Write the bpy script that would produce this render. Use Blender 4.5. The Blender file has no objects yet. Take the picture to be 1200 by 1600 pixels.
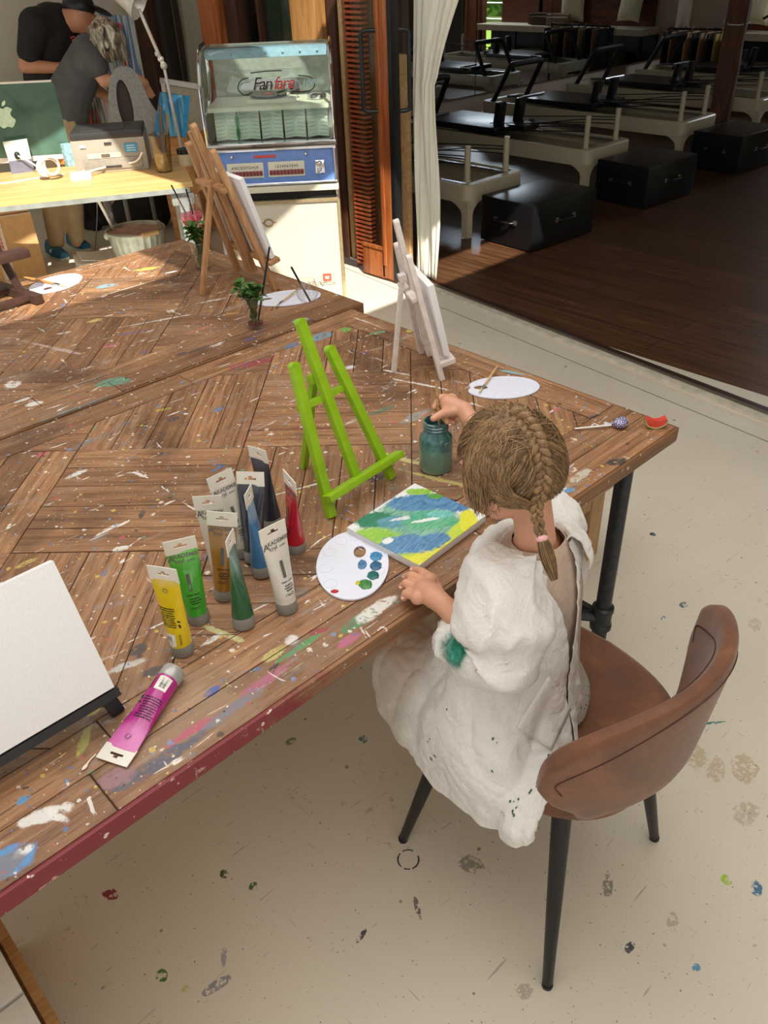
import bpy, bmesh, math, random
import numpy as np
from mathutils import Vector, Matrix, noise as mnoise
random.seed(7); RNG=np.random.RandomState(5)
S=bpy.context.scene; COL=S.collection
PI=math.pi
# ------------------------------------------------------------------ camera
F=1260.0; CH=1.72
_dn=Vector((80,1800,F)).normalized(); _up=-_dn
_X=Vector((1650,-950,F)); _X=(_X-_up*_X.dot(_up)).normalized(); _Y=_up.cross(_X)
def w2(v): return Vector((_X.dot(v),_Y.dot(v),_up.dot(v)))
CR,CD,CF=w2(Vector((1,0,0))),w2(Vector((0,1,0))),w2(Vector((0,0,1)))
CAM=Vector((0,0,CH))
def ray(px,py): return CR*(px-600)+CD*(py-800)+CF*F
def at(px,py,z): r=ray(px,py); return CAM+r*((z-CH)/r.z)
def pplane(px,py,p0,n): r=ray(px,py); n=Vector(n); return CAM+r*((Vector(p0)-CAM).dot(n)/r.dot(n))
def pv(px,py,base,off=0.0):
    n=Vector((base[0],base[1],0)).normalized(); return pplane(px,py,Vector((base[0],base[1],0))+n*off,n)
cd=bpy.data.cameras.new('camera'); cam=bpy.data.objects.new('camera',cd); COL.objects.link(cam)
M3=Matrix((CR,-CD,-CF)).transposed(); cam.matrix_world=Matrix.Translation(CAM)@M3.to_4x4()
cd.sensor_fit='HORIZONTAL'; cd.sensor_width=36; cd.lens=F/1200*36; cd.clip_start=.02; cd.clip_end=200
S.camera=cam
# ------------------------------------------------------------------ light
S.view_settings.view_transform='Standard'; S.view_settings.look='None'; S.view_settings.gamma=1
S.view_settings.use_curve_mapping=False; S.view_settings.exposure=0.0
W=bpy.data.worlds.new('sky'); S.world=W; W.use_nodes=True
_b=W.node_tree.nodes['Background']; _b.inputs[0].default_value=(1.0,0.99,0.955,1); _b.inputs[1].default_value=0.90
sd=bpy.data.lights.new('sun','SUN'); sd.energy=8.0; sd.angle=0.009; sd.color=(1.0,0.93,0.80)
sun=bpy.data.objects.new('sun',sd); COL.objects.link(sun)
SUN=Vector((0.30,0.62,-0.72)).normalized()
sun.rotation_euler=SUN.to_track_quat('-Z','Y').to_euler()
def area(name,loc,dirn,sx,sy,e,col=(1,1,1)):
    d=bpy.data.lights.new(name,'AREA'); d.shape='RECTANGLE'; d.size=sx; d.size_y=sy; d.energy=e; d.color=col
    o=bpy.data.objects.new(name,d); COL.objects.link(o); o.location=loc
    o.rotation_euler=Vector(dirn).to_track_quat('-Z','Y').to_euler(); return o
area('overhead_fill',(0.9,0.9,3.05),(0.02,0.0,-1),3.2,2.6,56,(1.0,0.97,0.92))  # soft fill added under the opaque roof, simulating translucent panels
area('studio_fill',(12.40,3.1,2.42),(-1,.15,-.75),1.3,.35,40,(0.80,0.90,1.0))  # cool fill added above the back opening to brighten the studio
S.cycles.max_bounces=8; S.cycles.transparent_max_bounces=12; S.cycles.use_denoising=True
# ------------------------------------------------------------------ node helper
def lin(c):
    f=lambda x: x/12.92 if x<=0.04045 else ((x+0.055)/1.055)**2.4
    return tuple(f(x/255.0) for x in c)+(1.0,)
class NT:
    def __init__(s,name):
        m=bpy.data.materials.new(name); m.use_nodes=True; s.m=m; s.t=m.node_tree; s.n=s.t.nodes; s.l=s.t.links
        s.b=s.n['Principled BSDF']; s._tc=None
    def N(s,ty,**k):
        n=s.n.new(ty)
        for a,v in k.items(): setattr(n,a,v)
        return n
    def put(s,inp,v):
        if hasattr(v,'is_output') or isinstance(v,bpy.types.NodeSocket): s.l.new(v,inp)
        else: inp.default_value=v
    def tc(s,o='Object'):
        if not s._tc: s._tc=s.N('ShaderNodeTexCoord')
        return s._tc.outputs[o]
    def mp(s,src=None,sc=(1,1,1),rot=(0,0,0),loc=(0,0,0)):
        n=s.N('ShaderNodeMapping'); s.l.new(src or s.tc(),n.inputs[0]); n.inputs['Location'].default_value=loc
        n.inputs['Rotation'].default_value=rot; n.inputs['Scale'].default_value=sc; return n.outputs[0]
    def noise(s,vec=None,scale=5,det=3,rough=.55,dist=0,out=0):
        n=s.N('ShaderNodeTexNoise'); s.l.new(vec or s.tc(),n.inputs['Vector']); n.inputs['Scale'].default_value=scale
        n.inputs['Detail'].default_value=det; n.inputs['Roughness'].default_value=rough; n.inputs['Distortion'].default_value=dist
        return n.outputs[out]
    def vor(s,vec=None,scale=5,feature='F1',out='Distance',rnd=1):
        n=s.N('ShaderNodeTexVoronoi',feature=feature); s.l.new(vec or s.tc(),n.inputs['Vector']); n.inputs['Scale'].default_value=scale
        n.inputs['Randomness'].default_value=rnd; return n.outputs[out]
    def ramp(s,fac,stops,interp='LINEAR'):
        n=s.N('ShaderNodeValToRGB'); s.put(n.inputs[0],fac); cr=n.color_ramp; cr.interpolation=interp
        while len(cr.elements)<len(stops): cr.elements.new(.5)
        for e,(p,c) in zip(cr.elements,stops): e.position=p; e.color=c if len(c)==4 else tuple(c)+(1,)
        return n.outputs[0]
    def step(s,fac,a,b):
        n=s.N('ShaderNodeMapRange',interpolation_type='SMOOTHSTEP'); s.put(n.inputs[0],fac); n.inputs[1].default_value=a; n.inputs[2].default_value=b
        return n.outputs[0]
    def mix(s,f,a,b,blend='MIX'):
        n=s.N('ShaderNodeMix',data_type='RGBA',blend_type=blend); s.put(n.inputs[0],f); s.put(n.inputs[6],a); s.put(n.inputs[7],b); return n.outputs[2]
    def math(s,op,a,b=0.0,c=None):
        n=s.N('ShaderNodeMath',operation=op); s.put(n.inputs[0],a); s.put(n.inputs[1],b)
        if c is not None: s.put(n.inputs[2],c)
        return n.outputs[0]
    def attr(s,name,out='Fac'): 
        n=s.N('ShaderNodeAttribute',attribute_name=name); return n.outputs[out]
    def mixf(s,a,b): return s.math('MULTIPLY_ADD',b,.35,s.math('MULTIPLY',a,.65))
    def bump(s,h,st=.3,d=.01):
        n=s.N('ShaderNodeBump'); n.inputs['Strength'].default_value=st; n.inputs['Distance'].default_value=d; s.l.new(h,n.inputs['Height'])
        s.l.new(n.outputs[0],s.b.inputs['Normal'])
    def blob(s,base,c,rx,ry,rot,col,nz,dist=.55,soft=.12,hole=None):
        # irregular paint mark with a shape of its own at c (metres, object space)
        v=s.mp(loc=(0,0,0)); n=s.N('ShaderNodeVectorMath',operation='SUBTRACT'); s.l.new(s.tc(),n.inputs[0]); n.inputs[1].default_value=(c[0],c[1],0)
        m=s.mp(n.outputs[0],sc=(1,1,0)); r=s.N('ShaderNodeVectorRotate',rotation_type='Z_AXIS'); s.l.new(m,r.inputs[0]); r.inputs['Angle'].default_value=-rot
        q=s.mp(r.outputs[0],sc=(1/rx,1/ry,0)); L=s.N('ShaderNodeVectorMath',operation='LENGTH'); s.l.new(q,L.inputs[0])
        d=s.math('MULTIPLY_ADD',nz,dist*2,L.outputs['Value']); d=s.math('SUBTRACT',d,dist)
        f=s.math('SUBTRACT',1.0,s.step(d,1-soft,1+soft))
        if hole is not None: f=s.math('MULTIPLY',f,hole)
        return s.mix(f,base,col)
    def fin(s,col=None,rough=.5,metal=0,**k):
        if col is not None: s.put(s.b.inputs['Base Color'],col)
        s.put(s.b.inputs['Roughness'],rough); s.put(s.b.inputs['Metallic'],metal)
        for a,v in k.items(): s.put(s.b.inputs[a.replace('_',' ')],v)
        return s.m
def plain(name,c,rough=.5,metal=0,var=.06,scale=40,bump=0,**k):
    n=NT(name); c4=lin(c) if max(c)>1 else tuple(c)+(1,)
    nz=n.noise(scale=scale,det=3)
    hi=tuple(min(1,x*(1+var*2)) for x in c4[:3])+(1,); lo=tuple(x*(1-var*2) for x in c4[:3])+(1,)
    col=n.ramp(nz,[(.3,lo),(.7,hi)])
    if bump: n.bump(nz,bump,.002)
    return n.fin(col,rough,metal,**k)
def glassm(name,c=(1,1,1),rough=0.02,alpha=.16,ior=1.45):
    n=NT(name); nz=n.noise(scale=8); r=n.math('MULTIPLY_ADD',nz,.02,rough)
    tr=n.N('ShaderNodeBsdfTransparent'); tr.inputs[0].default_value=tuple(c)+(1,)
    gl=n.N('ShaderNodeBsdfGlossy'); n.l.new(r,gl.inputs['Roughness'])
    fr=n.N('ShaderNodeLayerWeight'); fr.inputs[0].default_value=.35
    f=n.math('MULTIPLY_ADD',n.math('POWER',fr.outputs['Facing'],3.0),.55,alpha*.5)
    mx=n.N('ShaderNodeMixShader'); n.l.new(f,mx.inputs[0]); n.l.new(tr.outputs[0],mx.inputs[1]); n.l.new(gl.outputs[0],mx.inputs[2])
    n.l.new(mx.outputs[0],n.n['Material Output'].inputs[0]); return n.m
def woodm(name,a,b,c,sc=(3,40,40),rough=.55,big=2.0,bump=.25):
    n=NT(name); v=n.mp(sc=sc); g=n.noise(v,1.0,6,.65,1.2); g2=n.noise(scale=big,det=2)
    col=n.ramp(g,[(.3,lin(a)),(.5,lin(b)),(.72,lin(c))]); col=n.mix(n.math('MULTIPLY',g2,.35),col,lin(a)); n.bump(g,bump,.002)
    return n.fin(col,rough)
# ------------------------------------------------------------------ objects
def tag(o,label=None,cat=None,group=None,kind=None):
    if label: o['label']=label
    if cat: o['category']=cat
    if group: o['group']=group
    if kind: o['kind']=kind
    return o
def thing(name,label,cat,loc=(0,0,0),rz=0,group=None):
    o=bpy.data.objects.new(name,None); o.empty_display_size=.05; COL.objects.link(o); o.location=loc; o.rotation_euler=(0,0,rz)
    return tag(o,label,cat,group)
def V(*a): return Vector(a)
def frame_z(d,up=None):
    d=Vector(d).normalized(); u=Vector(up) if up else (Vector((0,0,1)) if abs(d.z)<.95 else Vector((1,0,0)))
    x=u.cross(d)
    if x.length<1e-5: x=Vector((1,0,0)).cross(d)
    x.normalize(); y=d.cross(x); return x,y,d
class MB:
    def __init__(s): s.v=[]; s.f=[]; s.uv=None
    def add(s,vs,fs,M=None):
        o=len(s.v)
        for p in vs: s.v.append(tuple(M@Vector(p)) if M else tuple(p))
        for f in fs: s.f.append(tuple(i+o for i in f))
        return s
    def box(s,c,size,M=None,bev=0,R=None):
        bm=bmesh.new(); bmesh.ops.create_cube(bm,size=1)
        for v in bm.verts: v.co=Vector((v.co.x*size[0],v.co.y*size[1],v.co.z*size[2]))
        if bev: bmesh.ops.bevel(bm,geom=bm.edges[:],offset=bev,segments=2,affect='EDGES',profile=.7)
        T=Matrix.Translation(Vector(c))@(R.to_4x4() if R else Matrix())
        if M: T=M@T
        vs=[T@v.co for v in bm.verts]; bm.verts.index_update(); fs=[[v.index for v in f.verts] for f in bm.faces]; bm.free(); return s.add(vs,fs)
    def bar(s,a,b,w,h,up=(0,0,1),bev=.0015,ext=0):
        a,b=Vector(a),Vector(b); d=b-a; L=d.length+ext*2; x,y,z=frame_z(d,up)
        R=Matrix((x,y,z)).transposed(); return s.box((a+b)/2,(w,h,L),None,bev,R)
    def tube(s,pts,r,n=8,closed=False,cap=True,flat=1.0,up=None):
        pts=[Vector(p) for p in pts]; k=len(pts); rs=r if isinstance(r,(list,tuple)) else [r]*k
        vs=[];fs=[]; px=None
        for i,p in enumerate(pts):
            if closed: d=pts[(i+1)%k]-pts[i-1]
            else: d=pts[min(i+1,k-1)]-pts[max(i-1,0)]
            if d.length<1e-9: d=Vector((0,0,1))
            d.normalize()
            if px is None: x,y,_=frame_z(d,up)
            else:
                x=px-d*px.dot(d)
                if x.length<1e-6: x,y,_=frame_z(d,up)
                x.normalize(); y=d.cross(x)
            px=x
            for j in range(n):
                a=2*PI*j/n; vs.append(p+x*math.cos(a)*rs[i]+y*math.sin(a)*rs[i]*flat)
        m=k if closed else k-1
        for i in range(m):
            for j in range(n):
                a=i*n+j; b=i*n+(j+1)%n; c=((i+1)%k)*n+(j+1)%n; d2=((i+1)%k)*n+j; fs.append((a,b,c,d2))
        if cap and not closed: fs.append(tuple(reversed(range(n)))); fs.append(tuple(range((k-1)*n,k*n)))
        return s.add(vs,fs)
    def lathe(s,prof,c=(0,0,0),n=24,M=None,sx=1,sy=1):
        vs=[];fs=[];k=len(prof)
        for (r,z) in prof:
            for j in range(n):
                a=2*PI*j/n; vs.append((c[0]+r*sx*math.cos(a),c[1]+r*sy*math.sin(a),c[2]+z))
        for i in range(k-1):
            for j in range(n): fs.append((i*n+j,i*n+(j+1)%n,(i+1)*n+(j+1)%n,(i+1)*n+j))
        if prof[0][0]>1e-5: fs.append(tuple(reversed(range(n))))
        if prof[-1][0]>1e-5: fs.append(tuple(range((k-1)*n,k*n)))
        return s.add(vs,fs,M)
    def loft(s,rings,closed=True,cap0=False,cap1=False):
        n=len(rings[0]); vs=[p for r in rings for p in r]; fs=[]
        for i in range(len(rings)-1):
            for j in range(n if closed else n-1): fs.append((i*n+j,i*n+(j+1)%n,(i+1)*n+(j+1)%n,(i+1)*n+j))
        if cap0: fs.append(tuple(reversed(range(n))))
        if cap1: fs.append(tuple(range((len(rings)-1)*n,len(rings)*n)))
        return s.add(vs,fs)
    def prism(s,poly,z0,z1,M=None):
        n=len(poly); vs=[(p[0],p[1],z0) for p in poly]+[(p[0],p[1],z1) for p in poly]
        fs=[tuple(reversed(range(n))),tuple(range(n,2*n))]+[(i,(i+1)%n,n+(i+1)%n,n+i) for i in range(n)]
        return s.add(vs,fs,M)
    def ball(s,c,r,sc=(1,1,1),n=12,R=None):
        vs=[];fs=[]
        for i in range(n+1):
            t=PI*i/n
            for j in range(n*2):
                a=PI*j/n; p=Vector((r*sc[0]*math.sin(t)*math.cos(a),r*sc[1]*math.sin(t)*math.sin(a),r*sc[2]*math.cos(t)))
                if R: p=R@p
                vs.append(p+Vector(c))
        m=n*2
        for i in range(n):
            for j in range(m): fs.append((i*m+j,(i+1)*m+j,(i+1)*m+(j+1)%m,i*m+(j+1)%m))
        return s.add(vs,fs)
    def build(s,name,mat,parent=None,smooth=True,label=None,cat=None,group=None,kind=None,world=False,ang=28):
        if world and parent:
            Mi=Matrix(); p=parent
            while p: Mi=p.matrix_basis@Mi; p=p.parent
            Mi=Mi.inverted(); s.v=[tuple(Mi@Vector(q)) for q in s.v]
        me=bpy.data.meshes.new(name); me.from_pydata([tuple(p) for p in s.v],[],s.f)
        bm=bmesh.new(); bm.from_mesh(me); bmesh.ops.remove_doubles(bm,verts=bm.verts,dist=1e-6)
        bmesh.ops.recalc_face_normals(bm,faces=bm.faces)
        if smooth:
            for f in bm.faces: f.smooth=True
            for e in bm.edges:
                if len(e.link_faces)==2 and e.calc_face_angle(0)>math.radians(ang): e.smooth=False
        bm.to_mesh(me); bm.free()
        if isinstance(mat,(list,tuple)):
            for m in mat: me.materials.append(m)
        else: me.materials.append(mat)
        o=bpy.data.objects.new(name,me); COL.objects.link(o)
        if parent: o.parent=parent
        return tag(o,label,cat,group,kind)
def copy_tree(o,parent=None):
    c=o.copy(); COL.objects.link(c); c.parent=parent
    for ch in list(o.children): copy_tree(ch,c)
    return c
def spline(pts,n,closed=False):
    pts=[Vector(p) for p in pts]; k=len(pts); out=[]
    segs=k if closed else k-1
    for i in range(n if closed else n+1):
        t=i/n*segs; a=min(int(t),segs-1); f=t-a
        g=(lambda j: pts[j%k]) if closed else (lambda j: pts[max(0,min(k-1,j))])
        p0,p1,p2,p3=g(a-1),g(a),g(a+1),g(a+2)
        out.append(.5*((2*p1)+(p2-p0)*f+(2*p0-5*p1+4*p2-p3)*f*f+(3*p1-p0-3*p2+p3)*f**3))
    return out
def text(name,s,size,mat,M,parent=None,ext=.0003,shear=0,align='CENTER',space=1.0,label=None,weight=0):
    c=bpy.data.curves.new(name,'FONT'); c.body=s; c.size=size; c.extrude=ext; c.shear=shear; c.align_x=align; c.space_character=space; c.offset=weight
    c.resolution_u=3
    o=bpy.data.objects.new(name+'_tmp',c); COL.objects.link(o); dg=bpy.context.evaluated_depsgraph_get(); 
    me=bpy.data.meshes.new_from_object(o.evaluated_get(dg)); bpy.data.objects.remove(o)
    me.materials.clear(); me.materials.append(mat)
    q=bpy.data.objects.new(name,me); COL.objects.link(q); q.parent=parent; q.matrix_local=M
    if label: q['label']=label
    return q
def basis(o,x,y,z): 
    m=Matrix((Vector(x),Vector(y),Vector(z))).transposed().to_4x4(); m.translation=Vector(o); return m
def freeze(o,mods):
    for ty,kw in mods:
        m=o.modifiers.new(ty,ty)
        for k,v in kw.items(): setattr(m,k,v)
    dg=bpy.context.evaluated_depsgraph_get(); dg.update()
    me=bpy.data.meshes.new_from_object(o.evaluated_get(dg)); o.modifiers.clear(); old=o.data; o.data=me; bpy.data.meshes.remove(old)
    for p in me.polygons: p.use_smooth=True
    return o
# ================================================================== MATERIALS (shared)
def table_mat(name,off,blobs,seed):
    n=NT(name); uv=n.tc('UV'); tone=n.attr('tone')
    g=n.noise(n.mp(uv,sc=(2.6,44,1)),1.0,7,.74,1.3); g2=n.noise(n.mp(uv,sc=(9,260,1)),1.0,4,.65,.6)
    base=n.ramp(g,[(.28,lin((78,52,34))),(.42,lin((138,98,66))),(.58,lin((174,130,92))),(.76,lin((204,168,128)))])
    base=n.mix(n.math('MULTIPLY',n.step(g2,.45,.33),.8),base,lin((80,52,36)))
    base=n.mix(n.math('MULTIPLY',tone,.6),base,lin((100,68,48)))
    big=n.noise(scale=2.6,det=5,rough=.65); base=n.mix(n.math('MULTIPLY',n.step(big,.5,.72),.55),base,lin((168,146,122)))
    base=n.mix(n.math('MULTIPLY',n.step(n.noise(n.mp(loc=(3,1,0)),4.2,4,.6),.52,.68),.5),base,lin((62,40,28)))
    nz=n.noise(n.mp(loc=(seed,0,0)),16,5,.7,.4); brk=n.math('MULTIPLY',n.step(n.noise(n.mp(loc=(0,seed,0)),48,5,.8,.5),.34,.48),.88)
    for (x,y,rx,ry,rot,c) in blobs: base=n.blob(base,(x-off[0],y-off[1]),rx*.85,ry*.75,rot,lin(tuple(int(q*.86+22) for q in c)),nz,1.2,.20,brk)
    # general spatter: streaks and specks of many paints
    k=0
    for (sx,sy,rot,sc,lo,hi,c) in [(1,6,.7,9,.665,.68,(236,232,226)),(5,1,.5,7,.68,.69,(226,222,218)),(1,1,0,13,.70,.715,(70,120,170)),
            (1,5,-.9,8,.69,.70,(240,238,232)),(1,1.6,0,17,.71,.72,(52,52,66)),(1,2.5,1.2,12,.715,.73,(190,60,80)),(1,1.4,.3,21,.72,.735,(224,200,80)),
            (1,3,.2,11,.72,.735,(70,140,110)),(1,1,0,46,.71,.73,(245,240,232)),(1,1,0,60,.735,.75,(232,196,90)),(1,1,.4,52,.74,.755,(90,150,200)),(1,4,1.0,24,.71,.72,(240,236,230)),(1,2,0,30,.735,.745,(214,110,120)),(1,1,0,34,.73,.745,(34,26,24))]:
        k+=1; q=n.noise(n.mp(sc=(sx,sy,1),rot=(0,0,rot),loc=(seed+k*3.7,k*1.3,0)),sc,4,.6,.7); base=n.mix(n.math('MULTIPLY',n.step(q,lo,hi+.012),.85),base,lin(c))
    # thin hazy smears of dried colour
    for (lx,a_,c) in [(3,.5,(150,150,160)),(9,-.7,(120,140,150)),(15,.2,(176,140,120)),(21,1.1,(196,190,182))]:
        q=n.noise(n.mp(sc=(1,3.5,1),rot=(0,0,a_),loc=(lx+seed,0,0)),4.5,6,.75,.9); base=n.mix(n.math('MULTIPLY',n.step(q,.58,.72),.45),base,lin(c))
    for sd,sc,th,cs in [(1,55,.24,None),(2,90,.22,None),(3,150,.22,None),(4,34,.20,None)]:
        v=n.mp(loc=(sd*5+seed,sd*2,0)); d=n.vor(v,sc); c=n.N('ShaderNodeTexVoronoi'); n.l.new(v,c.inputs['Vector']); c.inputs['Scale'].default_value=sc
        sp=n.N('ShaderNodeSeparateColor'); n.l.new(c.outputs['Color'],sp.inputs[0])
        d=n.math('MULTIPLY_ADD',n.noise(v,sc*2.2,3,.7,.8),.45,d); m=n.math('MULTIPLY',n.math('LESS_THAN',d,th+.20),n.math('GREATER_THAN',sp.outputs[0],.76)); m=n.math('MULTIPLY',m,.72)
        cc=n.ramp(sp.outputs[1],[(0,lin((236,230,220))),(.18,lin((214,186,96))),(.30,lin((80,120,170))),(.46,lin((60,52,56))),(.60,lin((226,220,212))),(.70,lin((190,90,96))),(.80,lin((100,150,120))),(.90,lin((120,150,190)))],'CONSTANT')
        base=n.mix(m,base,cc)
    n.bump(n.math('ADD',g,n.math('MULTIPLY',g2,.5)),.35,.002)
    rg=n.math('MULTIPLY_ADD',big,.25,.36)
    return n.fin(base,rg,0)
def floor_mat(name,blobs):
    n=NT(name); b=n.noise(scale=1.3,det=5); base=n.ramp(b,[(.3,lin((214,207,192))),(.7,lin((228,222,208)))])
    nz=n.noise(scale=14,det=5,rough=.7,dist=.4); brk=n.step(n.noise(scale=70,det=4,rough=.7),.42,.5)
    n.t.nodes
    wear=n.math('MULTIPLY',n.step(n.noise(scale=26,det=6,rough=.75,dist=.8),.60,.66),n.step(n.noise(n.mp(loc=(4,2,0)),1.9,3),.52,.62))
    base=n.mix(n.math('MULTIPLY',wear,.6),base,lin((170,148,112)))
    scr=n.noise(n.mp(sc=(1,14,1),rot=(0,0,.6)),9,3,.5,.3); base=n.mix(n.math('MULTIPLY',n.step(scr,.70,.72),.5),base,lin((120,112,100)))
    scr=n.noise(n.mp(sc=(16,1,1),rot=(0,0,.2),loc=(5,5,0)),7,3,.5,.3); base=n.mix(n.math('MULTIPLY',n.step(scr,.71,.73),.4),base,lin((150,140,125)))
    for (x,y,rx,ry,rot,c) in blobs: base=n.blob(base,(x,y),rx,ry,rot,lin(c),nz,1.1,.10,brk)
    for sd,sc,th,p in [(1,34,.12,.93),(2,80,.15,.90),(3,15,.10,.93),(4,150,.16,.86)]:
        v=n.mp(n.mp(loc=(sd*5,sd*2,0))); c=n.N('ShaderNodeTexVoronoi'); n.l.new(v,c.inputs['Vector']); c.inputs['Scale'].default_value=sc
        sp=n.N('ShaderNodeSeparateColor'); n.l.new(c.outputs['Color'],sp.inputs[0]); d=n.math('MULTIPLY_ADD',n.noise(scale=sc*2.5,det=3),.35,c.outputs['Distance'])
        m=n.math('MULTIPLY',n.math('LESS_THAN',d,th+.17),n.math('GREATER_THAN',sp.outputs[0],p))
        cc=n.ramp(sp.outputs[1],[(0,lin((60,62,60))),(.30,lin((120,110,92))),(.45,lin((64,104,120))),(.55,lin((90,84,70))),(.72,lin((70,110,84))),(.84,lin((150,128,100))),(.94,lin((130,70,80)))],'CONSTANT')
        base=n.mix(n.math('MULTIPLY',m,.65),base,cc)
    n.bump(b,.1,.002)
    return n.fin(base,n.math('MULTIPLY_ADD',nz,.25,.32))
MT={}
MT['white_wall']=plain('white_wall',(226,221,210),.8,var=.03,scale=3,bump=.05)
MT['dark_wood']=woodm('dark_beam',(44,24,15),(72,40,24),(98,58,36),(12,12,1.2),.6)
MT['red_wood']=woodm('varnished_timber',(120,62,30),(172,96,50),(206,134,80),(14,14,1.2),.42)
MT['pale_wood']=woodm('pine',(186,146,98),(214,178,128),(232,202,158),(3,30,30),.5)
MT['easel_wood']=woodm('beech',(140,98,60),(182,136,92),(206,164,120),(30,30,3),.5)
MT['metal_black']=plain('black_metal',(34,34,36),.38,.3,scale=60,var=.1)
MT['pipe']=plain('dark_pipe',(58,62,66),.42,.7,scale=50,var=.12,bump=.1)
MT['chrome']=plain('chrome',(225,225,228),.10,1,scale=8,var=.02)
MT['black_plastic']=plain('black_plastic',(24,25,28),.42,scale=80)
MT['white_plastic']=plain('white_plastic',(235,235,233),.35,scale=30,var=.02)
MT['grey_plastic']=plain('grey_plastic',(158,156,150),.45,scale=60,var=.03)
MT['glass']=glassm('clear_glass')
MT['window_glass']=glassm('window_glass',(.88,.94,.92),.01,.06)
# ================================================================== STRUCTURE
HT=.76
_fb=[(at(x,y,0).x,at(x,y,0).y,a,b,r,c) for (x,y,a,b,r,c) in [
 (338,1540,.030,.010,-.2,(150,150,158)),(350,1495,.022,.007,.9,(168,164,172)),(174,1398,.012,.018,.5,(150,60,80)),(640,1343,.0,.0,0,(0,0,0)),(565,1462,.018,.006,.2,(80,80,84)),
 (253,1524,.009,.013,.3,(80,120,60)),(290,1545,.010,.010,0,(206,200,130)),(652,1419,.03,.006,1.0,(120,110,104)),(1135,1375,.010,.010,0,(168,200,60)),(1182,1388,.020,.012,.4,(74,120,150)),
 (1098,1131,.004,.05,.9,(60,130,120)),(1085,1180,.04,.03,.5,(196,182,154)),(1160,1200,.05,.03,.7,(198,184,158)),(1165,1270,.035,.03,.2,(196,186,166)),(1120,1200,.04,.02,.2,(200,186,160)),(984,1480,.012,.008,0,(70,72,84)),
 (1088,1512,.010,.008,0,(92,150,190)),(1055,592,.01,.006,.3,(60,80,110)),(1020,835,.01,.01,0,(50,70,90)),(1068,945,.016,.010,0,(90,110,120)),(1036,965,.012,.006,0,(90,110,130)),(455,1158,.016,.010,0,(130,140,110)),(568,1155,.014,.012,0,(92,140,130)),(410,1132,.022,.006,.3,(130,140,80)),
 (395,1385,.010,.010,0,(70,110,60)),(350,1366,.008,.012,0,(60,90,50)),(1180,975,.03,.02,.4,(202,192,172)),(1050,1440,.02,.012,.4,(194,182,160)),(950,1385,.03,.012,.5,(150,146,130)),(820,1550,.018,.014,0,(186,176,162)),(735,1350,.02,.03,.5,(160,154,140))] if a>0]
MT['floor']=floor_mat('painted_concrete',_fb)
b=MB(); b.box((.7,2.8,-.05),(5.54,12.4,.1)); fl=b.build('floor',MT['floor'],kind='structure')
# paint ring on the floor is part of the floor surface wear -> thin dried paint ring
c0=at(638,1343,0); b=MB()
for a0,a1 in [(.3,1.4),(1.7,3.2),(3.5,4.1),(4.3,5.9)]:
    b.tube([c0+V(.024*math.cos(a0+(a1-a0)*i/12),.024*math.sin(a0+(a1-a0)*i/12),.0003) for i in range(13)],[.0012+.0012*random.random() for i in range(13)],6,flat=.2,up=(0,0,1))
b.build('paint_mark',plain('dried_grey_paint',(70,74,78),.6),fl)
# threshold rail and sill
T0,T1=at(677,447,0),at(1200,650,0); T2,T3=at(680,490,0),at(1200,682,0)
dT=(T1-T0).normalized()
def wood_floor():
    n=NT('dark_oak_planks'); br=n.N('ShaderNodeTexBrick'); n.l.new(n.mp(rot=(0,0,PI/2)),br.inputs['Vector'])
    br.inputs['Scale'].default_value=1; br.inputs['Brick Width'].default_value=1.9; br.inputs['Row Height'].default_value=.17; br.inputs['Mortar Size'].default_value=.0025; br.offset=.37
    br.inputs['Color1'].default_value=(0,0,0,1); br.inputs['Color2'].default_value=(1,1,1,1); br.inputs['Mortar'].default_value=(.5,.5,.5,1)
    g=n.noise(n.mp(sc=(34,1.6,1)),1,6,.65,1.0); c=n.ramp(g,[(.3,lin((56,36,24))),(.55,lin((98,66,44))),(.75,lin((130,92,62)))])
    c=n.mix(n.math('MULTIPLY',br.outputs[0],.45),c,lin((64,42,28))); c=n.mix(br.outputs['Fac'],c,lin((20,12,8))); n.bump(g,.15,.001)
    return n.fin(c,.33)
b=MB(); p=[T0-dT*1.2,T0+dT*9]; b.v=[]; 
b.prism([(p[0].x,p[0].y),(p[1].x,p[1].y),(13,-6.8),(13,7),(3.8,7),(3.7,4.3)],-.1,-.004); b.build('floor_studio',wood_floor(),kind='structure')
sill=plain('worn_sill',(206,200,186),.55,scale=20,var=.08,bump=.2)
q0,q1=T0-dT*1.0,T0+dT*8; nrm=V(-dT.y,dT.x,0); 
if nrm.x>0: nrm=-nrm
b=MB(); b.box(((q0+q1)/2+nrm*.03+V(0,0,.006)),((q1-q0).length,.06,.012),bev=.003,R=Matrix.Rotation(math.atan2(dT.y,dT.x),3,'Z')); b.build('trim_1',sill,kind='structure')
b=MB(); b.box(((q0+q1)/2+nrm*.005+V(0,0,.009)),((q1-q0).length,.02,.018),bev=.002,R=Matrix.Rotation(math.atan2(dT.y,dT.x),3,'Z')); b.build('trim_2',plain('steel_track',(120,112,100),.5,.6),kind='structure')
b=MB(); b.box(((q0+q1)/2+nrm*.20+V(0,0,.001)),((q1-q0).length,.004,.003),R=Matrix.Rotation(math.atan2(dT.y,dT.x),3,'Z')); b.build('trim_3',plain('floor_joint',(150,142,128),.7),kind='structure')
b=MB(); b.box(((q0+q1)/2-nrm*.03+V(0,0,.004)),((q1-q0).length,.05,.012),bev=.003,R=Matrix.Rotation(math.atan2(dT.y,dT.x),3,'Z')); b.build('trim_4',plain('dark_floor_edge',(58,34,22),.4),kind='structure')
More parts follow.
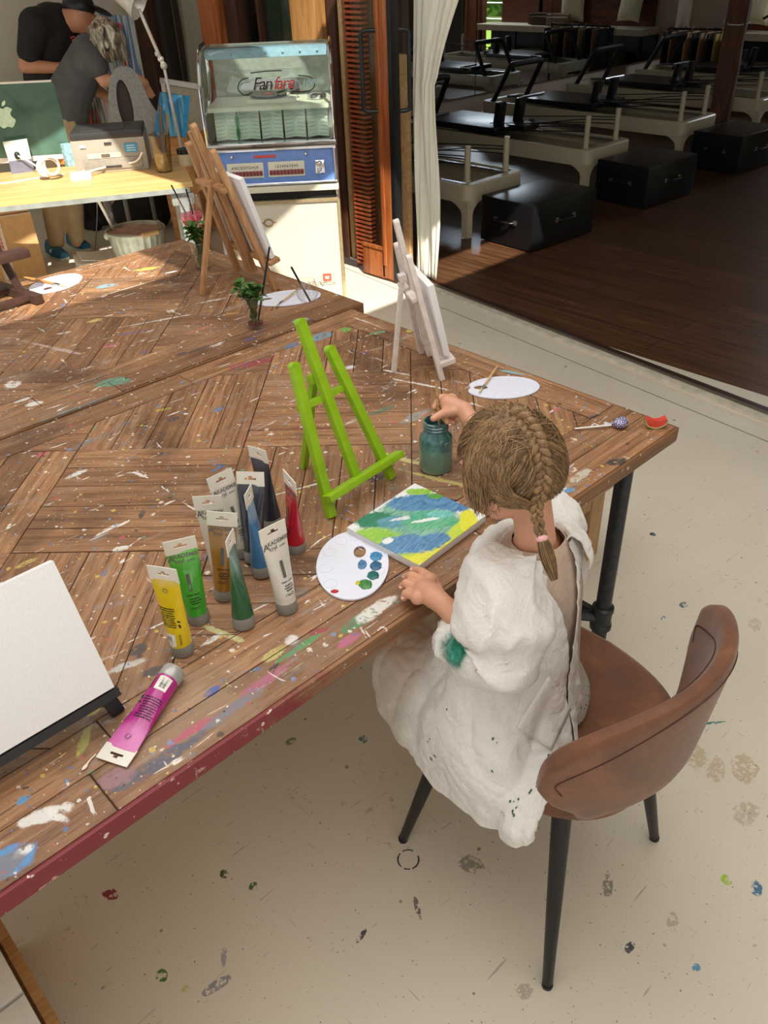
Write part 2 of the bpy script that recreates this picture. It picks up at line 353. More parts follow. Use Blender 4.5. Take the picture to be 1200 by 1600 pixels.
# studio shell
wallm=plain('studio_wall',(196,178,160),.8,var=.02,scale=2)
b=MB(); b.box((12.65,5.95,1.35),(.1,3.9,2.7)); b.box((12.65,-.1,1.35),(.1,5.0,2.7)); b.box((12.65,3.2,2.5),(.1,1.6,.4)); b.build('wall_back',wallm,kind='structure')
b=MB(); b.box((8.3,6.86,1.35),(8.8,.1,2.7)); b.build('wall_mirror_side',wallm,kind='structure')
b=MB(); b.box((8.3,-6.0,1.35),(8.8,.1,2.7)); b.build('wall_right',wallm,kind='structure')
b=MB(); b.box((4.13,5.5,1.35),(.06,2.7,2.7)); b.build('sun_block_wall',plain('sun_block_dark',(96,84,70),.8),kind='structure')  # unseen partition added to keep the sun out of the studio
b=MB(); b.box((8.2,.4,2.75),(9.2,13.2,.1)); b.build('ceiling_studio',wallm,kind='structure')
# facade between terrace and studio: wall above the opening
b=MB(); b.box((3.60,-1.2,2.75),(.12,9.6,.5)); b.box((3.60,-4.9,1.2),(.12,2.4,2.6)); b.build('wall_above_opening',MT['dark_wood'],kind='structure')
# mirrors
mm=NT('mirror'); mm.fin((.80,.84,.86,1),.015,1); mm=mm.m
xs=[4.3,6.87,7.80,9.15,10.55,12.05]
for i in range(5):
    b=MB(); b.box(((xs[i]+xs[i+1])/2,6.745,1.45),(xs[i+1]-xs[i]-.012,.012,2.28))
    b.build('mirror_panel',mm,smooth=False,label='tall wall mirror panel, '+['leftmost, mostly behind the curtain','second from the curtain, reflecting a brown door leaf','third from the curtain, reflecting sunny greenery','fourth from the curtain, reflecting the left bench end','rightmost, ending at the pink wall'][i],cat='mirror',group='mirrors on the studio wall')
# unseen roof: front edge fits the shadow line, other slabs added to block sun
rm=plain('shade_roof',(196,180,156),.8,scale=5)
def slab(n_,x0,x1,y0,y1,z=3.2):
    b=MB(); b.box(((x0+x1)/2,(y0+y1)/2,z+.04),(x1-x0,y1-y0,.08)); return b.build(n_,rm,kind='structure')
slab('ceiling_front',-3.2,3.54,-4.2,.52)
slab('shade_slab_mid',.48,1.42,.52,1.2)
slab('shade_slab_far',1.25,2.05,1.42,2.9)
slab('shade_slab_right',2.35,3.54,.92,2.6)
slab('shade_slab_left',-3.2,-.50,.52,1.6)
slab('shade_slab_back',-3.2,4.2,3.3,7.3,3.0)
b=MB()
for x in (-.9,-.28): b.box((x,3.2,3.12),(.09,5.4,.14))
b.box((1.0,3.15,3.12),(3.3,.09,.14)); b.build('trim_5',MT['dark_wood'],kind='structure')  # unseen beams added for their stripe shadows
# back wall of the terrace and left side
wy=7.2
b=MB(); b.box((1.2,wy+.05,1.25),(8.0,.1,2.5)); b.build('wall_back_terrace',plain('cream_wall',(214,208,192),.75,scale=2,var=.03),kind='structure')
b=MB(); b.box((.35,wy-.01,.80),(6.2,.03,.05),bev=.005); b.build('trim_6',MT['white_plastic'],kind='structure')
# ------------------------------------------------------------------ facade posts, windows
def wbar(name,x,y,sx,sy,z0,z1,mat,**k):
    b=MB(); b.box((x,y,(z0+z1)/2),(sx,sy,z1-z0),bev=.006); return b.build(name,mat,**k)
t=thing('timber_post','orange-brown varnished timber post behind the left end of the jukebox','post',(3.62,5.45,0)); 
b=MB(); b.box((0,0,1.3),(.16,.22,2.6),bev=.01); b.build('post_body',MT['red_wood'],t)
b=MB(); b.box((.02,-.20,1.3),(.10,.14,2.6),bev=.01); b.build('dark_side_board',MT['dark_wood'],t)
t=thing('timber_post','broad golden-brown timber post behind the right end of the jukebox','post',(3.62,4.43,0))
b=MB(); b.box((0,-.03,1.3),(.16,.30,2.6),bev=.012); b.build('post_body',woodm('golden_timber',(122,82,44),(170,122,70),(206,160,100),(10,10,1.5),.5),t)
b=MB(); b.box((.0,-.235,1.3),(.12,.08,2.6),bev=.008); b.build('dark_board',MT['dark_wood'],t)  # narrow dark wood strip beside the post
b=MB(); b.box((-.02,-.30,1.3),(.05,.035,2.6),bev=.004); b.build('pale_edge_strip',MT['pale_wood'],t)
t=thing('dark_timber_post','dark brown rough post between the striped painting and the grey curtain','post',(3.78,6.62,0))
b=MB(); b.box((0,0,1.3),(.20,.20,2.6),bev=.012); b.build('post_body',MT['dark_wood'],t)
b=MB(); b.box((.02,-.16,1.3),(.10,.10,2.6),bev=.01); b.build('dark_side_board',plain('blackened_board',(40,34,30),.6),t)
# window between the posts
t=bpy.data.objects.new('window_1',None); COL.objects.link(t); t['kind']='structure'; t.location=(3.66,4.9,0)
b=MB(); b.box((0,0,1.5),(.012,.72,2.2)); b.build('pane',MT['window_glass'],t)
b=MB(); b.box((-.01,.1,1.5),(.04,.03,2.2)); b.box((0,-.0,.42),(.06,.74,.06)); b.build('window_frame',MT['dark_wood'],t)
b=MB(); b.box((3.67,4.9,.2),(.08,.74,.4)); b.build('wall_under_window',MT['white_wall'],kind='structure')
# window interior backdrop: olive curtain cloth hanging inside (real folded cloth)
def cloth(p0,p1,z0,z1,folds,amp,mat,name,parent=None,thick=.004,pinch=None,nz=24,**k):
    p0,p1=Vector(p0),Vector(p1); d=(p1-p0); L=d.length; d.normalize(); nrm=Vector((-d.y,d.x,0)); nx=folds*8
    b=MB(); rows=[]
    for i in range(nz+1):
        z=z0+(z1-z0)*i/nz; row=[]; sq=pinch(i/nz) if pinch else (0,1)
        for j in range(nx+1):
            u=j/nx; uu=sq[0]+(sq[1]-sq[0])*u; a=amp*(.6+.5*math.sin(u*9+1.3))*math.sin(u*folds*2*PI+.25*math.sin(z*3+u*5))
            row.append(p0+d*uu*L+nrm*(a+.01*math.sin(z*5+u*11))+V(0,0,z))
        rows.append(row)
    b.loft(rows,closed=False); o=b.build(name,mat,parent,**k); m=o.modifiers.new('s','SOLIDIFY'); m.thickness=thick; return o
gcloth=plain('grey_green_cloth',(150,148,134),.85,scale=30,var=.03,bump=.1)
o=cloth((3.80,5.58,0),(3.92,6.44,0),.02,2.6,7,.02,gcloth,'curtain'); tag(o,'grey-green curtain hanging between dark post and orange post','curtain')
o=cloth((3.98,4.5,0),(3.98,5.5,0),.1,2.5,5,.03,plain('olive_cloth',(92,98,84),.85,scale=20),'curtain'); tag(o,'dim olive curtain seen through the window glass behind the jukebox','curtain')
# corrugated strip
cm=plain('rust_slats',(176,84,48),.6,scale=30,var=.15)
t=thing('slatted_screen','rust-red screen of thin horizontal slats between jukebox and glass door','screen',(3.52,3.93,0))
b=MB()
for i in range(95): b.box((0,0,.03+i*.0265),(.05,.14,.013))
b.build('slats',cm,t); b=MB(); b.box((.045,0,1.27),(.02,.18,2.55)); b.box((0,.075,1.27),(.04,.014,2.55)); b.build('backing_board',woodm('backing',(90,50,30),(130,80,48),(150,100,64)),t)
# glass door with timber frame, standing open at the end of the facade
dx=3.44; d=bpy.data.objects.new('door_1',None); COL.objects.link(d); d['kind']='structure'; d.location=(dx,3.62,0)
rw=MT['red_wood']
b=MB(); b.box((0,0,1.25),(.055,.10,2.46),bev=.004); b.box((-.03,.02,1.25),(.012,.025,2.3),bev=.002); b.build('stile',rw,d)
b=MB(); b.box((0,.13,.10),(.055,.20,.17),bev=.004); b.box((-.028,.13,.20),(.012,.20,.02)); b.build('bottom_rail',rw,d)
b=MB(); b.box((0,.13,2.42),(.055,.20,.10),bev=.004); b.build('top_rail',rw,d)
b=MB(); b.box((0,.14,1.28),(.010,.20,2.2)); b.build('pane',MT['window_glass'],d)
b=MB(); b.box((.0,-.065,1.25),(.06,.03,2.46),bev=.002); b.build('edge_seal',MT['metal_black'],d)
for sgn,nm in ((-1,'outer'),(1,'inner')):
    b=MB(); x0=.03*sgn; x1=.085*sgn; yy=.035 if sgn<0 else -.05
    pts=spline([(x0,yy,.97),(x1*.8,yy,.97),(x1,yy,.985),(x1,yy,1.03)],8)+spline([(x1,yy,1.30),(x1,yy,1.345),(x1*.8,yy,1.36),(x0,yy,1.36)],8)
    # handle set off diagonally so that both grips show
    b.tube([(p.x,p.y+(.06 if sgn<0 else -.05)*abs((p.x-x0)/(x1-x0)),p.z) for p in pts],.012,10); b.build('door_handle',MT['metal_black'],d)
# pale board added behind the door glass in place of its reflection
b=MB(); b.box((3.62,3.72,.62),(.03,.20,1.22),bev=.006); o=b.build('reflection_board',MT['pale_wood']); tag(o,'pale board added behind the door glass in place of its reflection','board')
# cream curtain at the studio opening
cur=NT('cream_curtain'); w_=cur.noise(cur.mp(sc=(60,60,4)),1,3); cur.bump(w_,.2,.003)
cur.fin(cur.ramp(w_,[(.3,lin((224,216,202))),(.7,lin((236,230,218)))]),.85,Subsurface_Weight=.15); cur=cur.m
def pin(t):
    if t<.44: return (0,.30+.03*math.sin(t*12))
    k=(t-.44)/.56; return (0,.30+1.15*k**1.2)
o=cloth((3.60,3.56,0),(3.60,2.95,0),.02,2.5,6,.013,cur,'studio_curtain',pinch=pin,nz=60); tag(o,'cream curtain gathered beside the open glass door','curtain')
# ------------------------------------------------------------------ studio furniture
rm_=plain('reformer_cream',(196,186,160),.35,scale=20,var=.02); pad=plain('black_vinyl',(20,21,24),.30,scale=90,var=.1,bump=.05); alu=plain('brushed_rail',(170,172,176),.25,.9)
rope=plain('black_rope',(22,22,24),.8)
def reformer(lab,x,y0=3.84):
    t=thing('pilates_reformer',lab,'exercise machine',(x,y0,0),group=None)
    wX,L=.62,2.36
    # frame: rounded rectangle rim with arched legs
    def rr(w0,l0,r,cx,cy,n=6):
        P=[]
        for (sx,sy,a0) in ((1,1,0),(-1,1,PI/2),(-1,-1,PI),(1,-1,3*PI/2)):
            for i in range(n+1):
                a=a0+PI/2*i/n; P.append((cx+sx*(w0/2-r)+r*math.cos(a),cy+sy*(l0/2-r)+r*math.sin(a)))
        return P
    o_=rr(wX,L,.07,wX/2,L/2); i_=rr(wX-.07,L-.14,.05,wX/2,L/2); n=len(o_)
    b=MB(); z0,z1=.235,.355
    b.loft([[V(*p,z0) for p in i_],[V(*p,z0) for p in o_],[V(*p,z1-.01) for p in o_],[V(p[0]+(q[0]-p[0])*.15,p[1]+(q[1]-p[1])*.15,z1) for p,q in zip(o_,i_)],[V(*p,z1) for p in i_],[V(*p,z0) for p in i_]])
    b.box((wX/2,L/2,.27),(wX-.07,L-.14,.02)); b.build('frame',rm_,t)
    for sy,yy in ((1,.03),(-1,L-.03)):
        for sx,xx in ((1,.035),(-1,wX-.035)):
            b=MB(); R=[]
            for k in range(9):
                u=k/8; z=u*.25; w=.038+.075*max(0,(u-.62)/.38)**2.2; dd=.040+.10*max(0,(u-.62)/.38)**2.2
                R.append([V(xx-sx*.033,yy-sy*.028,z),V(xx-sx*.033+sx*w*1.4,yy-sy*.028,z),V(xx-sx*.033+sx*w*1.0,yy-sy*.028+sy*dd*.7,z),V(xx-sx*.033,yy-sy*.028+sy*dd*1.4,z)])
            b.loft(R,cap0=True,cap1=True); b.build('leg',rm_,t,ang=50)
    for xx in (.075,wX-.075):
        b=MB(); b.box((xx,L/2,.34),(.05,L-.2,.012),bev=.003); b.build('rail',alu,t)
    for xx in (.10,wX-.10):
        b=MB(); b.lathe([(.022,0),(.022,.225),(.018,.232),(0,.232)],(xx,.10,.355),14); b.lathe([(.027,0),(.027,.006)],(xx,.10,.352),14); b.build('riser_post',rm_,t)
    b=MB(); b.box((wX/2,1.42,.395),(wX-.06,.86,.05),bev=.012); b.build('carriage',pad,t)
    b=MB(); b.box((wX/2,.90,.405),(.22,.20,.05),bev=.015); b.build('headrest',pad,t)
    for sx in (-1,1):
        b=MB(); cx=wX/2+sx*.135; b.box((cx,1.05,.505),(.105,.055,.20),bev=.026,R=Matrix.Rotation(.12,3,'X')); b.box((cx,1.02,.40),(.10,.16,.04),bev=.01); b.build('shoulder_rest',pad,t)
    b=MB(); fy=2.02; zt=.70; yb=2.22
    pts=[V(.03,yb,.34)]+spline([(.045,fy+.03,zt-.06),(.055,fy,zt-.01),(.10,fy-.01,zt)],6)+spline([(wX-.10,fy-.01,zt),(wX-.055,fy,zt-.01),(wX-.045,fy+.03,zt-.06)],6)+[V(wX-.03,yb,.34)]
    b.tube(pts,.026,12); b.build('foot_bar',MT['metal_black'],t)
    b=MB(); b.tube([(.0,2.0,.42),(.01,1.82,.43),(wX*.55,1.80,.43)],.012,8); b.build('bar_support',alu,t)
    for sx,xx in ((-1,.10),(1,wX-.10)):
        for k,(xe,ye,ze,zs) in enumerate([(wX/2+sx*.20,1.10,.44,.52),(wX/2+sx*.12,.85,.41,.50),(wX/2+sx*.25,1.0,.39,.47)]):
            b=MB(); b.tube(spline([(xx,.10,zs),(xx*.6+xe*.4,.45,zs-.025),(xe,ye,ze)],8),.0045,6); b.build('rope',rope,t)
    return t
reformer('cream pilates reformer nearest the curtain, its carriage hidden by the curtain',4.40)
reformer('cream pilates reformer second from the curtain, behind the black box at middle',5.82)
reformer('cream pilates reformer third from the curtain, just left of the brown post',7.27)
reformer('cream pilates reformer behind the brown post, fourth from the curtain',8.75)
reformer('cream pilates reformer farthest from the curtain, at the right picture edge',10.2)
def jumpbox(lab,x,y,rz):
    t=thing('padded_box',lab,'box',(x,y,0),rz); b=MB(); b.box((.33,.235,.152),(.66,.47,.30),bev=.014); b.build('body',pad,t)
    for (px,py,ax) in ((.33,-.006,'x'),(-.006,.235,'y')):
        b=MB(); s_=.075
        f=(lambda a,o:(px+a,py-o,.17)) if ax=='x' else (lambda a,o:(px-o,py+a,.17))
        b.tube(spline([f(-s_,0),f(-s_*.9,.022),f(-s_*.5,.03),f(s_*.5,.03),f(s_*.9,.022),f(s_,0)],14),.011,8,flat=.6); b.build('handle',MT['black_plastic'],t,label='glossy black strap handle')
        for a in (-s_-.012,s_+.012):
            b=MB(); q=f(a,.002); b.box(q,(.03,.01,.03) if ax=='x' else (.01,.03,.03),bev=.003); b.build('handle_plate',alu,t)
    b=MB(); bm=[(.0,.0),(.66,0),(.66,.47),(0,.47)]
    b.tube([(p[0]+(.012 if p[0]<.1 else -.012),p[1]+(.012 if p[1]<.1 else -.012),.300) for p in bm],.003,6,closed=True); b.build('piping',pad,t)
jumpbox('black padded box nearest the curtain on the dark wood floor',4.43,3.30,-.06)
jumpbox('black padded box in the middle of the three on the studio floor',5.82,3.30,-.06)
jumpbox('black padded box farthest right, in front of the brown post',7.26,3.28,-.06)
# timber post in studio
t=thing('timber_post','rough brown timber post standing between the reformers','post',(8.40,4.08,0),.35)
b=MB(); R=[]
for i in range(30):
    z=i/29*2.7; w=.092+.008*mnoise.noise(V(0,0,z*3)); R.append([V(sx*(w+.012*mnoise.noise(V(sx,sy,z*4))),sy*(w+.012*mnoise.noise(V(sx*3,sy,z*4+7))),z) for sx,sy in ((-1,-1),(1,-1),(1,1),(-1,1))])
b.loft(R,cap0=True,cap1=True); b.build('post_body',woodm('old_beam',(58,30,18),(98,56,34),(130,84,56),(10,10,1.3),.7,bump=.6),t,ang=30)
b=MB(); b.tube([(.12*math.cos(a*.7),.12*math.sin(a*.7),1.03+.012*math.sin(a)) for a in range(10)],.004,6); b.build('cable',MT['white_plastic'],t)
t=thing('wall_lamp','cream lamp shade on a black arm at the top right corner','lamp',(8.45,3.86,1.08))
b=MB(); b.lathe([(.12,0),(.09,.16)],(.12,-.16,.06),24); b.build('lamp_shade',plain('cream_shade',(222,214,190),.7),t)
b=MB(); b.tube([(0,0,-.02),(.06,-.08,.03),(.12,-.16,.12)],.012,8); b.build('arm',MT['metal_black'],t)
# bench along the back wall
bx=12.12
t=thing('long_bench','long cream upholstered bench along the studio back wall','bench',(12.35,4.6,0))
b=MB(); b.box((0,0,.56),(.48,3.2,.09),bev=.02); b.build('seat_cushion',plain('cream_cushion',(214,200,172),.8),t)
b=MB()
for y in (-1.55,-.8,0,.8,1.55): b.box((-.18,y,.26),(.04,.04,.52))
b.box((0.18,0,.26),(.03,3.2,.5)); b.box((0,0,.02),(.44,3.2,.03)); b.build('frame',MT['metal_black'],t)
b=MB(); b.box((.21,.05,1.0),(.06,2.9,.80),bev=.02); b.build('back_panel',woodm('brown_panel',(84,40,24),(118,60,38),(140,80,52),(2,2,20),.6),t)
for k,y in enumerate((-1.1,-.45,.25,.95)):
    b=MB(); b.box((12.28,4.6+y,.16),(.32,.46,.24),bev=.02); o=b.build('storage_crate',plain('khaki_crate_%d'%k,(104,96,66),.8)); tag(o,'olive crate under the long bench, '+['farthest along from the strap rack','third from the strap rack','second from the strap rack','nearest the strap rack'][k],'crate','crates under the bench')
def cushion(name,c,sx,sz,mat,rx,rz,lab):
    b=MB(); n=14; R=[]
    for i in range(n+1):
        u=i/n*2-1; row=[]
        for j in range(n+1):
            v=j/n*2-1; k=(1-abs(u)**3)*(1-abs(v)**3); row.append((u,v,k))
        R.append(row)
    vs=[];fs=[]
    for s_ in (1,-1):
        o=len(vs)
        for row in R:
            for (u,v,k) in row: vs.append((u*sx/2*(1-.10*(1-v*v)),s_*.075*max(k,0)**.6,v*sz/2*(1-.10*(1-u*u))))
        for i in range(n):
            for j in range(n): a=o+i*(n+1)+j; fs.append((a,a+1,a+n+2,a+n+1))
    M=Matrix.Translation(c)@Matrix.Rotation(rz,4,'Z')@Matrix.Rotation(rx,4,'X'); b.add(vs,fs,M); o=b.build(name,mat); return tag(o,lab,'cushion')
cm_=plain('cream_linen',(226,214,176),.85,scale=30,bump=.1)
cushion('cushion',V(12.42,4.72,.86),.46,.44,cm_,.0,PI/2,'cream cushion behind the folded blanket on the bench')
cushion('cushion',V(12.36,5.80,.90),.46,.46,cm_,.2,PI/2+.2,'cream cushion leaning near the strap rack on the bench')
def blanket(x,y,mat,lab,n=4):
    b=MB()
    for k in range(n): b.tube(spline([(x-.02*k,y-.18,.635+k*.035),(x,y,.64+k*.036),(x+.01*k,y+.18,.63+k*.035)],10),[.03]*11,10,flat=.55 if False else 1)
    b.box((x+.02,y,.67),(.26,.36,.12),bev=.04); o=b.build('folded_blanket',mat); tag(o,lab,'blanket')
blanket(12.25,4.60,plain('taupe_blanket',(150,128,108),.9,scale=40,var=.15),'taupe folded blanket lying in front of the cream cushion')
blanket(12.3,4.20,plain('brown_blanket',(84,64,52),.9,scale=40,var=.15),'dark brown folded blanket at the left end of the bench')
# strap rack by the mirror corner
t=thing('strap_rack','rail on the wall holding hanging straps by the corner','rack',(11.0,5.75,0))
b=MB(); b.tube([(.1,.55,.72),(-.0,-.35,.74)],.012,8); b.tube([(.1,.55,.72),(.1,.55,0)],.012,8); b.tube([(0,-.35,.74),(0,-.35,0)],.012,8); b.build('rail',MT['metal_black'],t)
sc=[(30,30,32),(150,110,90),(24,24,26),(176,140,110),(28,28,30),(160,120,96),(26,26,28),(180,150,90),(20,20,22)]
snm=['black','tan','black','pale tan','black','light brown','black','mustard','black']
for k in range(9):
    u=k/8; x=11.09-.09*u; y=6.25-.85*u; b=MB(); ang=.10
    b.box((x-.0,y,.42),(.34,.022,.56),bev=.006); hk=[(x+.02*math.cos(a),y,.735+.02*math.sin(a)) for a in [i*.6 for i in range(9)]]; b.tube(hk,.005,6)
    o=b.build('hanging_strap',plain('strap_%d'%k,sc[k],.7)); tag(o,snm[k]+' folded strap hanging on the wall rail, '+['nearest the mirror','second from the mirror','third from the mirror','fourth from the mirror','fifth, in the middle','sixth from the mirror','seventh from the mirror','eighth from the mirror','last, farthest from the mirror'][k],'strap','straps on the wall rail')
# outdoors beyond the studio
gm=NT('grass'); g=gm.noise(scale=30,det=5); gm.fin(gm.ramp(g,[(.3,lin((96,140,40))),(.7,lin((170,206,80)))]),.9); gm=gm.m
b=MB(); b.box((19.5,-3,-.18),(13.6,34,.1)); o=b.build('lawn',gm,kind='structure')
b=MB(); rr=random.Random(3)
for k in range(5200):
    y=rr.uniform(-14,4); c=V(20.5+rr.uniform(-.7,.7)+.4*math.sin(y*2),y,.1+rr.random()**.8*3.2); a=rr.uniform(.10,.2); d1=V(rr.uniform(-1,1),rr.uniform(-1,1),rr.uniform(-1,1)).normalized(); d2=d1.cross(V(rr.uniform(-1,1),1,.3)).normalized()
    b.add([c,c+d1*a+d2*a*.4,c+d1*2*a,c+d1*a-d2*a*.4],[(0,1,2,3)])
lf=plain('leaf_bright',(112,150,52),.6,scale=6,var=.2); o=b.build('hedge',lf); tag(o,'bright green leafy hedge outside, seen in the mirror','hedge')
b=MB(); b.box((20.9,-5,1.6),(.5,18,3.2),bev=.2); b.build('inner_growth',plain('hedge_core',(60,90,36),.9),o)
for z in (.25,.75):
    pass
t=thing('wire_fence','grey wire fence in front of the hedge, seen in the mirror','fence',(19,2,0)); b=MB()
for z in (.1,.45,.8): b.tube([(0,-12,z),(0,3,z)],.012,6)
b.build('wires',alu,t); b=MB(); [b.tube([(0,y,-.13),(0,y,.85)],.02,6) for y in (-11,-8,-5,-2,1)]; b.build('posts',alu,t)
# opening in the back wall: dark timber frame and a brown curtain
b=MB(); b.box((12.6,4.02,1.2),(.14,.07,2.4)); b.box((12.6,2.38,1.2),(.14,.10,2.4)); b.box((12.6,3.55,1.2),(.10,.06,2.4)); b.build('window_frame_back',MT['dark_wood'],kind='structure')
o=cloth((12.45,2.45,0),(12.45,2.95,0),.05,2.4,5,.03,plain('rust_cloth',(158,104,72),.8),'curtain'); tag(o,'rust-brown curtain beside the bright opening, seen in the mirror','curtain')
t=thing('barn_door','dark panelled sliding door with diagonal braces, seen in the mirror','door',(12.5,1.6,0))
b=MB(); b.box((0,0,1.2),(.05,1.5,2.4)); b.build('panel',plain('charcoal_panel',(74,66,60),.7),t)
b=MB(); b.bar((-.035,-.7,.05),(-.035,.7,1.2),.09,.02,(1,0,0)); b.bar((-.035,.7,1.2),(-.035,-.7,2.35),.09,.02,(1,0,0)); b.build('brace',plain('dark_brace',(44,38,34),.6),t)
b=MB(); b.box((-.05,.66,1.0),(.03,.02,.4),bev=.004); b.build('handle',alu,t)
# ================================================================== TABLES
def clip(poly,x0,y0,x1,y1):
    def half(P,f):
        out=[]
        for i in range(len(P)):
            a,b=P[i-1],P[i]; fa,fb=f(a),f(b)
            if (fa>=0)!=(fb>=0): t=fa/(fa-fb); out.append((a[0]+(b[0]-a[0])*t,a[1]+(b[1]-a[1])*t))
            if fb>=0: out.append(b)
        return out
    for f in (lambda p:p[0]-x0,lambda p:x1-p[0],lambda p:p[1]-y0,lambda p:y1-p[1]):
        poly=half(poly,f)
        if len(poly)<3: return []
    return poly
def planks(x0,x1,y0,y1,seed,front=(.085,.085),back=(.09,),right=.10):
    r=random.Random(seed); out=[]; g=.0011
    def rect(a,b,c,d,ang): out.append(([(a+g,b+g),(c-g,b+g),(c-g,d-g),(a+g,d-g)],ang))
    def run(a,c,b,d):
        x=c
        while x>a: L=r.uniform(.5,1.1); rect(max(a,x-L),b,x,d,0); x-=L
    y=y0
    for w in front: run(x0,x1,y,y+w); y+=w
    yt=y1
    for w in back: run(x0,x1,yt-w,yt); yt-=w
    rect(x1-right,y,x1,yt,PI/2); xr=x1-right
    # framed panels with diagonal boards, divided by straight boards
    cell=.40; nst=5; sw=cell/nst; c_,s_=math.cos(PI/4),math.sin(PI/4); cx,cy=xr-.1,(y+yt)/2+.07
    for i in range(-7,8):
        for j in range(-7,8):
            for k in range(nst):
                if (i+j)%2==0: q=[(i*cell+g,j*cell+k*sw+g),((i+1)*cell-g,j*cell+k*sw+g),((i+1)*cell-g,j*cell+(k+1)*sw-g),(i*cell+g,j*cell+(k+1)*sw-g)]; an=PI/4
                else: q=[(i*cell+k*sw+g,j*cell+g),(i*cell+(k+1)*sw-g,j*cell+g),(i*cell+(k+1)*sw-g,(j+1)*cell-g),(i*cell+k*sw+g,(j+1)*cell-g)]; an=3*PI/4
                q=[(cx+a*c_-b*s_,cy+a*s_+b*c_) for a,b in q]; q=clip(q,x0+g,y+g,xr-g,yt-g)
                if len(q)>=3: out.append((q,an))
    return out
def make_table(lab,x0,x1,y0,y1,seed,blobs,red):
    bx_,by_=(x0+x1)/2,(y0+y1)/2; t=thing('work_table',lab,'table',(bx_,by_,0))
    tm=table_mat('paint_spattered_wood_%d'%seed,(bx_,by_),blobs,seed*7.1)
    P=planks(x0,x1,y0,y1,seed); r=random.Random(seed+9)
    me=bpy.data.meshes.new('tabletop'); vs=[];fs=[];uvs=[];tn=[]
    for q,an in P:
        z=HT+r.uniform(-.0006,.0004); o=len(vs); n=len(q); ou,ov=r.uniform(0,50),r.uniform(0,50); ca,sa=math.cos(an),math.sin(an); tt=r.random()**1.6
        cx=sum(p[0] for p in q)/n; cy=sum(p[1] for p in q)/n
        for p in q: vs.append((p[0]-bx_,p[1]-by_,z-.012)) 
        for p in q: vs.append((p[0]-bx_,p[1]-by_,z-.0012))
        for p in q:
            L=max(1e-6,math.hypot(p[0]-cx,p[1]-cy)); k=max(0,(L-.0016)/L); vs.append((cx+(p[0]-cx)*k-bx_,cy+(p[1]-cy)*k-by_,z))
        F_=[tuple(o+2*n+i for i in range(n))]+[(o+i,o+(i+1)%n,o+n+(i+1)%n,o+n+i) for i in range(n)]+[(o+n+i,o+n+(i+1)%n,o+2*n+(i+1)%n,o+2*n+i) for i in range(n)]
        for f in F_:
            fs.append(f); tn.append(tt)
            for vi in f: X,Y=vs[vi][0],vs[vi][1]; uvs.append((X*ca+Y*sa+ou,-X*sa+Y*ca+ov))
    me.from_pydata(vs,[],fs); ul=me.uv_layers.new(name='UVMap'); ul.data.foreach_set('uv',[c for uv in uvs for c in uv])
    a=me.attributes.new('tone','FLOAT','FACE'); a.data.foreach_set('value',tn); me.materials.append(tm)
    o=bpy.data.objects.new('tabletop',me); COL.objects.link(o); o.parent=t
    b=MB(); b.box((0,0,HT-.020),(x1-x0-.003,y1-y0-.003,.034),bev=.003)
    b.build('core_board',plain('dark_core_%d'%seed,(46,30,20),.8),t)
    b=MB(); b.box((0,0,HT-.047),(x1-x0-.02,y1-y0-.02,.016)); b.build('bounce_board',MT['pale_wood'],t)  # unseen pine board added to bounce warm light under the table
    en=NT('table_edge_%d'%seed); nz=en.noise(scale=24,det=5,rough=.7); nb=en.noise(en.mp(sc=(1,9,60)),3,4)
    wd=en.ramp(nb,[(.3,lin((92,60,38))),(.7,lin((150,108,72)))])
    sx=en.N('ShaderNodeSeparateXYZ'); en.l.new(en.tc(),sx.inputs[0])
    rd=en.mix(en.step(nz,.60,.64),lin((122,36,46)),lin((190,150,140)))
    m=en.step(en.math('MULTIPLY_ADD',nz,.5,sx.outputs[0]),red-bx_+.35,red-bx_+.15); col=en.mix(m,wd,rd); col=en.mix(en.step(en.noise(scale=60,det=3),.66,.69),col,lin((220,200,190))); en.fin(col,.5)
    b=MB(); th=.034
    b.box((0,y0-by_-.003,HT-.019),(x1-x0,.008,th),bev=.002); b.box((x1-bx_+.003,0,HT-.019),(.008,y1-y0+.01,th),bev=.002); b.box((0,y1-by_+.002,HT-.019),(x1-x0,.006,th),bev=.002); b.build('edge_strip',en.m,t)
    def pipe_leg(X,Y):
        b=MB(); b.tube([(X,Y,0),(X,Y,HT-.03)],.021,16); b.lathe([(.034,0),(.034,.012),(.027,.02),(.024,.05),(.021,.05)],(X,Y,0),16)
        b.lathe([(.023,0),(.030,.004),(.030,.018),(.027,.022),(.027,.06),(.030,.064),(.030,.078),(.023,.082)],(X,Y,.14),16); b.lathe([(.024,0),(.045,.02),(.045,.03)],(X,Y,HT-.07),16); b.build('leg',MT['pipe'],t)
    for X in (x1-bx_-.10,x0-bx_+.4):
        for Y in (y0-by_+.060,y1-by_-.12): pipe_leg(X,Y)
    b=MB(); X=x1-bx_-.10; b.tube([(X,y0-by_+.060,.18),(X,y1-by_-.12,.18)],.016,12); b.tube([(X-.10,y0-by_+.060+.10,.20),(X,y0-by_+.060,.18)],.016,12); b.tube([(x0-bx_+.4,0,.18),(X,0,.18)],.016,12); b.build('cross_pipe',MT['pipe'],t)
    return t
W_=(240,238,232); NB=[];FB=[]
def pb(lst,*a):
    for (px,py,rx,ry,rot,c) in a:
        p=at(px,py,HT); q=0 if .65<=rot<=1 else (-1.25 if rot<-.3 else (.8 if rot>1 else (-.35 if rot>.05 else 0)))
        lst.append((p.x,p.y,rx,ry,q,c))
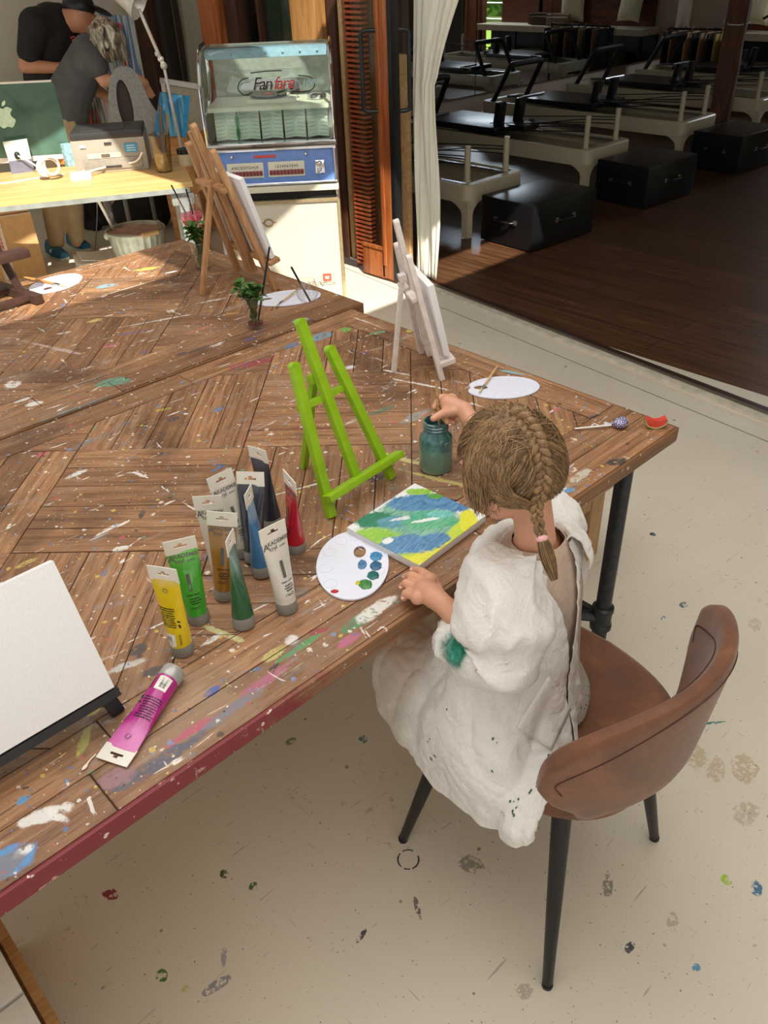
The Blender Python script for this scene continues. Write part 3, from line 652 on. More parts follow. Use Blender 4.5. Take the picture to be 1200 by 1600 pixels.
pb(NB,(402,566,.055,.030,.6,(150,52,60)),(372,572,.03,.02,0,(158,70,76)),(655,600,.085,.007,-.55,W_),(620,582,.05,.006,-.6,W_),(640,517,.016,.012,0,(206,188,50)),(716,540,.035,.012,-.8,(86,84,160)),
 (505,525,.05,.03,0,(110,160,180)),(540,515,.02,.02,0,(100,170,70)),(546,574,.018,.018,0,(220,226,230)),(800,582,.05,.008,-.8,(130,190,210)),(455,540,.03,.02,0,(96,120,150)),(590,520,.03,.012,.4,(90,150,110)),
 (585,850,.03,.02,.9,(96,110,128)),(690,750,.10,.010,-.75,(206,190,110)),(640,720,.08,.009,-.75,(212,200,130)),(590,745,.03,.016,0,(60,52,60)),(480,760,.10,.004,.6,W_),(340,640,.02,.012,0,(90,120,160)),(255,640,.03,.008,.5,(206,200,70)),
 (270,655,.018,.012,0,(50,56,70)),(120,740,.03,.012,.8,(236,234,226)),(222,803,.02,.008,1.2,(60,50,56)),(65,710,.02,.01,0,(190,80,90)),(190,857,.018,.010,.4,W_),(40,880,.03,.012,0,(190,170,90)),
 (500,985,.02,.010,.6,(150,60,60)),(560,970,.04,.014,.8,(70,140,90)),(590,950,.05,.018,.8,W_),(545,1000,.03,.012,.7,(190,90,130)),(640,960,.03,.01,.8,(90,120,150)),(430,1020,.03,.012,.7,(200,190,110)),(470,1010,.05,.008,.7,(80,150,90)),(350,990,.04,.008,-.4,(206,204,140)),(330,1000,.03,.008,.9,W_),
 (420,1060,.06,.012,.75,(176,90,120)),(360,1110,.07,.014,.75,(120,120,134)),(300,1140,.05,.012,.7,(190,80,110)),(250,1190,.09,.016,.72,(80,86,104)),(330,1080,.02,.01,0,(60,90,170)),(180,1215,.03,.02,.5,(150,110,120)),
 (60,1278,.05,.014,.2,W_),(22,1340,.03,.03,.5,(70,150,220)),(36,1330,.015,.01,0,W_),(8,1352,.03,.02,0,(120,116,120)),(90,1275,.02,.008,-.6,W_),(35,1250,.012,.008,0,(60,150,210)),(145,1110,.012,.01,0,(190,170,90)),(215,1015,.02,.016,0,(60,60,60)),(200,1040,.03,.012,.3,(206,204,198)),(290,1022,.03,.006,.6,(226,226,206)),
 (240,1050,.02,.012,.3,(70,66,66)),(960,722,.028,.018,.4,(30,42,44)),(905,745,.04,.016,.75,(206,200,180)),(888,766,.02,.014,.5,(86,150,200)),(985,625,.03,.008,.2,(226,214,200)),(760,690,.02,.02,0,(70,60,54)),(870,640,.015,.006,0,(190,90,90)),(930,650,.03,.006,.5,(70,60,60)),
 (130,1160,.04,.010,1.3,(170,170,90)),(560,900,.02,.01,0,(170,100,90)),(455,1000,.015,.015,0,W_),(600,640,.04,.012,.9,(84,110,90)),(650,650,.05,.02,.9,(150,150,140)),(700,480,.0,0,0,W_) )
NB=[b_ for b_ in NB if b_[2]>0]
pb(FB,(176,598,.05,.035,.3,(92,150,126)),(120,640,.13,.02,.75,(110,140,140)),(60,670,.10,.03,.75,(130,150,150)),(90,545,.16,.010,-.65,(206,178,176)),(200,450,.12,.006,.8,(235,228,210)),(285,552,.025,.014,.7,(60,58,76)),(310,545,.05,.007,.7,(70,80,90)),(165,447,.04,.02,.3,(120,180,200)),(230,420,.05,.02,.4,(226,214,90)),
 (390,530,.025,.010,.6,(80,80,150)),(340,575,.03,.010,.7,(110,160,160)),(470,500,.03,.02,.3,(170,200,210)),(330,470,.06,.006,.5,W_),(250,500,.16,.006,.62,W_),(205,520,.05,.010,.6,(110,100,150)),(150,700,.0,.0,0,W_),(55,630,.03,.02,.4,W_),(20,600,.02,.03,.4,W_),(35,625,.025,.01,0,(226,224,220)),(175,540,.03,.008,.2,(220,110,150)),(225,550,.012,.008,0,(90,90,200)),(310,515,.06,.01,-.2,(200,110,90)),(150,500,.03,.02,0,(226,200,120)),(360,490,.03,.006,.2,(210,150,60)),(100,520,.03,.01,.5,(226,220,210)))
FB=[b_ for b_ in FB if b_[2]>0]
make_table('near half of the paint-spattered plank work table, its front edge painted dark red',-.75,1.645,.765,1.927,3,NB,.50)
make_table('far half of the paint-spattered plank work table, beyond the dark seam',-.65,1.705,1.946,3.055,5,FB,-9)
# ================================================================== EASELS
def easel(name,lab,L,R,prop,lean,mat,W1=.018,T1=.014,vc=.385,vl=.312,uin=.045,vcross=.228,vled=.045,led=(-.010,.228),ledw=.028,base_v=.045,z0=HT,hinge=.27,grp=None,ledf=1.0,ctr=None):
    L=V(L[0],L[1],z0); R=V(R[0],R[1],z0); d=(R-L).normalized(); w=(R-L).length; bk=V(0,0,1).cross(d); up=V(0,0,math.cos(lean))+bk*math.sin(lean); fr=up.cross(d)  # fr points back
    fwd=-bk*math.cos(lean)+V(0,0,math.sin(lean))
    t=thing(name,lab,'easel',((L+R)/2)[:],0); o=L
    def Q(u,v,off=0): return o+d*u+up*v+fwd*off
    def leg(a,c,n_,wid=W1,th=T1):
        b=MB(); b.bar(a,c,th,wid,up=d,bev=.0022) if False else b.bar(a,c,wid,th,up=fwd,bev=.0025); 
        dd=(c-a).normalized(); x,y,z=frame_z(dd,fwd)
        # rounded head
        M=basis(c-dd*.001,x,dd,y); b2=MB(); pr=[(wid/2*math.cos(i*PI/8),wid*.45*math.sin(i*PI/8)) for i in range(9)]; b.prism(pr,-th/2,th/2,M)
        b.build(n_,mat,t,world=True)
    c_=w/2 if ctr is None else ctr
    leg(Q(0,.0),Q(uin,vl),'leg'); leg(Q(w,.0),Q(w-uin,vl),'leg'); leg(Q(c_,base_v-.012,.002),Q(c_,vc,.002),'center_post')
    b=MB(); b.bar(Q(uin*.66,vcross,-.012),Q(w-uin*.66,vcross,-.012),T1*.8,W1,up=d if False else fwd,bev=.002); b.build('cross_bar',mat,t,world=True)
    b=MB(); b.bar(Q(led[0],vled,.018*ledf),Q(led[1],vled,.018*ledf),.024*ledf,W1*.75,up=up,bev=.002) if False else b.bar(Q(led[0],vled,.017*ledf),Q(led[1],vled,.017*ledf),.014,ledw*ledf,up=fwd,bev=.002); b.build('ledge',mat,t,world=True)
    P=V(prop[0],prop[1],z0); hz=Q(c_,hinge,-.018); b=MB(); b.bar(P,hz,W1*.8,T1*.8,up=fwd,bev=.002); b.build('prop_leg',mat,t,world=True)
    b=MB(); b.bar(hz-d*.012,hz+d*.012,.02,.02,up=fwd,bev=.002); b.build('hinge_block',mat,t,world=True)
    return t,Q,(d,up,fwd)
gm_=NT('lime_paint'); g_=gm_.noise(scale=30,det=3); gm_.fin(gm_.ramp(g_,[(.3,lin((134,176,20))),(.7,lin((150,192,32)))]),.38); 
easel('tabletop_easel','small lime green wooden easel, empty, in the middle of the table',(.835,1.082),(1.025,1.099),(.92,1.277),math.radians(22),gm_.m,W1=.021,T1=.016,led=(-.008,.222))
wm=plain('whitewashed_wood',(222,212,206),.6,scale=40,var=.06,bump=.1)
t,Q,(d_,u_,f_)=easel('tabletop_easel','small white easel seen from behind, by the far table edge',(1.461,1.353),(1.55,1.518),(1.407,1.485),math.radians(13),wm,W1=.020,T1=.014,vc=.41,vl=.335,uin=.04,led=(-.01,.20),ledf=1.5)
def canvas_box(name,lab,c,x,y,n,w,h,th,front,parent=None):
    M=basis(c,x,y,n); b=MB(); b.box((0,0,0),(w,h,th),M=M,bev=.0025); o=b.build(name,[front],parent); return tag(o,lab,'canvas')
cwhite=plain('primed_canvas',(236,236,238),.85,scale=400,var=.02,bump=.15)
canvas_box('blank_canvas','white canvas resting on the small white easel, seen edge-on',Q(.095,.165,.028),d_,u_,f_,.20,.20,.017,cwhite)
t,Q,(d_,u_,f_)=easel('tabletop_easel','tall natural wood easel seen from behind, beside the mint glass',(1.596,2.27),(1.631,2.543),(1.394,2.419),math.radians(16.5),MT['easel_wood'],W1=.026,T1=.018,vc=.545,vl=.475,uin=.05,vcross=.36,vled=.10,led=(-.03,.30),hinge=.37,base_v=.05,ledf=1.5,ctr=.125)
b=MB(); b.bar(Q(.155,.03,-.002),Q(.155,.53,-.002),.024,.016,up=f_,bev=.002); b.build('center_post',MT['easel_wood'],t,world=True)
canvas_box('blank_canvas','white canvas on the tall natural wood easel, seen from behind',Q(.13,.25,.028),d_,u_,f_,.30,.28,.017,cwhite)
bk_=plain('black_stain',(30,30,33),.5,scale=50,var=.1)
t,Q,(d_,u_,f_)=easel('tabletop_easel','small black easel holding a blank canvas at the left picture edge',(.04,.925),(.262,.925),(.15,1.12),math.radians(25),bk_,W1=.022,T1=.016,vc=.36,vl=.20,uin=.03,vled=.040,led=(-.05,.232),ctr=.140,vcross=.16,hinge=.28,ledf=1.0)
canvas_box('blank_canvas','blank white canvas on the black easel at the left edge',Q(.115,.157,.022),d_,u_,f_,.225,.215,.018,cwhite)
# dark brown tripod easel on the far table
dw=plain('walnut_stain',(66,44,38),.5,scale=40,var=.12)
t=thing('tabletop_easel','dark brown easel with a framed picture on the far left of the table','easel',(.90,2.86,HT))
A0=at(48,465,HT)-V(.90,2.86,HT)
def W3(x,y,z): return V(x,y,z)
b=MB(); b.bar(W3(.055,.02,.02),W3(-.06,.10,.62),.022,.022,bev=.003); b.build('upright',dw,t)
b=MB(); b.bar(W3(-.30,.02,.02),W3(-.28,.10,.62),.022,.022,bev=.003); b.build('upright',dw,t)
b=MB(); b.bar(W3(.07,-.09,.018),W3(.03,.16,.018),.032,.03,bev=.004); b.build('foot',dw,t)
b=MB(); b.bar(W3(-.30,-.09,.018),W3(-.28,.16,.018),.032,.03,bev=.004); b.build('foot',dw,t)
b=MB(); b.bar(W3(-.32,-.05,.022),W3(.06,-.05,.022),.02,.018,bev=.003); b.bar(W3(-.32,.08,.022),W3(.05,.08,.022),.02,.018,bev=.003); b.build('stretcher',dw,t)
b=MB(); b.bar(W3(-.34,-.02,.16),W3(.10,-.02,.16),.05,.028,bev=.005); b.build('ledge',dw,t)
t2=thing('framed_picture','pale picture in a light wooden frame on the dark brown easel','picture',(.76,2.87,HT+.18))
R_=Matrix.Rotation(-.13,3,'X')
b=MB(); b.box((-.04,-.01,.17),(.29,.012,.32),R=R_); b.build('print',plain('grey_print',(196,198,200),.6,var=.05,scale=6),t2)
b=MB()
for c,s_ in (((-.04,-.015,.01),(.33,.02,.028)),((-.04,-.015,.33),(.33,.02,.028)),((.11,-.015,.17),(.028,.02,.34)),((-.19,-.015,.17),(.028,.02,.34))): b.box(c,s_,R=R_ if False else None,bev=.003)
b.build('picture_frame',MT['pale_wood'],t2)
# ================================================================== PALETTES
def outline(n,f): return [f(2*PI*i/n) for i in range(n)]
def holed_plate(outer,inner,z0,z1,M,name,mat,parent,**k):
    bm=bmesh.new(); es=[]
    for loop in (outer,inner):
        vv=[bm.verts.new((p[0],p[1],z1)) for p in loop]
        for i in range(len(vv)): es.append(bm.edges.new((vv[i-1],vv[i])))
    bmesh.ops.triangle_fill(bm,use_beauty=True,edges=es); 
    bm.verts.index_update(); top=[v.co.copy() for v in bm.verts]; fs=[[v.index for v in f.verts] for f in bm.faces]; bm.free()
    b=MB(); n=len(top); no=len(outer); ni=len(inner)
    vs=top+[V(v.x,v.y,z0) for v in top]; F_=[tuple(f) for f in fs]+[tuple(i+n for i in reversed(f)) for f in fs]
    F_+=[(i,(i+1)%no,n+(i+1)%no,n+i) for i in range(no)]+[(no+i,no+(i+1)%ni,n+no+(i+1)%ni,n+no+i) for i in range(ni)]
    b.add(vs,F_,M); return b.build(name,mat,parent,**k)
palm=plain('glossy_palette',(226,230,246),.22,scale=5,var=.01)
def palette(lab,c,ang,a=.108,bb=.074,hole=(-.055,.022),mirror=1,wells=8,indent=.0):
    t=thing('paint_palette',lab,'palette',(c[0],c[1],HT+.001),ang)
    def f(th):
        r=1-indent*math.exp(-((th-PI*.97)/.22)**2)-.03*math.cos(2*th+.6); return (a*r*math.cos(th),mirror*bb*r*math.sin(th))
    o_=outline(72,f); h=outline(24,lambda th:(hole[0]+.019*math.cos(th),mirror*(hole[1]+.0125*math.sin(th))))
    holed_plate(o_,h,0,.0028,Matrix(),'board',palm,t)
    b=MB(); b.tube([(p[0]*.992,p[1]*.992,.0028) for p in o_],.0012,6,closed=True); b.tube([(p[0],p[1],.0028) for p in h],.0008,6,closed=True); b.build('rim',palm,t)
    sp=[]
    for k in range(wells):
        th=-.55*PI+k*(1.32*PI)/(wells-1)-.1; x,y=a*.80*math.cos(th),bb*.76*math.sin(th); sp.append((x,mirror*y))
    b=MB()
    for (x,y) in sp: b.tube([(x+.0125*math.cos(q),y+.0125*math.sin(q),.0029) for q in [i*PI/9 for i in range(18)]],.0009,6,closed=True)
    b.build('well_ring',palm,t); return t,sp
def brush(lab,a,c,r=.0035,mat=None,tip=None,ferr=True,grp=None,wet=None):
    a,c=V(*a),V(*c); d=(c-a); L=d.length; d.normalize(); t=thing('paintbrush',lab,'paintbrush',a[:],0,grp)
    b=MB(); b.tube([a+d*(L*u) for u in (0,.1,.3,.55,.72)],[r*.45,r*.8,r*1.05,r,r*.8],10); b.build('handle',mat or MT['pale_wood'],t,world=True)
    b=MB(); b.tube([a+d*(L*.72),a+d*(L*.86)],[r*.85,r*.95],10,flat=1); b.build('ferrule',MT['chrome'],t,world=True)
    b=MB(); b.tube([a+d*(L*u) for u in (.86,.92,.97,1.0)],[r*.9,r*1.05,r*.7,r*.15],10); b.build('bristles',tip or plain('bristle',(206,190,150),.8),t,world=True)
    return t
p4=at(551,883,HT); tp,sp=palette('white oval palette with blue, green and yellow paint dabs, in front of the canvas',(p4.x,p4.y),math.radians(45),a=.106,bb=.067,hole=(.036,-.012),mirror=1,indent=0)
def wpt(px,py,z,t): 
    p=at(px,py,z)-V(*t.location); a=-t.rotation_euler.z; return V(p.x*math.cos(a)-p.y*math.sin(a),p.x*math.sin(a)+p.y*math.cos(a),p.z)
def dab(px,py,rx,ry,c,t,seed,h=.003,rot=0):
    rx*=1.25; ry*=1.25; p=wpt(px,py,HT+.004,t); b=MB(); R=[]; n=20
    for k in range(6):
        u=k/5; R.append([V(p.x+math.cos(a+rot)*rx*(1-u**1.5)*(1+.25*mnoise.noise(V(math.cos(a)*2,math.sin(a)*2,seed))),p.y+math.sin(a+rot)*ry*(1-u**1.5)*(1+.3*mnoise.noise(V(math.cos(a)*2,seed,math.sin(a)*2))),.0028+h*math.sin(u*PI/2)*(1+.3*mnoise.noise(V(a,u*4,seed)))) for a in [2*PI*i/n for i in range(n)]])
    b.loft(R,cap1=True); m=NT('paint_%d'%seed); q=m.noise(m.mp(sc=(90,260,90)),1,3,.6,1.5); m.bump(q,.5,.002)
    b.build('paint_dab',m.fin(m.ramp(q,[(.3,lin(tuple(int(x*.72) for x in c))),(.55,lin(c)),(.72,lin(tuple(min(255,int(x*1.15+22)) for x in c)))]),.25),t)
for i,(x,y,a_,b_,c) in enumerate([(588,869,.012,.010,(60,140,190)),(566,882,.012,.007,(80,130,176)),(587,884,.012,.009,(50,104,150)),(583,899,.011,.009,(30,110,110)),(571,913,.012,.010,(70,140,70)),(559,911,.005,.004,(220,210,60)),(523,924,.004,.006,(196,40,50))]): dab(x,y,a_,b_,c,tp,i+1)
p3=at(786,607,HT); tp,sp=palette('clean white oval palette beyond the girl\'s head, a brush across its hole',(p3.x,p3.y),math.radians(-42),a=.098,bb=.062,hole=(-.058,.004),indent=.10)
q0=at(748,614,HT+.008); q1=at(778,571,HT+.012); brush('thin brush lying over the hole of the clean white palette',q1,q0,.003)
p2=at(450,467,HT); tp,sp=palette('white oval palette behind the mint glass, a brush across its hole',(p2.x,p2.y),math.radians(-32),a=.115,bb=.068,hole=(-.070,.010),indent=.08)
q0=at(430,479,HT+.008); q1=at(468,450,HT+.014); brush('thin brush lying on the palette behind the mint glass',q1,q0,.003)
p1=at(88,444,HT); tp,sp=palette('sunlit white palette with two brushes at the far left of the table',(p1.x,p1.y),math.radians(15),a=.108,bb=.075,hole=(-.05,-.02),indent=.10)
q0=at(104,447,HT+.009); q1=at(38,433,HT+.014); brush('long brush with an orange handle across the sunlit palette',q1,q0,.0045,plain('orange_handle',(206,134,72),.4))
q0=at(84,448,HT+.009); q1=at(68,452,HT+.009); brush('short dark brush lying on the sunlit palette',q1,q0,.003,MT['dark_wood'])
# ================================================================== PAINT TUBES
ZC,ZB,ZT=.022,.152,.176
def tube_mat(nm,c,fill,pale=(214,208,198)):
    n=NT(nm); s=n.N('ShaderNodeSeparateXYZ'); n.l.new(n.tc(),s.inputs[0])
    h=n.math('MULTIPLY_ADD',n.noise(scale=28,det=2),.035,s.outputs[2]); m=n.step(h,fill-.012+.017,fill+.016+.017)
    dots=n.vor(n.mp(rot=(0,0,0),sc=(1,.001,1)),620,rnd=0); dm=n.math('LESS_THAN',dots,.36)
    up=n.mix(n.math('MULTIPLY',dm,.35),lin(pale),lin(c)); up=n.mix(.35,up,lin(c)); sw=n.noise(scale=55,det=2,dist=1.5)
    base=n.mix(n.math('MULTIPLY',sw,.18),lin(c),lin(tuple(int(x*.6) for x in c)))
    col=n.mix(m,base,up); n.bump(sw,.08,.002)
    return n.fin(col,.24,0,Coat_Weight=.4)
cap_m=plain('grey_cap',(132,130,124),.4,scale=50,var=.05); crimp_m=plain('white_crimp',(228,224,214),.35,scale=30,var=.03); ink=plain('black_ink',(28,26,26),.5); inkg=plain('grey_ink',(104,102,98),.5)
lblw=plain('white_label',(232,230,222),.4)
def surf_y(z,x=0):
    s=min(1,max(0,(z-ZC)/(ZB-ZC))); t_=.0185*(1-s**1.15)+.0008; w=.0185+(.0265-.0185)*s; u=min(.98,abs(x)/w); return -t_*math.sqrt(1-u*u)-.0004
def wrap(o):
    for v in o.data.vertices: v.co.y+=surf_y(v.co.z,v.co.x)
def paint_tube(lab,base,c1,c2,col,fill,lying=None,brand=True,back=False,capc=None,lm=1,pale=(214,208,198),zt=.93):
    """base px on the table; c1,c2 px of the two crimp corners"""
    if lying is None:
        B=at(base[0],base[1],HT); a_,b_=at(c1[0],c1[1],zt),at(c2[0],c2[1],zt); top=(a_+b_)/2; zx=(top-B).normalized(); xx=(b_-a_); xx=(xx-zx*xx.dot(zx)).normalized(); yy=zx.cross(xx)
        zx2=V(0,0,1)*.0+zx
    else: B,zx,xx=lying; zx=zx.normalized(); xx=(xx-zx*xx.dot(zx)).normalized(); yy=zx.cross(xx); zx2=zx
    t=bpy.data.objects.new('paint_tube',None); t.empty_display_size=.03; COL.objects.link(t); t.matrix_basis=basis(B,xx,yy,zx2); tag(t,lab,'paint tube','acrylic paint tubes standing on the table' if lying is None else None)
    b=MB(); b.lathe([(.0185,0),(.0195,.002),(.0195,.019),(.0185,.0215),(.012,.022)],n=28)
    for i in range(28): pass
    b.build('cap',capc or cap_m,t)
    b=MB(); R=[]; n=36
    for k in range(22):
        u=k/21; z=ZC+(ZB-ZC)*u; s_=u; ty=.0185*(1-s_**1.15)+.0007; w=.0185+(.0265-.0185)*s_
        R.append([V(w*math.cos(a),ty*math.sin(a)+.0012*s_*(1-s_)*4*mnoise.noise(V(z*30,math.cos(a)*2,len(lab))),z) for a in [2*PI*i/n for i in range(n)]])
    b.loft(R,cap0=True,cap1=True); b.build('body',tube_mat('tube_paint_'+'_'.join(map(str,col)),col,fill,pale),t)
    # crimped end with the hanging slot
    b=MB(); nx,nz=44,14; w=.0268; dz=(ZT-ZB+.004)/nz
    def hole(x,z):
        z-=ZB; return (abs(x)<.0115 and .0085<z<.0125) or (abs(x)<.0042 and .0125<=z<.0160)
    for i in range(nx):
        for j in range(nz):
            x=-w+2*w*(i+.5)/nx; z=ZB-.004+dz*(j+.5)
            if not hole(x,z): b.box((x,.0009*math.sin(x*60+len(lab)),z),(2*w/nx*1.001,.0016,dz*1.001))
    b.build('crimp',crimp_m,t,smooth=False)
    def tx(s,sz,x,z,m=ink,rot=0,sp=1.0,wt=0,align='CENTER'):
        M=basis((x,0,z),(math.cos(rot),0,math.sin(rot)),(-math.sin(rot),0,math.cos(rot)),(0,-1,0)); o=text('print',s,sz,m,M,t,ext=.0001,space=sp,weight=wt,align=align)
        o.data.transform(M); o.matrix_local=Matrix(); wrap(o); return o
    if brand and not back:
        tx('A',.0175,-.0195,.1345,inkg,wt=.0003); tx('KADEMIE',.0100,.0045,.1405,inkg,wt=.00015); tx('cryl',.0105,-.0070,.1310,inkg,wt=.0001); tx('color',.0066,.0120,.1315,inkg)
        b=MB(); vs=[]
        for (x,z) in ((-.003,.075),(.003,.075),(.003,.108),(-.003,.108)): vs.append((x,surf_y(z,x)-.0003,z))
        b.add(vs,[(0,1,2,3)]); b.build('print',plain('grey_stamp',(92,90,84),.5),t)
        tx('Deckend  Opaque',.0030,.002,.066,ink,wt=.0001)
        for k,s in enumerate(('Acrylfarbe','Acrylic paint','Acrylique')): tx(s,.0038,.003,.058-k*.0048,ink,wt=.00012)
        b=MB(); b.tube([(x,surf_y(.040,x)-.0002,z) for x,z in [(-.007,.0385),(.009,.0385),(.009,.043),(-.007,.043)]],.0003,6,closed=True); b.build('print',ink,t); tx('120 ml',.0034,.001,.0395,ink,wt=.0001)
    if back:
        b=MB()
        for a in range(12): aa=a*PI/6; b.add([(-.001+.005*math.cos(aa),surf_y(.132,0)-.0003,.132+.005*math.sin(aa)),(-.001+.005*math.cos(aa+.3),surf_y(.132,0)-.0003,.132+.005*math.sin(aa+.3)),(-.001+.0062*math.cos(aa+.15),surf_y(.132,0)-.0003,.132+.0062*math.sin(aa+.15))],[(0,1,2)])
        b.tube([(-.001+.0035*math.cos(i*.5),surf_y(.132,0)-.0002,.132+.0035*math.sin(i*.5)) for i in range(13)],.0004,6); b.build('print',inkg,t)
        for k in range(9): tx(['Reich pigmentierte','Acrylfarbe auf Basis','reiner Acrylate','Richly pigmented','acrylic paint based','on pure acrylics','Peinture acrylique','richement pigment','Made in Germany'][k],.0038,-.005,.098-k*.0043,ink,wt=.00010)
        b=MB(); q=[(-.0155,.026),(.004,.026),(.004,.050),(-.0155,.050)]; g=[]
        for j in range(9):
            x=-.0155+.0195*j/8; g.append([(x,surf_y(.026,x)-.0001,.026),(x,surf_y(.050,x)-.0001,.050)])
        b.loft([[V(*p) for p in r] for r in g],closed=False); b.build('label',lblw,t,label='white barcode label')
        b=MB(); x=-.012; r=random.Random(2)
        for k in range(10):
            z=.029+k*.0017; h_=r.choice((.0005,.0009,.0012)); b.add([(x,surf_y(z,x)-.0005,z),(x+.009,surf_y(z,x+.009)-.0005,z),(x+.009,surf_y(z,x+.009)-.0005,z+h_),(x,surf_y(z,x)-.0005,z+h_)],[(0,1,2,3)])
        b.build('barcode',ink,t); 
        for k in range(6): tx('xxxxxx'[:6-k%2].replace('x','l'),.0030,.0115,.047-k*.0036,ink)
        b=MB(); b.ball((.0135,surf_y(.066,.0135),.066),.003,(1,.1,1.3),8); b.ball((.0135,surf_y(.074,.0135),.075),.0035,(1,.1,.5),8); b.build('print',ink,t)
    return t
paint_tube('yellow paint tube with black text block and barcode, nearest the blank canvas',(287,1017),(224,897),(289,909),(226,196,22),.147,back=True,zt=.915)
paint_tube('bright green paint tube just behind the yellow one',(311,968),(248,853),(312,841),(62,168,48),.128,pale=(120,200,100))
paint_tube('ochre-brown paint tube in the middle of the group',(352,932),(317,811),(377,811),(150,100,30),.100,pale=(170,140,110),zt=.92)
paint_tube('whitish paint tube leaning behind the ochre tube, left one of the two',(350,905),(297,786),(354,786),(206,200,184),.120,zt=.92)
paint_tube('whitish paint tube at the back left, beside the front black tube',(384,866),(321,758),(368,739),(206,202,188),.120,zt=.92)
paint_tube('black paint tube in front, facing the camera squarely',(398,876),(364,742),(418,743),(36,42,54),.138,brand=False,pale=(90,96,108),zt=.92)
paint_tube('black paint tube rearmost of the group, twisted to the side',(428,822),(383,702),(424,720),(36,42,58),.138,brand=False,pale=(90,100,120),zt=.92)
paint_tube('red paint tube at the right end of the group',(463,858),(439,732),(466,764),(188,22,46),.132,pale=(206,120,120),zt=.93)
paint_tube('blue paint tube seen edge-on between the black and the white tube',(411,897),(391,762),(385,781),(54,116,166),.120,brand=False,zt=.925,pale=(160,190,214))
paint_tube('white paint tube at the front right, crimp tilted up',(449,952),(404,840),(447,817),(214,210,202),.120,zt=.925)
paint_tube('dark green paint tube seen edge-on in front of the ochre tube',(382,977),(362,829),(356,848),(30,92,58),.110,brand=False,zt=.93,pale=(130,160,150))
# magenta tube lying down
A_=at(273,1048,HT+.019); Bc=at(176,1188,HT+.004); zx=(Bc-A_); xx=zx.cross(V(0,0,1)); xx=V(-xx.x,-xx.y,0)
silver=plain('silver_cap',(176,176,174),.3,.3)
mt=paint_tube('magenta paint tube lying on its side in front of the blank canvas',None,None,None,(176,34,132),.112,lying=(A_,zx,-xx),brand=False,back=True,capc=silver,pale=(222,130,196))
o=MB(); s0=at(150,1178,HT+.003); o.tube(spline([s0,at(140,1188,HT+.002),at(133,1198,HT+.002),at(128,1203,HT+.002)],8),[.001,.001,.001,.0012,.0016,.003,.003,.002,.001],8,flat=.5); q=o.build('paint_drip',plain('cream_paint',(232,222,206),.3)); tag(q,'small squeezed drip of cream paint at the end of the magenta tube','paint')
# ================================================================== PAINTED CANVAS
pc=[at(*p,HT+.018) for p in ((547,818),(657,752),(750,808),(650,890))]
cc=(pc[0]+pc[1]+pc[2]+pc[3])/4; ex=((pc[1]-pc[0])+(pc[2]-pc[3])).normalized(); ey=V(0,0,1).cross(ex); 
def paintmat():
    n=NT('abstract_painting'); base=lin((234,236,238)); nz=n.noise(n.mp(sc=(1,1,0)),24,5,.65,1.2); nz2=n.noise(n.mp(sc=(1,2.2,0),loc=(3,1,0),rot=(0,0,.5)),30,4,.7,1.5)
    st=n.noise(n.mp(sc=(26,110,0),rot=(0,0,-.78)),1,4,.6,2.0)
    col=base
    def B(u,v,rx,ry,rot,c1,c2,nzz=nz,d=.45):
        nonlocal col
        # (u,v): px position in the photograph mapped into the canvas plane
        p=at(u,v,HT+.018)-cc; x,y=p.dot(ex),p.dot(ey); cmix=n.ramp(st,[(.32,lin(c1)),(.66,lin(c2))]); col=n.blob(col,(x,y),rx,ry,rot,cmix,n.mixf(nzz,st),d*1.5,.14)
    g1,g2=(60,140,110),(120,190,150); b1,b2=(52,104,160),(110,160,196); y1,y2=(206,214,50),(232,226,70); l1,l2=(120,180,60),(170,210,90)
    B(650,820,.098,.098,0,(84,150,130),(150,196,176)); B(600,845,.07,.035,-1.3,l1,l2,nz2); B(640,872,.050,.024,-.75,y1,y2,nz2); B(625,862,.03,.014,-1.2,y1,l2,nz)
    B(720,830,.055,.022,.1,l2,y1,nz2); B(732,815,.05,.018,.75,y1,y2,nz); B(690,858,.045,.014,.3,y1,y2,nz2)
    B(660,785,.075,.030,-.80,b1,b2); B(700,785,.05,.03,-1.2,b1,b2,nz2); B(585,812,.040,.026,-.6,(44,118,90),g1); B(620,815,.04,.02,-.8,(70,140,130),b2,nz2)
    B(640,850,.062,.030,-.78,b1,b2); B(680,842,.03,.02,-.7,b1,b2,nz2); B(672,815,.055,.026,-.8,(70,160,120),g2,nz2); B(655,768,.03,.012,-.9,l1,l2,nz2); B(680,775,.016,.01,-1,(70,140,90),l1)
    B(640,808,.035,.006,-.6,(226,232,234),(206,220,224),nz2,.9); B(672,806,.042,.018,-.8,(50,150,120),(110,190,160)); B(668,812,.03,.005,-.6,(230,236,236),(226,232,236),nz2,.9); B(688,803,.026,.012,-.8,(70,170,160),(150,214,214)); B(606,845,.012,.008,0,(230,234,236),(230,234,236),nz2,.8)
    s=n.N('ShaderNodeSeparateXYZ'); n.l.new(n.tc(),s.inputs[0]); m=n.math('GREATER_THAN',s.outputs[2],.0072); col=n.mix(m,lin((228,228,228)),col); n.bump(st,.5,.003)
    return n.fin(col,.32)
b=MB(); w_=((pc[1]-pc[0]).length+(pc[2]-pc[3]).length)/2; h_=((pc[3]-pc[0]).length+(pc[2]-pc[1]).length)/2
b.box((0,0,0),(w_,h_,.017),bev=.0022); o=b.build('painted_canvas',paintmat()); o.location=(cc.x,cc.y,HT+.0095); o.rotation_euler=(0,0,math.atan2(ex.y,ex.x)); tag(o,'square canvas painted in blue, green and yellow swirls in front of the girl','painting')
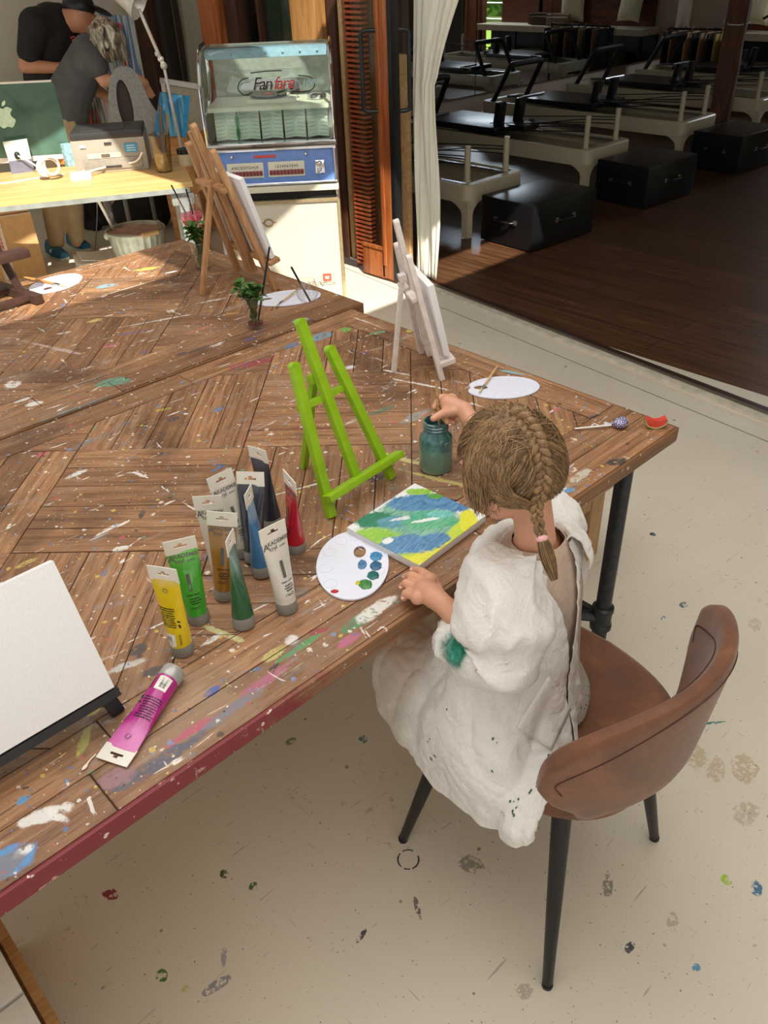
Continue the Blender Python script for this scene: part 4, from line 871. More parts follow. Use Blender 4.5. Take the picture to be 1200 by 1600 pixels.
# ================================================================== JAR, GLASSES
J=at(681,731,HT); t=thing('glass_jar','glass jar of murky blue-green paint water under the girl\'s brush','jar',J[:])
jm=NT('stained_jar'); z_=jm.N('ShaderNodeSeparateXYZ'); jm.l.new(jm.tc(),z_.inputs[0]); q=jm.noise(scale=22,det=4,dist=1.5); hh=jm.math('MULTIPLY_ADD',q,.06,z_.outputs[2])
col=jm.ramp(jm.math('MULTIPLY',hh,6.0),[(.05,lin((96,138,124))),(.48,lin((108,150,134))),(.62,lin((64,112,112))),(.85,lin((58,104,110))),(1,lin((130,170,164)))]); col=jm.mix(jm.step(q,.60,.68),col,lin((50,98,112))); jm.fin(col,.08,0,Coat_Weight=1.0,Transmission_Weight=.12)
R0=.0375
prof=[(R0-.006,0),(R0-.002,.003),(R0,.010),(R0,.078),(R0-.003,.088),(R0-.010,.096),(R0-.0115,.100),(R0-.0095,.102),(R0-.0095,.105),(R0-.0115,.107),(R0-.0095,.110),(R0-.0095,.112),(R0-.0115,.114),(R0-.0105,.120),(R0-.013,.121),(R0-.0145,.116),(R0-.014,.100)]
b=MB(); b.lathe(prof,n=40); b.build('jar_body',jm.m,t)
b=MB(); b.lathe([(R0-.0142,.099),(0,.0995)],n=30); b.build('paint_water',plain('murky_water',(92,134,118),.08,scale=60,var=.15),t)
def tumbler(lab,c,r0,r1,h,drink=None,dh=.03):
    t=thing('drinking_glass',lab,'glass',c[:]); b=MB(); b.lathe([(0,0),(r0-.001,0),(r0,.004),(r1,h),(r1-.0016,h),(r0-.003,.012),(0,.010)],n=32); b.build('glass_body',MT['glass'],t)
    if drink: b=MB(); b.lathe([(0,.0105),(r0-.0035,.0125),(r0-.0030+(r1-r0)*(dh/h),.01+dh),(0,.01+dh)],n=32); b.build('drink',drink,t)
    b=MB(); b.tube([(r1*math.cos(i*PI/12),r1*math.sin(i*PI/12),h) for i in range(24)],.0011,6,closed=True); b.build('rim',MT['glass'],t); return t
leafm=NT('mint_leaf'); lq=leafm.noise(scale=70,det=4); leafm.bump(lq,.5,.002); leafm.fin(leafm.ramp(lq,[(.3,lin((34,70,24))),(.7,lin((92,140,58)))]),.45)
stemm=plain('mint_stem',(74,96,46),.5)
def mint(lab,c,h,spread,seed,nst=5,top=.03,rmax=.03):
    r=random.Random(seed); t=thing('mint_sprig',lab,'herb',c[:])
    ls=MB(); st=MB()
    for k in range(nst):
        a=r.uniform(0,2*PI); p=[V(r.uniform(-.012,.012),r.uniform(-.012,.012),.014)]
        for q in range(1,5): p.append(V(math.cos(a)*spread*(q/4)**1.5*r.uniform(.6,1.1),math.sin(a)*spread*(q/4)**1.5*r.uniform(.6,1.1),.014+(h+top*r.random())*q/4))
        p=spline(p,10); st.tube(p,.0013,6)
        for i in range(1,11):
            for s_ in (0,PI):
                az=r.uniform(0,2*PI); P=p[i]; inside=P.z<h*.80; L=r.uniform(.024,.036)*(.72 if inside else 1.0)
                d=V(math.cos(az),math.sin(az),r.uniform(-.2,.7)).normalized(); 
                if inside: d=V(d.x*.5,d.y*.5,.8).normalized()
                n_=d.cross(V(-math.sin(az),math.cos(az),0)).normalized(); sd=d.cross(n_)
                rows=[]
                for m in range(6):
                    u=m/5; w=L*.36*math.sin(PI*min(1,u*.92+.06))**.8; cen=P+d*L*u+n_*(.004*math.sin(u*3)); rows.append([cen-sd*w+n_*w*.35,cen,cen+sd*w+n_*w*.35])
                ls.loft(rows,closed=False)
    st.build('stems',stemm,t); ls.build('leaves',leafm.m,t); return t
straw=plain('black_straw',(24,28,34),.35)
def straw_o(lab,a,c,r=.0032):
    b=MB(); a,c=V(*a),V(*c); b.tube([a,(a+c)/2,c],r,12); o=b.build('drinking_straw',straw); return tag(o,lab,'straw')
g0=at(400,512,HT); tumbler('tumbler with mint leaves and a black straw on the far table half',g0,.026,.033,.105,plain('red_dregs',(96,20,36),.1),.008)
mint('leafy mint sprigs standing in the tumbler with the black straw',g0,.105,.034,4,8,.022)
a=g0+V(.012,.0,.02); straw_o('black straw leaning in the tumbler of mint',a,pv(421,386,(g0.x,g0.y),.01))
g1=at(484,503,HT); t=thing('wine_glass','clear stemmed glass with a black straw beside the palette','glass',g1[:])
def wineglass(t,s=1.0,r=.038,h=.20):
    b=MB(); b.lathe([(.034*s,0),(.034*s,.001),(.006*s,.006),(.0035*s,.02),(.0035*s,.085*s),(.010*s,.092*s),(r*.75,.11*s),(r,.135*s),(r*.95,.165*s),(r*.80,h),(r*.80-.0012,h),(r*.95-.0014,.165*s),(r-.0014,.135*s),(r*.75-.0012,.112*s),(.004,.096*s),(0,.096*s)],n=32); b.build('glass_body',MT['glass'],t)
    b=MB(); b.tube([(r*.80*math.cos(i*PI/12),r*.80*math.sin(i*PI/12),h) for i in range(24)],.0009,6,closed=True); b.build('rim',MT['glass'],t)
wineglass(t,.66,.034,.135)
a=pv(491,487,(g1.x,g1.y)); straw_o('black straw standing in the clear stemmed glass',(g1.x+.006,g1.y-.004,HT+.066),pv(455,417,(g1.x,g1.y),0))
g2=at(318,420,HT); tumbler('tall glass of greenery behind the tall wooden easel',g2,.028,.036,.10,plain('pale_water',(176,180,140),.05,Transmission_Weight=.8),.05)
mint('bushy mint standing in the tall glass behind the wooden easel',g2,.135,.035,9,7,.03)
g3=at(300,408,HT); t=thing('wine_glass','large wine glass half full of pink drink, at the far table edge','glass',(g3.x+.07,g3.y+.07,HT)); wineglass(t,1.0,.046,.215)
b=MB(); b.lathe([(0,.098),(.030,.111),(.0435,.134),(.0435,.150),(0,.150)],n=32); pk=NT('pink_drink'); k_=pk.noise(scale=60,det=3); pk.fin(pk.ramp(k_,[(.4,lin((206,66,86))),(.65,lin((236,130,140)))]),.08); b.build('drink',pk.m,t)
L_=t.location; straw_o('first of two black straws in the pink drink, left one',L_+V(-.002,.0,.105),L_+V(-.045,.03,.26),.003); straw_o('second of two black straws in the pink drink, right one',L_+V(.01,-.01,.105),L_+V(-.01,-.012,.245),.003)
# ================================================================== SWEETS
lp=at(969,668,HT); t=thing('lollipop','lollipop in purple plaid wrapper lying near the table corner','lollipop',lp[:]); b=MB()
b.ball((0,0,.013),.019,(1,.85,.62),14)
for v in range(len(b.v)): p=V(*b.v[v]); b.v[v]=tuple(p+p.normalized()*.0035*mnoise.noise(p*140))
wr=NT('purple_wrapper'); ck=wr.N('ShaderNodeTexChecker'); wr.l.new(wr.tc(),ck.inputs[0]); ck.inputs['Scale'].default_value=260; ck.inputs[1].default_value=lin((54,48,110)); ck.inputs[2].default_value=lin((196,196,226)); wr.fin(ck.outputs[0],.15); b.build('wrapper',wr.m,t)
q=at(898,672,HT)-lp; b=MB(); b.tube([V(q.x,q.y,.004),V(q.x*.2,q.y*.2,.008)],.0022,8); b.build('stick',MT['white_plastic'],t)
b=MB(); 
for k in range(7): a=k*.5-1.4; dv=V(q.x,q.y,0).normalized(); b.add([dv*.018+V(0,0,.008),dv*.018+V(0,0,.012),dv*.03+V(math.cos(a)*.018,math.sin(a)*.018,.006+.004*math.sin(k*3)),dv*.028+V(math.cos(a+.3)*.016,math.sin(a+.3)*.016,.004)],[(0,1,2,3)])
b.build('wrapper_frill',plain('pale_frill',(214,212,226),.3),t)
b=MB(); w2_=at(938,664,HT+.004)-lp; b.tube(spline([V(q.x*.45,q.y*.45,.006),V(q.x*.5,q.y*.5+.01,.010),V(q.x*.62,q.y*.62+.004,.005)],8),.0012,6); b.build('tie',MT['white_plastic'],t)
wm_=at(1023,668,HT); t=thing('watermelon_toy','small watermelon slice shaped sweet on the table corner','sweet',wm_[:],-.72)
def slice_(r0,r1,y,z0=.0):
    P=[(r0*math.cos(PI+a*PI/14),r0*math.sin(PI+a*PI/14)) for a in range(15)]; Q=[(r1*math.cos(2*PI-a*PI/14),r1*math.sin(2*PI-a*PI/14)) for a in range(15)]; return P+Q
M=Matrix.Translation((0,0,.020))@Matrix.Rotation(PI/2,4,'X')
b=MB(); b.prism([(.027*math.cos(PI+a*PI/16),.020*math.sin(PI+a*PI/16)) for a in range(17)],-.008,.008,M); b.build('rind',plain('green_rind',(112,150,72),.4),t)
b=MB(); b.prism([(.0245*math.cos(PI+a*PI/16),.001+.0165*math.sin(PI+a*PI/16)) for a in range(17)]+[(.022,.008),(.012,.002),(0,.0005),(-.012,.003),(-.020,.010)],-.0085,.0085,M); b.build('flesh',plain('red_flesh',(208,66,52),.4,var=.1,scale=200),t)
b=MB(); b.prism([(.0252*math.cos(PI+a*PI/16),-.0005+.0178*math.sin(PI+a*PI/16)) for a in range(17)],-.0082,.0082,M); b.build('pale_band',plain('pale_band',(226,206,150),.4),t)
# ================================================================== TRESTLE UNDER THE TABLE
t=thing('wooden_trestle','raw pine trestle standing under the near table behind the girl','trestle',(1.687,1.333,0)); pw=woodm('raw_pine',(140,106,70),(178,142,98),(204,170,126),(20,20,3),.6)
def tb(nm,a,c,w,h): b=MB(); b.bar(a,c,w,h,bev=.004); return b.build(nm,pw,t)
f1,f2=at(907,868,0)-V(1.687,1.333,0),at(940,858,0)-V(1.687,1.333,0)
for (x,y) in ((.26,-.19),(-.02,-.19),(.26,.2),(-.02,.2)): tb('leg',(x,y,0),(x,y,.285),.06,.07)
tb('front_beam',(-.06,-.19,.235),(.24,-.19,.235),.05,.045); tb('back_beam',(-.06,.2,.235),(.24,.2,.235),.05,.045)
tb('top_board',(.10,-.20,.30),(.31,-.20,.30),.09,.032); tb('top_board',(-.1,-.03,.30),(.29,-.03,.30),.09,.03); tb('top_board',(-.1,.14,.30),(.29,.14,.30),.09,.03)
tb('side_rail',(.25,-.2,.07),(.25,.2,.07),.05,.05); tb('side_rail',(-.02,-.2,.07),(-.02,.2,.07),.05,.05); tb('floor_rail',(-.02,.02,.035),(.26,.02,.035),.04,.05)
# ================================================================== CHAIR
lth=NT('brown_suede'); q=lth.noise(scale=9,det=6,rough=.7,dist=.6); f_=lth.noise(scale=260,det=3); 
lc=lth.ramp(q,[(.3,lin((80,46,26))),(.5,lin((108,64,35))),(.7,lin((138,86,48)))]); lc=lth.mix(lth.math('MULTIPLY',f_,.3),lc,lin((110,60,38))); lth.bump(lth.math('ADD',f_,q),.25,.002); lth.fin(lc,.62,Sheen_Weight=.25)
seam=plain('dark_seam',(70,38,26),.7)
CX,CY=.965,.605
t=thing('upholstered_chair','brown suede shell chair with black tapered legs under the girl','chair',(CX,CY,0)); CHAIR=t
def sup(a,w,h,e): c,s=math.cos(a),math.sin(a); return (w*abs(c)**(2/e)*(1 if c>0 else -1),h*abs(s)**(2/e)*(1 if s>0 else -1))
b=MB(); R=[]; n=64
prof=[(.80,.425),(.95,.432),(1.0,.447),(1.005,.462),(.985,.478),(.93,.487),(.80,.484),(.5,.474),(.15,.470)]
for k,z in prof:
    row=[]
    for i in range(n):
        x,y=sup(2*PI*i/n,.228,.245,2.9); tap=1-.12*max(0,-y/.245); row.append(V(x*k*tap,y*k,z+.02*max(0,abs(x*k)-.12)*1.0+ (.05*max(0,-y*k-.19) if z>.45 else 0)))
    R.append(row)
b.loft(R,cap0=True,cap1=True); b.build('seat',lth.m,t)
def BS(u,v,off):
    x=.258*u; e=2.5; zt=.625+.137*max(0,1-abs(u)**e)**(1/e); zb=.455 if abs(u)<.62 else .455+.150*((abs(u)-.62)/.38)**1.6
    if abs(u)<.62: x*=1
    z=zb+(zt-zb)*v; pinch=1-.10*math.exp(-((z-.50)/.05)**2)*(1 if abs(u)<2 else 0)
    y=.343+.115*abs(u)**2.0-.03*((z-.46)/.3)+.02*math.exp(-((z-.46)/.03)**2)
    nx,ny=-2*.115*u/.258,1; L=math.hypot(nx,ny); return V(CX+x*pinch+nx/L*off,y+ny/L*off,z)-V(CX,CY,0)
b=MB(); nu,nv=48,24; th=.017
def grid(off,sgn):
    rows=[]
    for j in range(nv+1):
        row=[]
        for i in range(nu+1):
            u=math.sin((-1+2*i/nu)*PI/2)*.9995; v=.5-.5*math.cos(PI*j/nv); ed=min(1,(1-abs(u))*14)*min(1,(1-v)*10)*(1 if v>.5 else min(1,v*10)); row.append(BS(u,v,sgn*(th*.35+th*.65*math.sqrt(max(0,1-(1-ed)**2)))))
        rows.append(row)
    return rows
G1,G2=grid(0,1),grid(0,-1)
b.loft(G1,closed=False); b.loft(G2,closed=False)
def edge(g): return [g[0][i] for i in range(nu+1)]+[g[j][nu] for j in range(1,nv+1)]+[g[nv][i] for i in range(nu-1,-1,-1)]+[g[j][0] for j in range(nv-1,0,-1)]
b.loft([edge(G1),edge(G2)],closed=True); b.build('backrest',lth.m,t,ang=60)
b=MB()
for sgn in (1,-1):
    P=[BS(.935*math.cos(a),min(.955,max(.10,.5+.455*math.sin(a))),sgn*(th+.0006)) for a in [PI*i/40 for i in range(-4,45)]]
    b.tube(P,.0011,6)
b.build('stitched_seam',seam,t)
for px,py,tx,ty in ((630,1312,-.13,.13),(855,1540,-.13,-.14),(1022,1310,.13,-.14),(0,0,.13,.13)):
    p=at(px,py,0)-V(CX,CY,0) if px else V(.225,.235,0)
    b=MB(); top=V(tx*1.0,ty*1.0,.43); b.tube([p,p+V(0,0,.004),p*.5+top*.5,top],[.0085,.0105,.0155,.0195],20); b.lathe([(.0112,0),(.0112,.008)],p,16); b.build('leg',MT['metal_black'],t)
b=MB(); b.box((0,0,.425),(.30,.30,.012),bev=.004); b.build('under_frame',MT['metal_black'],t)
# ================================================================== FLESH helper
class Flesh(MB):
    def cap(s,a,ra,c,rc,n=14):
        a,c=Vector(a),Vector(c); k=6; s.tube([a+(c-a)*(i/k) for i in range(k+1)],[ra+(rc-ra)*i/k for i in range(k+1)],n); s.ball(a,ra,n=8); s.ball(c,rc,n=8); return s
    def chain(s,pts,rs):
        for i in range(len(pts)-1): s.cap(pts[i],rs[i],pts[i+1],rs[i+1])
    def done(s,name,mat,parent,voxel=.003,sm=4,fac=.6):
        o=s.build(name,mat,None); o.data.update()
        freeze(o,[('REMESH',dict(mode='VOXEL',voxel_size=voxel)),('SMOOTH',dict(iterations=sm,factor=fac))])
        if parent:
            Mi=Matrix(); p=parent
            while p: Mi=p.matrix_basis@Mi; p=p.parent
            o.data.transform(Mi.inverted()); o.parent=parent
        return o
def skin(nm,c,red=1):
    n=NT(nm); q=n.noise(scale=18,det=3); f_=n.noise(scale=600,det=2); col=n.ramp(q,[(.3,lin(tuple(int(x*.93) for x in c))),(.7,lin(c))]); n.bump(f_,.06,.0006)
    return n.fin(col,.46,Subsurface_Weight=.12,Subsurface_Radius=(.02,.008,.004),Subsurface_Scale=.3)
sk=skin('child_skin',(214,158,128))
def linen(nm,c1,c2,stain=None,alpha=None):
    n=NT(nm); wv=n.noise(n.mp(sc=(1500,1500,260)),1,2); wv2=n.noise(n.mp(sc=(260,260,1500)),1,2); q=n.noise(scale=7,det=4); col=n.ramp(q,[(.3,lin(c1)),(.7,lin(c2))])
    th_=n.math('ADD',wv,wv2); col=n.mix(n.step(th_,1.0,.7),col,lin(tuple(int(x*.93) for x in c1)))
    if stain: col=stain(n,col)
    cr=lambda sc,sd: n.math('ABSOLUTE',n.math('SUBTRACT',n.noise(n.mp(sc=(1,1,.7),loc=(sd,0,0)),sc,3,.55,.9),.5))
    hh=n.math('MULTIPLY_ADD',cr(16,1),-16.0,n.math('MULTIPLY',cr(38,5),-6.0)); hh=n.math('ADD',hh,n.math('MULTIPLY',th_,.4)); n.bump(hh,.34,.003)
    m=n.fin(col,.85,Sheen_Weight=.1)
    tl=n.N('ShaderNodeBsdfTranslucent'); n.l.new(col,tl.inputs[0]); mx=n.N('ShaderNodeMixShader'); mx.inputs[0].default_value=.22; n.l.new(n.b.outputs[0],mx.inputs[1]); n.l.new(tl.outputs[0],mx.inputs[2]); last=mx.outputs[0]
    if alpha:
        tr=n.N('ShaderNodeBsdfTransparent'); m2=n.N('ShaderNodeMixShader'); n.l.new(alpha(n),m2.inputs[0]); n.l.new(last,m2.inputs[1]); n.l.new(tr.outputs[0],m2.inputs[2]); last=m2.outputs[0]
    n.l.new(last,n.n['Material Output'].inputs[0]); return m
# ================================================================== GIRL
GB=V(.93,.66,.48); G=thing('person','child with a blond French braid in a white linen smock, sitting and dipping a brush','person',GB[:])
HC=V(.884,.668,1.046); hf=V(.02,.91,-.40).normalized(); hr=hf.cross(V(0,0,1)).normalized(); hu=hr.cross(hf)
HM=Matrix((hr,hf,hu)).transposed()
def HP(x,y,z): return HC+HM@V(x,y,z)
fl_=Flesh()
fl_.ball(HC,1,(.068,.084,.082),16,HM); fl_.ball(HP(0,.030,-.035),1,(.054,.056,.062),14,HM); fl_.ball(HP(0,.052,-.082),1,(.026,.026,.020),10,HM)
fl_.cap(HP(0,.084,-.018),.008,HP(0,.096,-.042),.011); fl_.ball(HP(0,.080,-.064),1,(.021,.010,.009),8,HM)
for s_ in (-1,1): fl_.ball(HP(s_*.026,.078,.010),1,(.016,.008,.006),8,HM); fl_.ball(HP(s_*.036,.062,-.038),1,(.022,.020,.022),8,HM); fl_.ball(HP(s_*.069,-.004,-.030),1,(.007,.017,.026),10,HM)
fl_.cap(HP(0,-.024,-.050),.030,V(.905,.622,.885),.036); fl_.cap(V(.905,.625,.895),.037,V(.915,.635,.82),.070)
SL,SR=V(.815,.640,.845),V(1.025,.680,.845); fl_.cap(SL,.036,V(.915,.63,.86),.045); fl_.cap(SR,.036,V(.915,.63,.86),.045)
fl_.cap(V(.875,.645,.80),.068,V(.895,.65,.60),.075); fl_.cap(V(.965,.655,.80),.068,V(.965,.65,.60),.075); fl_.cap(V(.88,.65,.56),.078,V(.98,.65,.56),.078)
for s_,x in ((-1,.86),(1,1.0)): fl_.chain([V(x,.66,.545),V(x+.01*s_,.90,.535),V(.945+.05*s_,.845,.30)],[.062,.046,.030]); fl_.chain([V(.945+.05*s_,.845,.29),V(.945+.055*s_,.90,.265)],[.027,.020])
# left arm and hand (resting on the table edge)
WL=at(692,944,.800); EL=V(.785,.595,.735)
fl_.chain([SL,EL,WL],[.034,.028,.0185])
PL=at(664,922,.796); fl_.chain([WL,(WL+PL)/2,PL],[.0185,.021,.021])
def finger(pts,rs): fl_.chain([at(*p) for p in pts],rs)
kz=.800
fl_.chain([at(672,906,kz-.002),at(652,934,kz-.006)],[.014,.013])
finger([(673,903,.797),(658,893,.795),(645,890,.780)],[.0095,.0085,.0075])
finger([(664,909,.798),(643,899,.797),(633,902,.780)],[.0100,.0090,.0078])
finger([(656,920,.796),(635,911,.795),(628,917,.779)],[.0098,.0088,.0076])
finger([(650,933,.792),(634,927,.789),(631,934,.776)],[.0088,.0080,.0070])
finger([(686,928,.790),(678,907,.782),(664,900,.775)],[.0110,.0095,.0080])
# right arm and hand holding the brush
WR=at(725,641,.912); ER=V(1.11,.82,.80)
fl_.chain([SR,ER,WR],[.034,.028,.0185])
kR=at(699,630,.915); fl_.chain([WR,kR],[.0190,.0185]); fl_.chain([at(706,624,.915),at(697,645,.905)],[.0135,.0125])
finger([(701,622,.918),(688,621,.918),(679,637,.905)],[.0090,.0082,.0072])
finger([(708,622,.915),(690,626,.902),(684,642,.892)],[.0090,.0082,.0070])
finger([(708,640,.902),(692,650,.889),(699,659,.887)],[.0088,.0078,.0068])
finger([(714,645,.898),(702,655,.886),(709,660,.884)],[.0080,.0070,.0062])
finger([(708,643,.912),(691,646,.906),(677,654,.902)],[.0105,.0090,.0075])
fl_.done('body',sk,G,voxel=.0026,sm=5,fac=.5)
# face details
eye=plain('eye_white',(236,234,230),.15); iris=plain('iris_brown',(70,50,36),.2); lip=plain('lips',(186,104,92),.4); brow=plain('brow',(120,88,54),.7)
L2=lambda p: p-GB
for s_ in (-1,1):
    b=MB(); b.ball(L2(HP(s_*.026,.077,-.006)),.0105,n=10); e=b.build('eye',eye,G); b=MB(); b.ball(L2(HP(s_*.026,.0845,-.008)),.0045,n=8); b.build('iris',iris,e)
    b=MB(); b.tube(spline([L2(HP(s_*.014,.086,.010)),L2(HP(s_*.028,.085,.015)),L2(HP(s_*.040,.076,.010))],8),.0022,6); b.build('eyebrow',brow,G)
b=MB(); b.tube(spline([L2(HP(-.017,.084,-.064)),L2(HP(0,.0905,-.062)),L2(HP(.017,.084,-.064))],8),[.001,.003,.004,.0042,.0045,.0042,.004,.003,.001],6); b.build('lips',lip,G)
# fingernails
b=MB()
for p in ((644,889,.787),(632,901,.787),(627,917,.786),(630,934,.783)): b.ball(at(*p)-GB,.0042,(1,1,.35),6)
b.build('fingernails',plain('nail',(228,180,160),.25),G)
# ---------------------------------------------------------------- hair
def hm(nm,c): 
    n=NT(nm); q=n.noise(n.mp(sc=(1,1,1)),60,3); col=n.ramp(q,[(.3,lin(tuple(int(x*.72) for x in c))),(.7,lin(c))]); return n.fin(col,.42,Anisotropic=.5)
hair_d,hair_m,hair_l=hm('hair_dark',(104,78,52)),hm('hair_mid',(142,110,74)),hm('hair_light',(190,152,106)); hair_m2=hm('hair_mid_light',(158,124,84))
rx,ry,rz=.073,.090,.089
def ES(th,ph,k=1.0):   # th: angle from back(0) to front(pi) around the top; ph sideways
    return None
def onE(d,k=1.0): d=d.normalized(); return V(d.x*rx*k,d.y*ry*k,d.z*rz*k)
# scalp cap
b=MB(); vs=[];fs=[]; nU,nV=48,30; idx={}
def keep(d):
    return not (d.y>.42 and d.z<.62+.0*d.x) and not (d.z<-.52) and not (abs(d.x)>.80 and d.z<-.18 and d.y>-.22)
for i in range(nV+1):
    for j in range(nU):
        a=PI*i/nV; c=2*PI*j/nU; d=V(math.sin(a)*math.cos(c),math.sin(a)*math.sin(c),math.cos(a)); idx[(i,j)]=len(vs); p=onE(d,1.0); bulge=1+.02*mnoise.noise(d*3); vs.append(HP(*(p*bulge))-GB)
for i in range(nV):
    for j in range(nU):
        a=PI*(i+.5)/nV; c=2*PI*(j+.5)/nU; d=V(math.sin(a)*math.cos(c),math.sin(a)*math.sin(c),math.cos(a))
        if keep(d): fs.append((idx[(i,j)],idx[(i,(j+1)%nU)],idx[(i+1,(j+1)%nU)],idx[(i+1,j)]))
b.add(vs,fs); hair=b.build('hair',hair_m,G,ang=180)
# braid path on the head (head frame directions), then hanging
def raydir(px,py,k=1.05):
    # point where the view ray meets the head ellipsoid, as a head-frame direction
    r=ray(px,py).normalized(); o=HM.transposed()@(CAM-HC); d=HM.transposed()@r; S_=V(1/(rx*k),1/(ry*k),1/(rz*k)); o2=V(o.x*S_.x,o.y*S_.y,o.z*S_.z); d2=V(d.x*S_.x,d.y*S_.y,d.z*S_.z)
    A=d2.dot(d2);B=2*o2.dot(d2);C=o2.dot(o2)-1; D=B*B-4*A*C
    if D<0: return None
    t_=(-B-math.sqrt(D))/(2*A); q=o+d*t_; return q
bp=[raydir(*p) for p in ((797,646),(812,655),(826,668),(836,684),(843,703),(848,724),(850,746))]
bp=[q for q in bp if q]; braid=[HP(*q) for q in bp]
cont=[(.872,.575,1.020),(.886,.566,.975)]
def pD(px,py,dist): r=ray(px,py).normalized(); return CAM+r*dist
d0=(braid[-1]-CAM).length
braid+= [pD(846,766,d0+.006),pD(839,790,d0+.018),pD(840,812,d0+.022),pD(846,838,d0+.026)]
path=spline(braid,140)
def braid3(path,w0,w1,turns,mats,parent,t0=0):
    n=len(path)
    for s_ in range(3):
        b=MB(); P=[];Rr=[]
        for i,p in enumerate(path):
            u=i/(n-1); d=(path[min(i+1,n-1)]-path[max(i-1,0)]).normalized(); out=(CAM-p).normalized(); side=d.cross(out).normalized(); out=side.cross(d)
            w=w0+(w1-w0)*u; ph=2*PI*(turns*u)+s_*2*PI/3
            P.append(p+side*(w*math.sin(ph))+out*(w*.42*math.sin(2*ph)+.002)); Rr.append(w*.62*(1-.25*math.cos(2*ph)))
        b.tube([p_-GB for p_ in P],Rr,12)
        # grooves as thin strands running along each plait
        b.build('braid_strand',mats[s_],parent)
        for k in range(26):
            a=random.uniform(0,2*PI); q=[]
            for i,p in enumerate(P):
                if i%3: continue
                d=(P[min(i+1,n-1)]-P[max(i-1,0)]).normalized(); x,y,_=frame_z(d,(0.3,.2,.9)); q.append(p+(x*math.cos(a+i*.02)+y*math.sin(a+i*.02))*Rr[i]*1.02)
            strands[random.choice((1,1,2,2,0))].append(q)
strands={0:[],1:[],2:[]}
braid3(path,.0108,.0052,5.5,[hair_m,hair_m2,hair_m],hair)
tie=path[-1]; b=MB(); dT_=(path[-1]-path[-5]).normalized(); b.tube([tie-dT_*.002+V(0,0,0)-GB,tie+dT_*.003-GB,tie+dT_*.007-GB],[.0085,.0098,.0085],14); b.build('hair_tie',plain('pink_tie',(226,176,176),.7),hair)
tail=spline([tie+dT_*.004,pD(853,862,d0+.028),pD(860,885,d0+.030),pD(866,906,d0+.034)],24)
b=MB(); b.tube([p-GB for p in tail],[.006+.0045*math.sin(PI*min(1,i/24*1.15+.1))*(1-.25*(i/24)) if i<22 else .004-.0015*(i-22) for i in range(25)],14,flat=.8); b.build('braid_tail',hair_m,hair)
for k in range(130):
    a=random.uniform(0,2*PI); rr_=random.uniform(.7,1.08); q=[]
    for i,p in enumerate(tail):
        d=(tail[min(i+1,24)]-tail[max(i-1,0)]).normalized(); x,y,_=frame_z(d,(0.3,.2,.9)); r_=(.0055+.0058*math.sin(PI*min(1,i/24*.95+.1)))*rr_; q.append(p+(x*math.cos(a)+y*math.sin(a))*r_)
    strands[random.choice((0,1,1,2,2))].append(q)
# swept strands: hairline -> braid
bpd=[V(q.x/rx,q.y/ry,q.z/rz).normalized() for q in bp]
def bd(u): u=max(0,min(.999,u))*(len(bpd)-1); i=int(u); return bpd[i].lerp(bpd[i+1],u-i).normalized()
def slerp(a,b,t):
    w=math.acos(max(-1,min(1,a.dot(b)))); 
    return a if w<1e-4 else (a*math.sin((1-t)*w)+b*math.sin(t*w))/math.sin(w)
rs=random.Random(11)
for k in range(3600):
    side=-1 if rs.random()<.62 else 1; q=rs.random()
    # hairline points: from the forehead, round the temple and ear to the nape (head frame)
    if side<0: th=rs.uniform(-.10,1.0)
    else: th=rs.uniform(-.10,1.0)
    # th 0 = forehead centre, 1 = nape
    az=PI/2-side*-1*0
    ang=PI*th; x=side*math.sin(ang)*.98; y=math.cos(ang)*.92; z=.42*math.cos(ang*1.1)-.30+.18*(1-abs(math.sin(ang)))-(.30 if th>.55 else 0)*(th-.55)/.45
    if th<.3: z=.50-.9*th
    h=V(x,y,z).normalized(); 
    inner=rs.random()**.7*.75
    u=max(0,min(1,(th-.05)*.95+rs.uniform(-.10,.10))); bq=bd(u)
    if th<.25: bq=bd(rs.uniform(0,.35))
    h=slerp(h,bq,inner*rs.random()); pts=[]; lift=rs.uniform(1.005,1.055); sag=side*rs.uniform(.02,.16); wob=rs.uniform(-.02,.02); m=9
    down=V(0,-.15,-1)
    for i in range(m+1):
        t_=i/m; d=slerp(h,bq,t_); d=(d+down*.16*math.sin(PI*t_)*(1 if side<0 else .7)+V(wob,0,wob)*math.sin(PI*t_*2)).normalized(); pts.append(HP(*onE(d,lift+.01*math.sin(PI*t_))))
    c=rs.random(); strands[0 if c<.36 else (1 if c<.78 else 2)].append(pts)
# hair drawn over the near side of the head, back to the plait at the nape, with loose wisps
for k in range(2300):
    j=lambda s_: rs.uniform(-s_,s_)
    t0=rs.random(); wisp=k<170
    K=[(794+34*t0+j(5),648+50*t0+j(6)),(756+44*t0+j(8),664+52*t0+j(8)),(736+52*t0+j(8),706+36*t0+j(8)),(742+50*t0+j(8),752+16*t0+j(8))]
    K+= [(748+22*t0+j(8),786+j(10))] if wisp else [(778+36*t0+j(6),784+j(7)),(822+12*t0+j(5),790+j(6)),(840+j(3),796+j(6))]
    kk=rs.uniform(1.04,1.075); pts=[]
    for (px,py) in K:
        q=raydir(px,py,kk+.035)
        if q is None: pts=None; break
        pts.append(HP(*q))
    if not pts: continue
    if wisp: pts[-1]=pts[-2]+(pts[-1]-pts[-2]).normalized()*rs.uniform(.012,.05)+V(0,0,-.008)
    strands[rs.choice((0,0,1,1,2) if t0>.5 else (0,1,1,2,2))].append(spline(pts,14))
